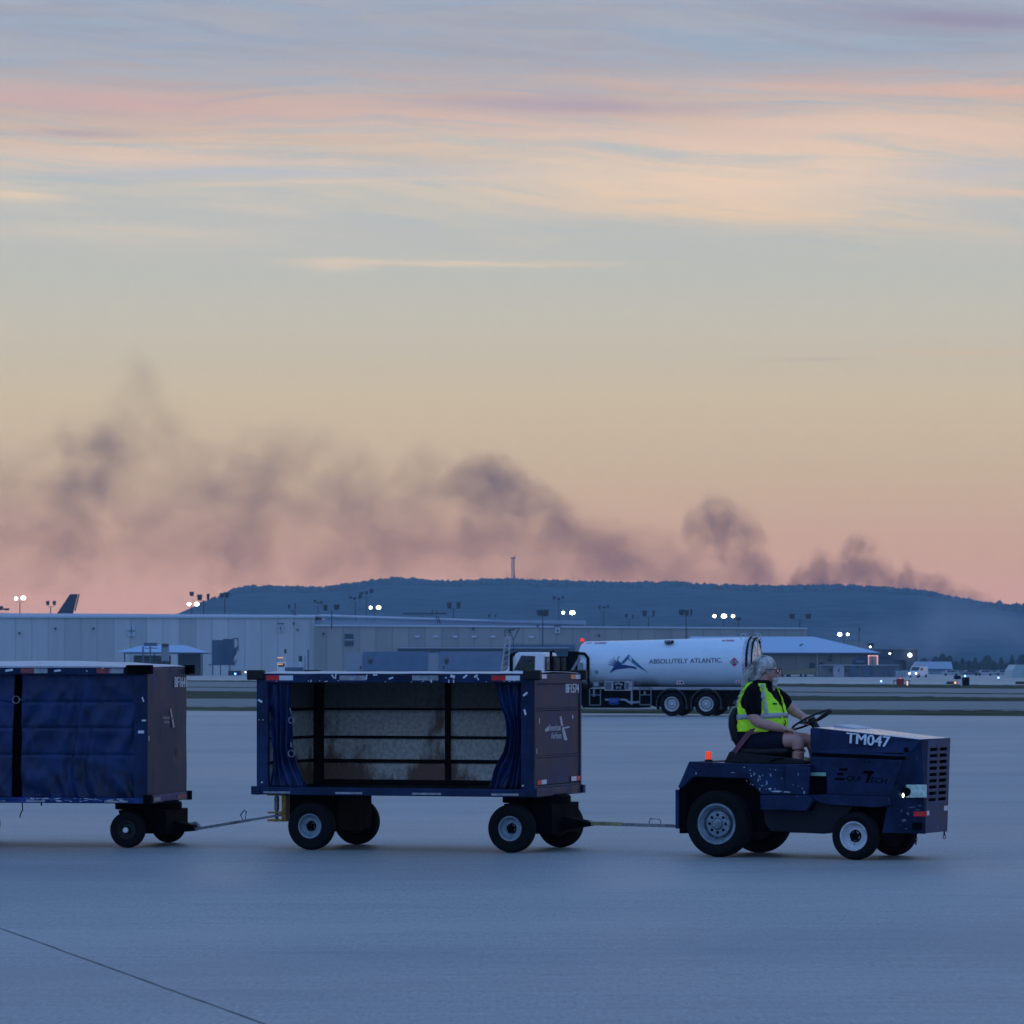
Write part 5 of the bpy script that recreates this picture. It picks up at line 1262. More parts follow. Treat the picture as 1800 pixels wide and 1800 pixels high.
mb = MB(); tb(mb, 228, 275, 526, 560, -1.24, -1.1); build('small_plate', mb, 'dull', tk)
mb = MB()
for a0, a1, b0, b1 in ((190, 292, 575, 740), (660, 765, 575, 735)):        # step frames each side of the pump bay
    x0, z1 = tl(1000 + a0 / 5.294, 1100 + b0 / 5.294); x1, z0 = tl(1000 + a1 / 5.294, 1100 + b1 / 5.294)
    for x_ in (x0, x1): mb.bar((x_, -1.22, z0), (x_, -1.22, z1), .035)
    for z_ in (z0, (z0 + z1) / 2 + .05, z1): mb.bar((x0, -1.22, z_), (x1, -1.22, z_), .035)
build('step_frame', mb, mat('step frame grey', (.12, .16, .20), .5), tk)
mb = MB(); tb(mb, 60, 790, 600, 745, -.95, .9); tb(mb, 120, 650, 735, 765, -1.15, 1.1); tb(mb, 640, 800, 562, 610, -1.15, .9); build('pump_bay', mb, 'black', tk)
mb = MB()
for a, b in (((330, 690), (372, 690)), ((465, 690), (520, 690)), ((520, 690), (560, 718)), ((560, 718), (650, 712)), ((700, 600), (700, 640)), ((580, 600), (578, 735)), ((225, 590), (225, 660))):
    p = tl(1000 + a[0] / 5.294, 1100 + a[1] / 5.294); q = tl(1000 + b[0] / 5.294, 1100 + b[1] / 5.294); mb.tube([(p[0], -1.1, p[1]), (q[0], -1.1, q[1])], .045, 8)
build('pipework', mb, mat('pump pipe steel', (.25, .30, .36), .4, .3), tk, smooth=True)
mb = MB(); p = tl(1000 + 372 / 5.294, 1100 + 705 / 5.294); q = tl(1000 + 462 / 5.294, 1100 + 705 / 5.294); mb.tube([(p[0], -1.12, p[1]), (q[0], -1.12, q[1])], .15, 14); build('filter_canister', mb, mat('blue canister', (.01, .05, .25), .4), tk, smooth=True)
# handrail hoops and ladder over the tank end
mb = MB(); mb.tube([(2.55, -.6, 2.9), (2.56, -.6, 3.08), (2.62, -.6, 3.12), (3.14, -.6, 3.12), (3.2, -.6, 3.05), (3.2, -.6, 1.4)], .022, 6); mb.tube([(2.65, -.2, 2.9), (2.66, -.2, 3.08), (2.72, -.2, 3.12), (3.2, -.2, 3.12), (3.26, -.2, 3.05), (3.26, -.2, 1.4)], .022, 6)
for k in range(8): mb.tube([(3.2, -.6, 1.5 + k * .2), (3.26, -.2, 1.5 + k * .2)], .015, 6)
build('ladder', mb, 'chrome', tk)
mb = MB(); mb.lathe([(0, 0), (.075, 0), (.075, .10), (0, .12)], (-3.6, -.5, 2.83), 'z', 12); build('beacon', mb, m_ if False else emit('red beacon', (1, .03, .02), .8), tk)
# hose frame and deck between tank and cab
mb = MB(); mb.box(-3.74, -3.68, -1.2, 1.2, 1.0, 2.45); mb.box(-4.1, -3.68, -1.1, 1.1, 1.05, 1.2); mb.box(-4.08, -3.7, -.9, .9, 1.2, 2.45)
build('hose_locker', mb, 'black', tk, bevel=.04)
mb = MB(); mb.tube([(-3.95, -1.15, 2.35), (-3.70, -1.22, 2.38), (-3.35, -1.24, 2.36), (-3.22, -1.25, 2.2), (-3.22, -1.25, 1.4), (-3.12, -1.25, 1.05)], .06, 10); build('hose_boom', mb, 'black', tk, smooth=True)
mb = MB(); mb.bar((-4.0, -1.22, 1.45), (-3.55, -1.22, 2.2), .09); mb.box(-3.62, -3.42, -1.26, -1.18, 1.62, 2.02); mb.box(-4.1, -3.3, -1.2, -.9, 1.42, 1.62); build('hose_reel_arm', mb, mat('reel grey', (.2, .22, .25), .5), tk)
mb = MB(); mb.box(-4.9, -3.7, -1.15, 1.1, .98, 1.06)
for x_ in (-4.72, -4.45, -4.2): mb.box(x_ - .04, x_ + .05, -.9, .2, 1.06, 2.28)
build('pump_deck', mb, mat('deck steel', (.05, .055, .06), .6), tk)
mb = MB()
for x_ in (-4.88, -4.6, -4.3, -4.05): mb.bar((x_, -1.13, 1.06), (x_, -1.13, 2.25), .035)
mb.bar((-4.9, -1.13, 2.22), (-4.0, -1.13, 2.22), .03); mb.bar((-4.9, -1.13, 1.72), (-4.0, -1.13, 1.72), .03); build('deck_rail', mb, 'black', tk)
mb = MB(); mb.tube([(-4.72, -.95, 1.7), (-4.72, -.95, 2.42), (-4.60, -.95, 2.45)], .06, 8); build('exhaust', mb, 'black', tk, smooth=True)
# cab
mb = MB()
prof = [(-4.93, .85), (-4.93, 2.30), (-5.02, 2.42), (-5.95, 2.42), (-6.08, 2.36), (-6.42, 1.72), (-7.42, 1.52), (-7.52, 1.40), (-7.52, .80), (-6.95, .80), (-6.85, 1.0), (-6.05, 1.0), (-5.95, .80)]
mb.prism(prof, -1.12, 1.12); build('cab', mb, 'cab_white', tk, bevel=.05)
mb = MB(); mb.prism([(-5.32, 1.70), (-5.30, 2.27), (-5.84, 2.29), (-6.14, 1.72)], -1.132, -1.12); mb.prism([(-5.32, 1.70), (-5.30, 2.27), (-5.84, 2.29), (-6.14, 1.72)], 1.12, 1.132)
mb.hexa([(-6.115, -.95, 2.30), (-6.40, -.95, 1.76), (-6.40, .95, 1.76), (-6.115, .95, 2.30), (-6.095, -.95, 2.31), (-6.38, -.95, 1.77), (-6.38, .95, 1.77), (-6.095, .95, 2.31)])
build('cab_window', mb, mat('dark cab glass', (.012, .03, .04), .08, var=.2), tk)
mb = MB(); mb.bar((-6.22, -1.2, 1.65), (-6.22, -1.2, 2.32), .07, .12); mb.bar((-6.22, -1.2, 2.3), (-6.0, -1.0, 2.3), .03); mb.prism([(-6.3, 2.36), (-6.0, 2.44), (-5.8, 2.44), (-5.8, 2.40), (-6.3, 2.30)], -1.0, 1.0); build('mirror', mb, 'black', tk)
mb = MB(); mb.box(-7.66, -7.52, -1.15, 1.15, .45, .80); build('front_bumper', mb, 'chrome', tk, bevel=.02)
# its driver, set at the glass; cabin dimness painted into dark skin and vest
p2_ = thing('person', 'tanker driver in a lime vest, coloured dark as if behind the cab side window', 'person', (6.30, 155.97, 0), R(-13))
mb = MB(); mb.loft([oval((-5.55, -.98 - .11 * 0, z), rx, .10) for z, rx in ((1.70, .16), (1.85, .17), (1.98, .15), (2.02, .06), (2.06, .055))]); mb.ball((-5.57, -.98, 2.13), (.095, .08, .115), 14, 10)
for o_x in (-.02,): limb(mb, [(-5.60, -1.02, 1.96), (-5.78, -1.03, 1.82), (-5.98, -1.0, 1.86)], [.05, .04, .03], 8, 2)
b_ = build('body', mb, mat('shade painted skin', (.03, .03, .03), .7), p2_, loc=(0, -.165, 0), smooth=True); 
mb = MB(); mb.loft([oval((-5.55, -.98, z), rx, .105) for z, rx in ((1.71, .17), (1.85, .18), (1.96, .165))]); build('vest', mb, mat('shade painted vest', (.018, .045, .015), .8), p2_, loc=(0, -.17, 0), smooth=True)

# ------------------------------------------------------------------ distant buildings
def wallmat(name, c, pw, var=.12, streak=.25):
    m, t, p, o = princ(name)
    tc = t.n('ShaderNodeTexCoord').outputs['Object']; x, y, z = t.sep(tc)
    cell = t.m('FLOOR', t.m('DIVIDE', x, pw))
    wn = t.n('ShaderNodeTexWhiteNoise', noise_dimensions='1D'); t.l(cell, wn.inputs['W'])
    fr = t.m('ABSOLUTE', t.m('SUBTRACT', t.m('FRACT', t.m('DIVIDE', x, pw)), .5))
    st = t.noise(t.map(tc, (.5, 1, .05)), 1., 4)
    k = t.m('ADD', t.m('MULTIPLY', wn.outputs[0], .55), t.m('MULTIPLY', st, .45))
    col = t.mix(k, tuple(a * (1 - var - streak * .5) for a in c), tuple(a * (1 + var) for a in c))
    col = t.mix(t.m('MULTIPLY', t.rng(fr, .44, .49), .55), col, tuple(a * .5 for a in c))
    t.l(col, p.inputs['Base Color']); p.inputs['Roughness'].default_value = .8
    return m
M['hub_wall'] = wallmat('precast wall panels', (.54, .56, .56), 4.6, .20, .35)
M['hub_wall_dark'] = wallmat('grey precast wall', (.34, .33, .31), 4.6)
M['metal_roof'] = mat('pale metal roofing', (.30, .36, .45), .5, var=.06, scale=.1)
M['coping'] = mat('white coping', (.50, .56, .64), .5, var=.05)
M['blue_roof'] = mat('light blue metal roof', (.25, .44, .64), .45, var=.07, scale=.2)
M['dark_glass'] = mat('dark window', (.02, .035, .05), .2)
M['bluegrey'] = mat('blue grey sheet', (.05, .10, .17), .5, var=.15, scale=.5)
M['pole'] = mat('dark lamp pole', (.012, .02, .035), .6)
M['lamp_head'] = mat('dark floodlight housing', (.006, .010, .02), .6)
M['lit'] = emit('lit floodlight', (.95, 1.0, .92), 9.)
M['lit_warm'] = emit('lit warm lamp', (1.0, .85, .7), 6.)
M['lit_blue'] = emit('blue taxiway light', (.12, .25, 1.0), 9.)
def slabx(px0, px1, py0, py1, Y, d):      # box in scene metres spanning those picture columns and rows, d metres deep
    mb = MB(); mb.box(tx(px0, Y), tx(px1, Y), Y, Y + d, max(0, tz(py1, Y)), tz(py0, Y)); return mb
def part(name, px0, px1, py0, py1, Y, d, m_, root, **kw):
    """a block of a building whose root sits at its own base"""
    mb = slabx(px0, px1, py0, py1, Y, d); L_ = root.location
    mb.v = [(x - L_[0], y - L_[1], z - L_[2]) for x, y, z in mb.v]; return build(name, mb, m_, root, **kw)
def shift(mb, root): L_ = root.location; mb.v = [(x - L_[0], y - L_[1], z - L_[2]) for x, y, z in mb.v]; return mb

HY = 1150.
hub = thing('sorting_hall', 'huge long grey concrete cargo hall with flat roof across the far side', 'building', (tx(200, HY), HY, 0))
part('wall', -420, 553, 1086, 1190, HY, 60, 'hub_wall', hub)
part('coping', -421, 554, 1083, 1086, HY - .6, 61, 'coping', hub)
mb = MB(); mb.add([(tx(-420, HY), HY + 1, tz(1083.4, HY)), (tx(553, HY), HY + 1, tz(1083.4, HY)), (tx(553, HY), HY + 45, tz(1077, HY)), (tx(-420, HY), HY + 45, tz(1072, HY))], [(0, 1, 2, 3)]); build('roof', shift(mb, hub), 'metal_roof', hub, solid=.3)
mb = MB(); mb.add([(tx(553, HY), HY + 1, tz(1082, HY)), (tx(1030, HY), HY + 1, tz(1096, HY)), (tx(1030, HY), HY + 45, tz(1091.5, HY)), (tx(553, HY), HY + 45, tz(1076, HY))], [(0, 1, 2, 3)]); 
part('upper_band', 553, 1030, 1090, 1101, HY + 2, 40, 'metal_roof', hub); build('roof', shift(mb, hub), 'metal_roof', hub, solid=.3)
mb = MB(); a_ = HY; mb.hexa([(tx(553, HY), HY - .5, 0), (tx(1418, HY), HY - .5, 0), (tx(1418, HY), HY + 40, 0), (tx(553, HY), HY + 40, 0), (tx(553, HY), HY - .5, tz(1100.5, HY)), (tx(1418, HY), HY - .5, tz(1106, HY)), (tx(1418, HY), HY + 40, tz(1106, HY)), (tx(553, HY), HY + 40, tz(1100.5, HY))])
build('wall', shift(mb, hub), 'hub_wall_dark', hub)
mb = MB(); mb.hexa([(tx(553, HY), HY - 1, tz(1100.6, HY)), (tx(1419, HY), HY - 1, tz(1106, HY)), (tx(1419, HY), HY + 40, tz(1106, HY)), (tx(553, HY), HY + 40, tz(1100.6, HY)), (tx(553, HY), HY - 1, tz(1097.8, HY)), (tx(1419, HY), HY - 1, tz(1103.4, HY)), (tx(1419, HY), HY + 40, tz(1103.4, HY)), (tx(553, HY), HY + 40, tz(1097.8, HY))])
build('coping', shift(mb, hub), 'coping', hub)
w_ = part('window', 605.5, 621, 1114.5, 1135, HY - 1.0, .5, 'dark_glass', hub); part('window_bar', 605.5, 621, 1124, 1125.2, HY - 1.1, .2, 'coping', w_) if False else None
part('window_bar', 605.5, 621, 1124, 1125.3, HY - 1.2, .25, 'coping', hub)
w_ = part('window', 224, 237.5, 1099, 1118.5, HY - .6, .5, 'coping', hub); part('window_bar', 224, 237.5, 1108.4, 1109.4, HY - .9, .25, 'pole', hub); part('window_bar', 230.4, 231.2, 1099, 1118, HY - .9, .25, 'pole', hub)
for px, py in ((733, 1119), (766, 1118.7), (800, 1119), (833, 1119), (866.5, 1119), (934, 1119.5)): part('wall_lamp', px - 4, px + 4, py - 1.8, py + 1.8, HY - 1.2, .7, 'coping', hub)
for px, py in ((34, 1113), (97, 1105), (164, 1105), (569, 1114), (832, 1105), (1053, 1117), (516, 1096), (523, 1107), (945, 1100)): part('wall_vent', px - 1.6, px + 1.6, py - 2, py + 2, HY - 1.2, .7, 'pole', hub)
for px, py in ((493, 1104), (980, 1108)): part('wall_sign', px - 4.5, px + 4.5, py - 4.5, py + 5, HY - 1.2, .6, 'coping', hub); part('sign_hood', px - 6, px + 6, py - 9, py - 7.4, HY - 1.5, .9, 'pole', hub); part('sign_mark', px - 2.5, px + 2.5, py - .5, py + .5, HY - 1.5, .2, 'pole', hub); part('sign_mark', px - .5, px + .5, py - 3.5, py + 3.5, HY - 1.6, .2, 'pole', hub)
part('dock_canopy', 699, 1000, 1139.5, 1144.5, HY - 6, 5, 'pole', hub); part('canopy_edge', 699, 1000, 1138.2, 1139.4, HY - 6.2, 5, 'coping', hub)
part('dock_door', 889, 1010, 1133, 1170, HY - 1.3, .6, 'bluegrey', hub)
mb = MB(); mb.tube([at(768, 1078, HY), at(768, 1073, HY), at(765, 1071, HY), at(760, 1073, HY), at(759, 1082, HY)], .12, 5); mb.tube([at(770, 1083, HY), at(774, 1096, HY)], .15, 5); mb.tube([at(766, 1083, HY), at(770, 1096, HY)], .15, 5); build('roof_ladder', shift(mb, hub), 'pole', hub)
part('roof_duct', 708, 785, 1077.6, 1079.6, HY + 20, 3, 'pole', hub); part('roof_unit', 515, 521, 1073, 1081, HY + 10, 4, 'bluegrey', hub)

def mast(px, top, Y, heads, base_py=None, label='', on=''):
    x, y, z1 = at(px, top, Y); z0 = 0 if base_py is None else tz(base_py, Y)
    t = thing('floodlight_mast', label, 'floodlight mast', (x, y, z0), 0, 'floodlight masts around the far apron')
    u_ = Y / FPX
    h = z1 - z0; ys_ = [h0[1] for h0 in heads]; cb = h - (max(ys_) + 6 if True else 0) * u_
    mb = MB(); mb.tube([(0, 0, 0), (0, 0, cb)], [1.1 * u_, .8 * u_], 8); build('pole', mb, 'pole', t)
    xs_ = [h0[0] for h0 in heads]
    if len(heads) > 1: mb = MB(); mb.bar((min(xs_) * u_, 0, cb), (max(xs_) * u_, 0, cb), .5 * u_); [mb.bar((h0[0] * u_, 0, cb), (h0[0] * u_, 0, cb + 3 * u_), .5 * u_) for h0 in heads]; build('crossarm', mb, 'pole', t)
    for hx_, hy_, w, hh_, lit in heads:
        zc = h - hy_ * u_
        if lit:
            mb = MB(); mb.ball((hx_ * u_, -.3, zc), (w * .43 * u_, .4, hh_ * .43 * u_), 14, 10); f_ = build('floodlight', mb, 'lit', t, smooth=True)
            mb = MB(); mb.box((hx_ - w * .4) * u_, (hx_ + w * .4) * u_, .12, .8, zc - hh_ * .4 * u_, zc + hh_ * .4 * u_); build('housing', mb, 'lamp_head', f_)
        else:
            mb = MB(); k_ = w * .18 * u_; X_ = hx_ * u_; W_ = w * .66 * u_; H_ = hh_ * .62 * u_
            mb.hexa([(X_ - W_ + k_, -.5, zc - H_), (X_ + W_ - k_, -.3, zc - H_), (X_ + W_ - k_, .5, zc - H_), (X_ - W_ + k_, .5, zc - H_), (X_ - W_, -.5, zc + H_ * .7), (X_ + W_, -.3, zc + H_), (X_ + W_, .5, zc + H_), (X_ - W_, .5, zc + H_)]); build('floodlight', mb, 'lamp_head', t)
    return t
FAR = 1400.
mast(35, 1046, FAR, [(-6.5, 6, 7, 6.5, 1), (6, 5, 10, 8, 1)], label='lit twin lamp mast nearest the left picture edge, above the hall roof')
mast(89, 1057, FAR, [(-5, 3, 4.5, 6, 0), (6.5, 3, 4.5, 6, 0)], label='small unlit twin lamp mast beside the dark tail fin')
mast(2, 1065, FAR, [(-3, 4, 10, 6, 0), (9, 6, 9, 3, 0)], label='unlit lamp cluster cut by the left picture edge')
mast(337, 1040, FAR, [(0, 4, 6, 6, 0), (-4.5, 22, 8, 6.5, 1), (9, 22, 10, 7.5, 1)], label='tall mast with two lit lamps low and one dark lamp on top')
mast(358, 1046, 1300., [(-7, 4, 7, 8, 0), (8, 3, 4, 9, 0)], label='unlit twin lamp mast just left of the hill foot')
mast(395, 1042, FAR, [(-5, 4, 6, 6, 0), (4, 4, 7, 7, 0)], label='unlit mast with two square lamps against the hill foot')
mast(513, 1062, FAR, [(-5, 4, 3, 5, 0), (6, 3, 1.5, 8, 0)], label='small roof mast with thin antenna left of the hall step')
mast(559, 1055, 1600., [(-5, 2, 4, 4, 0), (0, 5, 4, 3, 0), (6, 4, 4, 4, 0)], label='faint triple lamp mast above the hall roof step')
mast(583, 1064, 1140., [(-11, 4, 6, 8, 0), (9, 3, 8, 8, 0)], base_py=1105, label='bracket mast on the hall wall with two dark square lamps')
mast(625, 1047, 1600., [(-9, 3, 5, 4, 0), (-2, 5, 4, 4, 0), (8, 2, 5, 6, 0)], label='thin triple lamp mast against the hill, left of the tallest one')
mast(644, 1037, 1600., [(-9, 6, 6, 4, 0), (0, 5, 5, 5, 0), (9, 2, 6, 6, 0)], label='tallest thin triple lamp mast against the hill')
mast(658, 1062, FAR, [(-6.5, 6, 6, 6, 1), (7.5, 6, 9, 7.5, 1)], label='lit twin lamp mast beside the tallest thin mast')
mast(797, 1059, FAR, [(-7, 5, 7, 9, 0), (9, 5, 6, 9, 0)], label='unlit twin lamp mast right of the roof ladder')
mast(860, 1080, FAR, [(0, 2, 4, 4, 0), (11, 2, 3, 3, 0)], label='tiny unlit lamp pair low over the hall roof')
mast(982, 1048, 1600., [(-8, 3, 4, 5, 0), (0, 5, 5, 4, 0), (7, 2, 3, 5, 0)], label='thin triple lamp mast above the tanker cab, against the hill')
mast(999, 1071, FAR, [(-9, 6, 6.5, 6, 1), (7, 6, 11, 8.5, 1)], label='lit twin lamp mast above the tanker front')
mast(954, 1072, 1100., [(0, 5, 17, 9, 0), (8, 5, 4, 8, 0)], base_py=1135, label='broad dark lamp cluster on a long pole before the hall wall')
mast(1061, 1063, 1600., [(-7, 4, 3, 5, 0), (1, 5, 5, 3, 0), (8, 3, 3, 5, 0)], label='thin faint triple lamp mast above the tank front')
mast(1106, 1080, FAR, [(-5, 2, 4, 5, 0), (6, 3, 2, 4, 0)], label='small faint lamp pair above the tank')
mast(1140, 1074, FAR, [(-7, 4, 7, 8, 0), (9, 4, 3, 9, 0)], label='unlit twin lamp mast above the middle of the tank')
mast(1206, 1072, 1100., [(-8, 4, 8, 8, 0), (1, 5, 6, 8, 0), (9, 4, 3, 9, 0)], base_py=1123, label='dark triple lamp mast rising right behind the tank top')
mast(1272.5, 1077, FAR, [(-16.5, 6, 7, 6.5, 1), (0, 6, 11, 8.5, 1), (16, 6, 7, 6.5, 1)], label='mast with three lit lamps in a row')
mast(1298, 1085, FAR, [(0, 3, 8, 5, 0), (.5, 4, 4, 3, 0)], label='single dark lamp just right of the three lit lamps')
mast(1406, 1079, 1180., [(-14, 4, 8, 7.5, 0), (15, 4, 8, 7.5, 0)], label='wide unlit twin lamp mast at the right end of the hall')
mast(1483, 1109, FAR, [(-7, 6, 8.5, 7.5, 1), (7, 6, 6, 5.5, 1)], label='lit twin lamp mast over the light blue roof')
mast(1510, 1104, FAR, [(1, 2, 2, 5, 0), (0, 7, 1.2, 4, 0)], label='thin bare mast right of the blue roof lamps')
mast(1530, 1130, 1000., [(1, 4, 8, 6, 0), (-.5, 7, 4, 3.5, 1)], label='dark lamp with a small light above the blue roof edge')
mast(1564, 1142, 1000., [(1, 3, 7, 5, 0), (0, 7, 4, 3, 1)], label='low dark lamp with a faint light over the grey shed')

# aircraft tail above the hall roof
tf = thing('airliner_tail', 'dark blue aircraft tail fin showing above the hall roof at the left', 'aircraft tail', (tx(118, 1300), 1300, 0))
mb = MB(); pr_ = [at(98, 1082, 1300), at(104.5, 1072, 1300), at(123, 1044.5, 1300), at(137, 1044, 1300), at(129.5, 1074, 1300), at(128, 1082, 1300)]; mb.prism([(p[0] - tf.location[0], p[2]) for p in pr_], -.25, .25); build('fin', mb, mat('dark tail paint', (.008, .014, .035), .4), tf, bevel=.08)
mb = MB(); mb.prism([(p[0] - tf.location[0] + .6, p[2]) for p in (at(129.5, 1074, 1300), at(137, 1044.2, 1300), at(134.5, 1044.4, 1300), at(127.5, 1074, 1300))], -.3, .3); build('rudder', mb, mat('dark rudder paint', (.012, .02, .045), .4), tf)
mb = MB(); mb.lathe([(0, -9), (1.2, -8), (2.2, -4), (2.4, 6), (2.4, 20)], (-8, 0, 4.6), 'x', 20); build('fuselage', mb, 'coping', tf, smooth=True)

# open shelter, floodlight gantry, stair tower and de-icing truck before the hall
Y_ = 1000.
shl = thing('open_shelter', 'open shelter with pale blue hip roof and thin posts before the hall wall', 'shelter', (tx(286, Y_), Y_, 0))
mb = MB(); e0, e1, e2_, e3 = at(205, 1146, Y_), at(368, 1147, Y_), at(356, 1147, Y_ + 22), at(219, 1147, Y_ + 22); r0, r1 = at(251, 1134, Y_ + 11), at(326, 1134, Y_ + 11)
mb.add([e0, e1, e2_, e3, r0, r1], [(0, 1, 5, 4), (1, 2, 5), (2, 3, 4, 5), (3, 0, 4), (0, 3, 2, 1)]); build('roof', shift(mb, shl), 'blue_roof', shl)
part('fascia', 217, 366, 1147.2, 1149, Y_ + .5, 15, 'bluegrey', shl)
for px in (219, 271, 311, 355): part('post', px - 1, px + 1, 1149, 1190, Y_ + 1, .4, 'pole' if px != 311 else 'coping', shl)
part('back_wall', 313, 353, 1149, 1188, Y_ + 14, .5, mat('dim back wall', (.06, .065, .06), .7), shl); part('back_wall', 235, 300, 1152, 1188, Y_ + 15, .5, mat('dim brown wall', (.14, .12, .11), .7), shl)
gan = thing('service_gantry', 'small grey service platform with a top box before the open shelter', 'service platform', (tx(262, 900), 900, 0))
part('top_box', 252.5, 275, 1130, 1135.5, 900, 3, 'bluegrey', gan); part('rail', 254, 276, 1138.5, 1140, 899, 3, 'bluegrey', gan); part('leg', 250, 252.4, 1136, 1188, 900, .6, 'bluegrey', gan); part('leg', 263, 265, 1136, 1188, 900, .6, 'bluegrey', gan)
cabn = thing('guard_cabin', 'narrow upright grey cabin with a dark top window before the shelter', 'cabin', (tx(289, 880), 880, 0))
part('body', 283.5, 296, 1137, 1162, 880, 2, mat('cabin grey', (.22, .25, .28), .6), cabn); part('window', 284, 295.6, 1131.5, 1137, 879.8, 2.2, 'dark_glass', cabn); part('stand', 287, 292, 1162, 1191, 880.5, 1, 'pole', cabn)
st_ = thing('stair_tower', 'tall dark blue box tower on legs standing against the hall', 'tower', (tx(395, 1050), 1050, 0))
part('box', 372.5, 392, 1125, 1168, 1050, 5, mat('blue tower sheet', (.035, .085, .16), .5, var=.2), st_); part('box', 392, 410, 1123, 1169, 1049, 5, mat('dark tower sheet', (.022, .055, .12), .5, var=.2), st_)
for px in (374, 387.5, 404): part('leg', px - .7, px + .7, 1168, 1188, 1050, .5, 'pole', st_)
part('platform', 366, 412, 1167.5, 1169.5, 1048.5, 4, 'bluegrey', st_)
mb = MB()
for a, b in (((410, 1144), (419, 1136)), ((410, 1169), (417, 1160)), ((418, 1122), (419, 1145)), ((410, 1122), (419, 1123))): mb.bar(at(*a, 1050), at(*b, 1050), .3)
mb.add([at(410, 1140, 1050.2), at(418, 1136, 1050.2), at(416, 1150, 1050.2), at(410, 1157, 1050.2)], [(0, 1, 2, 3)]); build('bracket', shift(mb, st_), 'bluegrey', st_)
part('ground_box', 401, 423, 1179, 1187.6, 1045, 3, 'pole', st_)
Y_ = 850.
dt = thing('deicing_truck', 'pale service truck with orange lamps and raised boom parts before the hall', 'service truck', (tx(510, Y_), Y_, 0))
part('cab', 487, 503, 1164, 1186, Y_, 2.4, 'cab_white', dt, bevel=.1); part('cab_window', 489, 500, 1166, 1172, Y_ - .05, .1, 'dark_glass', dt); part('bed', 501, 533, 1173, 1182, Y_, 2.4, 'bluegrey', dt)
part('bed_rail', 503, 533, 1167, 1168.4, Y_, .1, 'coping', dt); part('bed_rail', 503, 533, 1171, 1172, Y_, .1, 'coping', dt)
mb = MB()
for px in (491, 507, 524, 530):
    c_ = at(px, 1187.5, Y_); mb.lathe([(0, -.2), (.5, -.2), (.52, 0), (.5, .2)], (c_[0], Y_ + .2, .52), 'y', 14)
build('wheels', shift(mb, dt), 'rubber', dt)
part('boom_post', 500, 502.6, 1150, 1174, Y_ + 1, .5, 'coping', dt); part('boom_head', 499.5, 503.5, 1141, 1149, Y_ + 1, .6, 'pole', dt); part('mast_post', 540.5, 543, 1142, 1186, Y_ + 1, .4, 'bluegrey', dt); part('mast_post', 535, 537, 1153, 1186, Y_ + 1, .4, 'dull', dt)
part('nozzle', 525, 531, 1153, 1163, Y_ + .5, .8, 'pole', dt); part('nozzle_stand', 526, 528, 1163, 1173, Y_ + .5, .5, 'cab_white', dt)
for a in ((488, 498, 1155.5, 1156.6), (488, 497, 1167, 1168.2)): part('warning_lamp', *a, Y_ - .3, .2, emit('orange lamp', (1, .45, .15), 1.1), dt)

# semi-trailers
def trailer(px0, px1, pxn, label, m_):
    Y_ = 830.; t = thing('semi_trailer', label, 'semi-trailer', (tx((px0 + px1) / 2, Y_), Y_, 0), 0, 'trailers parked before the hall')
    part('trailer_box', pxn, px1, 1145.5, 1179.5, Y_, 2.6, m_, t, bevel=.05)
    part('front_wall', px0, pxn, 1148, 1179.5, Y_ + .2, 2.4, mat('pale trailer nose', (.26, .30, .36), .5, var=.1), t, bevel=.05)
    part('underframe', px0 + 3, px1 - 3, 1179.5, 1182.5, Y_ + .6, 1.2, 'pole', t)
    for px in (px0 + 12, px1 - 22, px1 - 12):
        c_ = at(px, 1186, Y_); mb = MB(); mb.lathe([(0, -.2), (.45, -.2), (.5, -.1), (.5, .3), (0, .3)], (c_[0], Y_ + .3, .5), 'y', 18); build('wheel', shift(mb, t), 'rubber', t, smooth=True)
    cx = pxn + 13; mb = MB(); u_ = Y_ / FPX
    prof = [(-3.6, 5.5), (3.6, 5.5), (4.0, 3), (3.8, -2), (2.2, -5), (0, -6.6), (-2.2, -5), (-3.8, -2), (-4.0, 3)]
    c_ = at(cx, 1162, Y_); mb.prism([(c_[0] + a * u_, c_[2] + b * u_) for a, b in prof], Y_ - .04, Y_ - .01); e_ = build('shield_emblem', shift(mb, t), mat('brown shield', (.03, .022, .02), .5), t)
    mb = MB(); mb.prism([(c_[0] + a * u_, c_[2] + b * u_) for a, b in ((-3.2, 4.8), (3.2, 4.8), (3.3, 3.2), (0, 3.8), (-3.2, 2.0))], Y_ - .06, Y_ - .05); build('shield_crest', shift(mb, t), mat('tan crest', (.26, .2, .13), .5), e_)
    part('door_lever', px0 + 27, px0 + 30, 1171, 1176, Y_ - .05, .1, 'pole', t)
trailer(605.5, 752, 638, 'blue grey semi-trailer with a brown shield, left of the pair before the hall', mat('blue grey trailer side', (.085, .15, .25), .45, var=.12, scale=.5))
trailer(751.5, 882, 772, 'paler semi-trailer with a brown shield, next to the tanker cab', mat('pale blue trailer side', (.13, .19, .29), .45, var=.12, scale=.5))

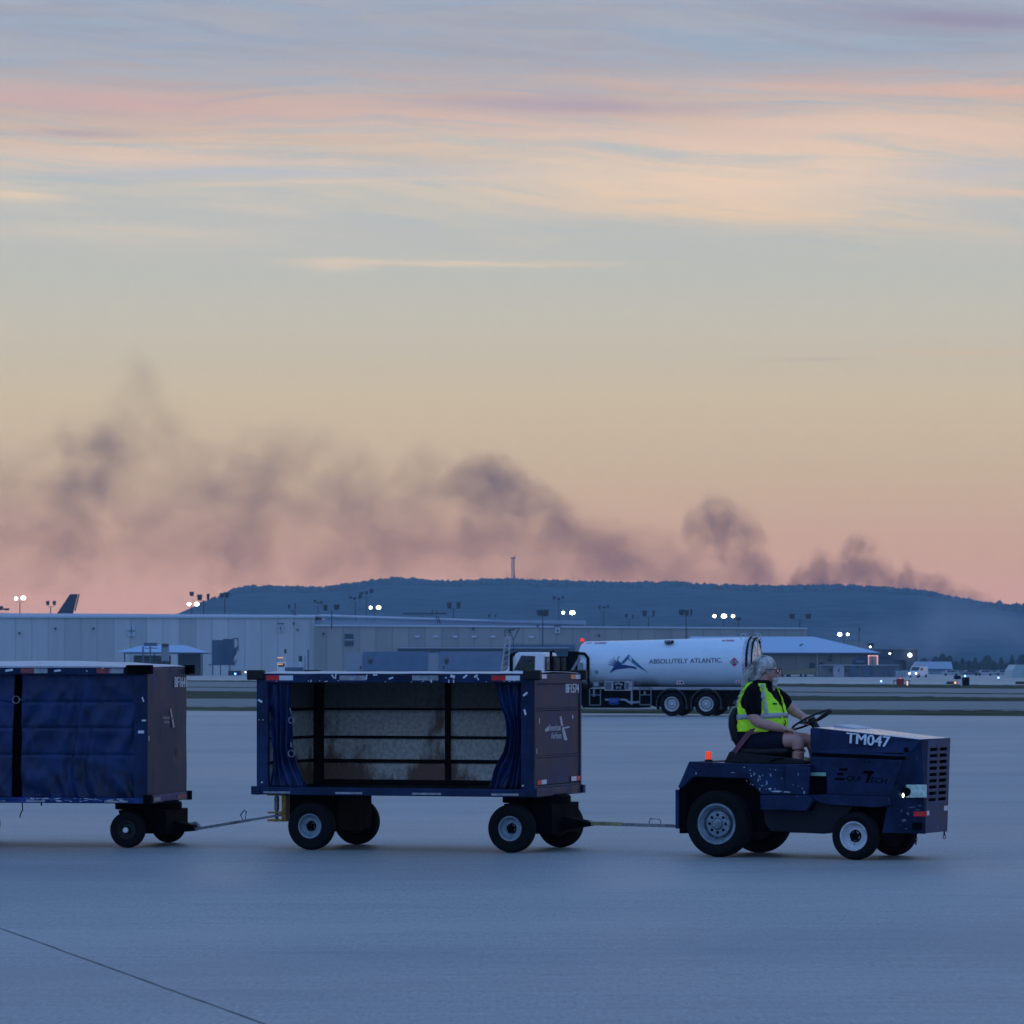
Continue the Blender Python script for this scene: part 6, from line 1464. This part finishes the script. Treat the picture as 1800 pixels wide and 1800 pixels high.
# lift mast behind the tanker cab
Y_ = 620.; lm = thing('lift_mast', 'pale tapering lift tower with a dark top frame behind the tanker cab', 'lift tower', (tx(886, Y_), Y_, 0))
mb = MB(); mb.bar(at(880, 1190, Y_), at(889, 1120, Y_), .22); mb.bar(at(893, 1190, Y_), at(896.5, 1120, Y_), .22)
for k in range(7): mb.bar(at(880 + k * 1.3, 1185 - k * 10, Y_), at(893 + k * .5, 1180 - k * 10, Y_), .12)
mb.bar(at(889, 1120, Y_), at(897, 1120, Y_), .3); build('tower', shift(mb, lm), mat('pale mast paint', (.42, .40, .42), .5), lm)
mb = MB()
for a, b in (((888, 1120), (887, 1108)), ((896, 1120), (895, 1105)), ((887, 1108), (913, 1104)), ((903, 1124), (913, 1104)), ((896, 1106), (903, 1128)), ((902, 1128), (903, 1150)), ((890, 1112), (905, 1106))): mb.bar(at(*a, Y_), at(*b, Y_), .12)
build('top_frame', shift(mb, lm), 'pole', lm)

# blue roofed warehouse
Y_ = 880.; wh = thing('blue_roof_warehouse', 'low tan warehouse with a broad light blue hip roof behind the tanker and driver', 'warehouse', (tx(1400, Y_), Y_, 0))
mb = MB(); e = [at(1180, 1147, Y_), at(1549, 1147.2, Y_), at(1532, 1147.2, Y_ + 60), at(1185, 1147, Y_ + 60)]; r0, r1 = at(1215, 1119, Y_ + 30), at(1430, 1119, Y_ + 30)
e[2] = (e[2][0], Y_ + 60, e[1][2]); e[3] = (e[3][0], Y_ + 60, e[0][2])
mb.add(e + [r0, r1], [(0, 1, 5, 4), (1, 2, 5), (2, 3, 4, 5), (3, 0, 4), (0, 3, 2, 1)]); build('roof', shift(mb, wh), 'blue_roof', wh)
part('wall', 1184, 1540, 1147.6, 1195, Y_ + 1.5, 55, wallmat('tan sheet wall', (.21, .195, .165), 3.2, .08, .2), wh)
part('gutter', 1300, 1547, 1147.3, 1149, Y_ - .1, .5, 'bluegrey', wh)
for px in (1436.6, 1340): part('downpipe', px - .5, px + .5, 1149, 1188, Y_ + 1.2, .2, 'coping', wh)
mb = MB(); mb.add([at(1404, 1135, Y_ + 8), at(1409, 1131.5, Y_ + 8), at(1413, 1132, Y_ + 8), at(1407, 1136, Y_ + 8)], [(0, 1, 2, 3)]); build('roof_vent', shift(mb, wh), 'pole', wh, solid=.4)
for a in ((1423.5, 1432, 1165, 1175), (1455, 1463, 1158, 1162), (1440, 1447, 1164, 1168.5), (1458.5, 1461, 1152, 1156)): part('wall_unit', *a, Y_ + .9, .5, 'pole', wh)
# stored gear in front of it
Y_ = 860.
cg = thing('belt_loader', 'long low yellowish belt loader parked before the tan warehouse', 'belt loader', (tx(1405, Y_), Y_, 0))
mb = MB(); mb.hexa([at(1374, 1185, Y_), at(1434, 1181, Y_), at(1434, 1181, Y_ + 2), at(1374, 1185, Y_ + 2), at(1374, 1182.5, Y_), at(1434, 1174, Y_), at(1434, 1174, Y_ + 2), at(1374, 1182.5, Y_ + 2)]); build('belt', shift(mb, cg), mat('dull yellow belt frame', (.24, .20, .10), .6), cg)
part('chassis', 1378, 1430, 1186, 1188.5, Y_ + .3, 1.5, 'cab_white', cg)
mb = MB()
for px in (1376, 1384, 1388, 1408, 1416): c_ = at(px, 1188.6, Y_); mb.lathe([(0, -.1), (.26, -.1), (.28, .2), (0, .2)], (c_[0], Y_ + .2, .28), 'y', 12)
build('tyres', shift(mb, cg), 'rubber', cg)
sc2 = thing('site_cabins', 'row of low grey cabins with dark doorways and one white shutter', 'cabin row', (tx(1510, 850.), 850, 0))
part('wall', 1444, 1580, 1169.5, 1195, 850, 5, wallmat('cabin grey wall', (.16, .165, .19), 2.2, .1), sc2)
for a in ((1465, 1484, 1169, 1190, 'dull'), ): part('shutter', a[0], a[1], a[2], a[3], 849.8, .3, mat('whitish shutter', (.40, .40, .44), .6), sc2); part('shutter_mark', 1473.5, 1475.5, 1176, 1181, 849.7, .2, 'pole', sc2)
for px0, px1, y0 in ((1494, 1506, 1171), (1517, 1530, 1173), (1531, 1535, 1173), (1551, 1558, 1175), (1563, 1569, 1171)): part('doorway', px0, px1, y0, 1190, 849.7, .4, 'bluegrey', sc2)
for px in (1460, 1487): part('doorway', px - 1.5, px + 1.5, 1175, 1181, 849.7, .4, 'pole', sc2)
part('roof_edge', 1443, 1581, 1168.6, 1169.6, 849.5, 6, 'coping', sc2)
bd_ = thing('sign_board', 'dark blue slanting board with faint pale lettering above the grey cabins', 'sign board', (tx(1512, 856.), 856, 0))
mb = MB(); mb.prism([(tx(a, 856), tz(b, 856)) for a, b in ((1498.5, 1169), (1498.5, 1160), (1508, 1153.4), (1526, 1153.4), (1526, 1169))], 856, 857); build('panel', shift(mb, bd_), mat('dark board', (.012, .03, .075), .5), bd_)
for k in range(7): part('letter_stroke', 1505 + k * 2.2, 1506.3 + k * 2.2, 1161.6, 1164, 855.9, .06, 'dull', bd_)
part('stand', 1511, 1513, 1169, 1192, 856.2, .4, 'pole', bd_)
lf = thing('lit_portal', 'square doorway frame outlined in pinkish lights above the cabins', 'lit frame', (tx(1534.5, 857.), 857, 0))
pk = emit('pink rope light', (1.0, .55, .5), .62)
part('side_light', 1525.8, 1527.6, 1153, 1169, 857, .3, pk, lf); part('side_light', 1541.6, 1543.4, 1153, 1169, 857, .3, pk, lf); part('top_light', 1525.8, 1543.4, 1151.8, 1153.4, 857, .3, pk, lf); part('backing', 1527.6, 1541.6, 1153.4, 1192, 857.3, .3, 'hub_wall_dark', lf)
gs = thing('grey_shed', 'grey gabled shed right of the lit frame', 'shed', (tx(1560, 870.), 870, 0))
mb = MB(); mb.prism([(tx(a, 870), tz(b, 870)) for a, b in ((1542, 1190), (1542, 1154), (1562, 1154), (1574, 1160), (1574, 1190))], 870, 880); build('wall', shift(mb, gs), mat('slate shed wall', (.07, .085, .12), .7), gs)
part('roof_edge', 1541, 1563, 1153, 1154.2, 869.6, 8, 'bluegrey', gs)
pt = thing('dark_portal', 'dark post and beam frame between the grey shed and the white hangar', 'portal frame', (tx(1582, 860.), 860, 0))
part('beam', 1570, 1593, 1160, 1162.2, 860, 1, 'pole', pt); part('post', 1588.8, 1593, 1162.2, 1188, 860, 1, 'pole', pt); part('wall', 1571, 1588, 1163, 1190, 861, .5, mat('dim grey wall', (.12, .15, .20), .7), pt)
fb_ = thing('far_depot', 'hazy flat grey depot with one bright wall lamp behind the sheds', 'building', (tx(1570, 1300.), 1300, 0))
part('wall', 1535, 1613, 1142, 1188, 1300, 30, mat('hazy depot wall', (.045, .06, .085), .8), fb_); part('roof_edge', 1534, 1614, 1140, 1142, 1299.6, 30, mat('depot edge', (.14, .17, .22), .7), fb_); part('wall', 1440, 1520, 1128, 1188, 1320, 30, 'hub_wall_dark', fb_)
mb = MB(); c_ = at(1599.5, 1151.5, 1298); mb.ball(c_, (.62, .4, .62), 14, 10); build('wall_lamp', shift(mb, fb_), 'lit', fb_, smooth=True)

# arched white hangar, far right tent, low wall
Y_ = 1250.
ah = thing('arched_hangar', 'white hangar with rounded left end, right behind the white van', 'hangar', (tx(1640, Y_), Y_, 0))
mb = MB(); u_ = Y_ / FPX
arc = [(tx(1616, Y_) + 16.5 * u_ * math.cos(a), tz(1188, Y_) + 24 * u_ * math.sin(a)) for a in [math.pi * k / 20 for k in range(21)]]
mb.prism(arc, Y_, Y_ + 3); build('arched_end', shift(mb, ah), mat('white fabric', (.50, .55, .62), .5, var=.05), ah, smooth=True)
mb = MB(); mb.hexa([(tx(1614, Y_), Y_ + 3, tz(1177, Y_)), (tx(1677, Y_), Y_ + 3, tz(1177, Y_)), (tx(1677, Y_), Y_ + 18, tz(1177, Y_)), (tx(1614, Y_), Y_ + 18, tz(1177, Y_)), (tx(1614, Y_), Y_ + 8, tz(1163, Y_)), (tx(1677, Y_), Y_ + 8, tz(1163, Y_)), (tx(1677, Y_), Y_ + 13, tz(1163, Y_)), (tx(1614, Y_), Y_ + 13, tz(1163, Y_))]); build('roof', shift(mb, ah), mat('pale hangar roof', (.30, .37, .48), .5), ah)
part('gutter', 1632, 1672, 1175.6, 1177.4, Y_ + 2.6, .4, 'bluegrey', ah); part('wall', 1618, 1677, 1177.2, 1190, Y_ + 3.2, 14, mat('hangar side', (.26, .33, .42), .6), ah); part('dark_base', 1634, 1655, 1185, 1188.4, Y_ + 2.8, .4, 'bluegrey', ah)
t2 = thing('white_tent', 'white sloping tent cut by the right picture edge', 'tent', (tx(1800, 780.), 780, 0))
mb = MB(); mb.prism([(tx(a, 780), max(0, tz(b, 780))) for a, b in ((1777.5, 1192), (1780, 1178), (1787, 1168.4), (1830, 1168.4), (1840, 1192))], 780, 792); build('canvas', shift(mb, t2), mat('pale tent canvas', (.36, .46, .47), .6, var=.05), t2)
part('green_mark', 1798.5, 1806, 1175, 1184, 779.9, .06, mat('green mark', (.25, .55, .12), .6), t2)
lw = thing('low_wall', 'long low pale wall running between the white hangar and the tent', 'wall', (tx(1730, 1150.), 1150, 0))
part('panel', 1660, 1779, 1178, 1186.4, 1150, .6, mat('pale low wall', (.17, .20, .25), .7, var=.3, scale=.25), lw)
rr = random.Random(31)
for k, (px, cc_, lab_) in enumerate(((1671, (.36, .40, .44), 'pale grey car parked closest to the white hangar'), (1706, (.10, .13, .18), 'dark blue grey car standing alone before the low wall'), (1731, (.42, .45, .48), 'whitish car parked before the middle of the low wall'), (1763, (.26, .30, .34), 'mid grey car parked closest to the white tent'))):
    Yc = 1000.; t = thing('parked_car', lab_, 'car', (tx(px, Yc), Yc, 0), 0, 'cars along the low wall')
    u_ = Yc / FPX; L_ = 4.3; c_ = mat('car paint', cc_, .35)
    mb = MB(); mb.prism([(-2.1, .3), (-2.1, .8), (-1.3, .95), (-.8, 1.4), (.9, 1.4), (1.5, .95), (2.1, .85), (2.1, .3)], -.85, .85); build('car_body', mb, c_, t, bevel=.08)
    mb = MB(); mb.prism([(-1.15, .95), (-.72, 1.32), (.82, 1.32), (1.3, .95)], -.87, -.86); build('window', mb, 'dark_glass', t)
    for x_ in (-1.3, 1.3): mb = MB(); mb.lathe([(0, -.1), (.3, -.1), (.32, .1)], (x_, -.8, .32), 'y', 12); build('tyre', mb, 'rubber', t)
# white van with its headlights on
vn = thing('van', 'white van with both headlights on, driving before the arched hangar', 'van', (tx(1614, 812.), 812, 0), R(-120))
mb = MB(); mb.prism([(-2.6, .35), (-2.6, 2.15), (.9, 2.2), (1.65, 1.35), (2.5, 1.05), (2.6, .8), (2.6, .35)], -.95, .95); build('body', mb, 'cab_white', vn, bevel=.08)
mb = MB(); mb.hexa([(.98, -.82, 2.06), (1.66, -.82, 1.38), (1.66, .82, 1.38), (.98, .82, 2.06), (1.02, -.82, 2.1), (1.70, -.82, 1.42), (1.70, .82, 1.42), (1.02, .82, 2.1)]); mb.prism([(-.1, 1.4), (-.1, 1.95), (.8, 1.95), (1.3, 1.4)], -.97, -.955); mb.prism([(-2.3, 1.45), (-2.3, 1.85), (-.5, 1.85), (-.5, 1.45)], -.97, -.955); mb.prism([(-.1, 1.4), (-.1, 1.95), (.8, 1.95), (1.3, 1.4)], .955, .97); build('window', mb, 'dark_glass', vn)
for y_ in (-.72, .72):
    mb = MB(); mb.ball((2.62, y_, .80), (.08, .17, .14), 10, 8); build('headlight', mb, 'lit_warm', vn, smooth=True)
for x_ in (-1.7, 1.7):
    for y_ in (-.9, .9): mb = MB(); mb.lathe([(0, -.1), (.33, -.1), (.35, 0), (.33, .1), (0, .1)], (x_, y_, .35), 'y', 16); build('wheel', mb, 'rubber', vn)
for k, (a, b) in enumerate(((1576, 1585), (1586, 1597))):
    t = thing('box_container', ['white cargo container left of the van, the outer one of two', 'white cargo container touching the front of the van'][k], 'container', (tx((a + b) / 2, 830.), 830, 0), 0, 'white containers beside the van')
    part('shell', a, b, 1179.5 - k, 1189.5, 830, 2, mat('container white', (.40, .45, .50), .5), t); part('door_edge', a + 4, a + 4.6, 1180, 1189, 829.9, .06, 'bluegrey', t)

# airfield signs and lights in the grass
Y_ = 420.
rs = thing('runway_sign', 'square red sign on a low frame at the edge of the far grass', 'airfield sign', (tx(1582, Y_), Y_, 0))
part('panel', 1576, 1589, 1193, 1205.5, Y_, .25, mat('red sign face', (.34, .012, .02), .5), rs); part('frame_bar', 1570, 1600, 1196, 1197.3, Y_ + .3, .1, 'pole', rs)
for px in (1571.5, 1598): part('leg', px - .6, px + .6, 1196, 1204.8, Y_ + .3, .1, 'pole', rs)
part('post_light', 1594, 1596, 1197, 1204.8, Y_ - .1, .1, emit('peach lit strip', (1, .75, .6), .9), rs); part('top_lamp', 1580.5, 1584.5, 1191.4, 1193, Y_, .1, emit('dim red lamp', (1, .3, .2), .5), rs)
Y_ = 410.
gsn = thing('guidance_sign', 'black airfield sign box on a pale post in the far grass', 'airfield sign', (tx(1697, Y_), Y_, 0))
part('cabinet', 1691.8, 1704, 1190.5, 1206, Y_, .4, 'black_letter', gsn); part('post', 1689, 1691.2, 1194, 1209, Y_, .2, 'coping', gsn); part('foot', 1694, 1702, 1206, 1207.6, Y_ + .1, .2, 'coping', gsn)
s3 = thing('guidance_sign', 'smaller black sign with white edge, raised left of the black sign box', 'airfield sign', (tx(1682, 450.), 450, 0)); part('cabinet', 1677, 1689, 1187.5, 1194, 450, .3, 'black_letter', s3); part('edge_mark', 1675.2, 1677, 1190, 1194, 450, .3, 'coping', s3); part('leg', 1682, 1683, 1194, 1203.8, 450.1, .1, 'bluegrey', s3)
for (a, b, lab) in ((1664, 1681, 'dark red sign with one glowing orange lamp, between the red sign and black box'), (1785.5, 1803, 'dark red sign cut by the right picture edge')):
    t = thing('location_sign', lab, 'airfield sign', (tx((a + b) / 2, 470.), 470, 0)); part('cabinet', a, b, 1198, 1203, 470, .3, mat('dark red sign', (.05, .006, .01), .4), t); part('leg', a + 4, a + 4.8, 1203, 1202.6 + 7, 470.1, .1, 'bluegrey', t)
    if a < 1700: part('lamp', b - 3.2, b - .6, 1198.6, 1201.4, 469.9, .05, emit('orange sign lamp', (1, .35, .12), 3.), t)
for px, py, gy, c_, lab in ((1549, 1197.5, 1209, 'lit_blue', 'blue taxiway light on a stem left of the red sign'), (1755, 1191.2, 1196, 'lit_blue', 'blue taxiway light before the low wall'), (1696.5, 1188.2, 1196, 'lit_blue', 'blue taxiway light just above the black sign box'),
                            (413.5, 1184.5, 1190, 'lit_blue', 'blue taxiway light below the stair tower'), (437.5, 1190, 1196, 'lit_blue', 'blue taxiway light beside the open cart corner'), (431.5, 1181.5, 1188, 'lit_warm', 'tiny reddish light between the two blue lights')):
    Y_ = CAM_H * FPX / (gy - HOR); x, y, z = at(px, py, Y_); u_ = Y_ / FPX
    t = thing('taxiway_light', lab, 'taxiway light', (x, Y_, 0), 0, 'taxiway lights'); r_ = 1.5 * u_ * (1.0 if c_ == 'lit_blue' else .7)
    mb = MB(); mb.ball((0, 0, z), (r_, r_, r_ * 1.1), 12, 8); build('lamp', mb, c_, t, smooth=True); mb = MB(); mb.tube([(0, 0, 0), (0, 0, z - r_ * .9)], .4 * u_, 6); build('stem', mb, 'bluegrey', t)

# trees before the hill at the right
rr = random.Random(9)
M['leaf'] = mat('dark foliage', (.022, .042, .026), .9, var=.5, scale=.6); M['trunk'] = mat('bark', (.05, .04, .035), .9)
def tree(px, top, w, conic, label):
    Y_ = 1750. + rr.uniform(-60, 60); x, y, z1 = at(px, top, Y_); u_ = Y_ / FPX; w *= u_
    t = thing('conifer_tree' if conic else 'broadleaf_tree', label, 'tree', (x, y, 0), 0, 'trees before the hill')
    mb = MB(); mb.tube([(0, 0, 0), (.1, 0, z1 * .5), (0, 0, z1 * .9)], [.28, .2, .06], 7)
    for k in range(6): a = rr.uniform(0, 6.3); z_ = z1 * rr.uniform(.3, .7); mb.tube([(0, 0, z_), (math.cos(a) * w * .3, math.sin(a) * w * .3, z_ + .6)], [.08, .03], 5)
    build('trunk', mb, 'trunk', t)
    mb = MB()
    for k in range(900):
        f = rr.random() ** .8; z_ = z1 * (.10 + .90 * f)
        rad = w * .5 * ((1 - f) ** .8 + .06 if conic else math.sqrt(max(.02, 1 - (2 * f - .85) ** 2 * .75))) * rr.uniform(.3, 1.08) * (1 + .25 * mnoise.noise((px, z_ * .8, 0)))
        a = rr.uniform(0, 6.3); c_ = Vector((rad * math.cos(a), rad * math.sin(a), z_)); s_ = rr.uniform(.18, .45)
        p = [c_ + Vector((rr.uniform(-s_, s_), rr.uniform(-s_, s_), rr.uniform(-s_, s_))) for _ in range(4)]; mb.add(p, [(0, 1, 2), (0, 2, 3), (0, 1, 3)])
    build('crown', mb, 'leaf', t)
kinds = [(1606, 1161, 14, 0, 'low round tree peeping over the far depot roof'), (1624, 1158, 16, 0, 'small round tree above the arched end of the hangar'), (1645, 1155, 16, 0, 'round tree rising over the middle of the white hangar'), (1657, 1149.5, 17, 0, 'tallest bushy tree behind the white hangar'),
         (1669, 1153, 14, 0, 'bushy tree over the right end of the white hangar'), (1681, 1163, 15, 0, 'low bush tree just right of the white hangar'), (1692, 1157, 15, 1, 'pointed tree above the black sign box'), (1704, 1162, 15, 0, 'low round tree right of the pointed one'),
         (1714, 1156, 17, 1, 'broad pointed tree in the middle of the row'), (1724, 1164, 14, 0, 'low filler tree beside the broad pointed tree'), (1736, 1152.5, 21, 0, 'largest round tree of the right row'), (1748, 1164, 13, 0, 'low tree right of the largest round tree'),
         (1760, 1156, 16, 1, 'narrow pointed tree left of the tallest conifer'), (1779, 1152, 16, 1, 'tallest pointed conifer beside the white tent'), (1797, 1151, 20, 0, 'round tree over the white tent'), (1770, 1166, 12, 0, 'small low tree between the two conifers')]
for k_ in kinds: tree(*k_)
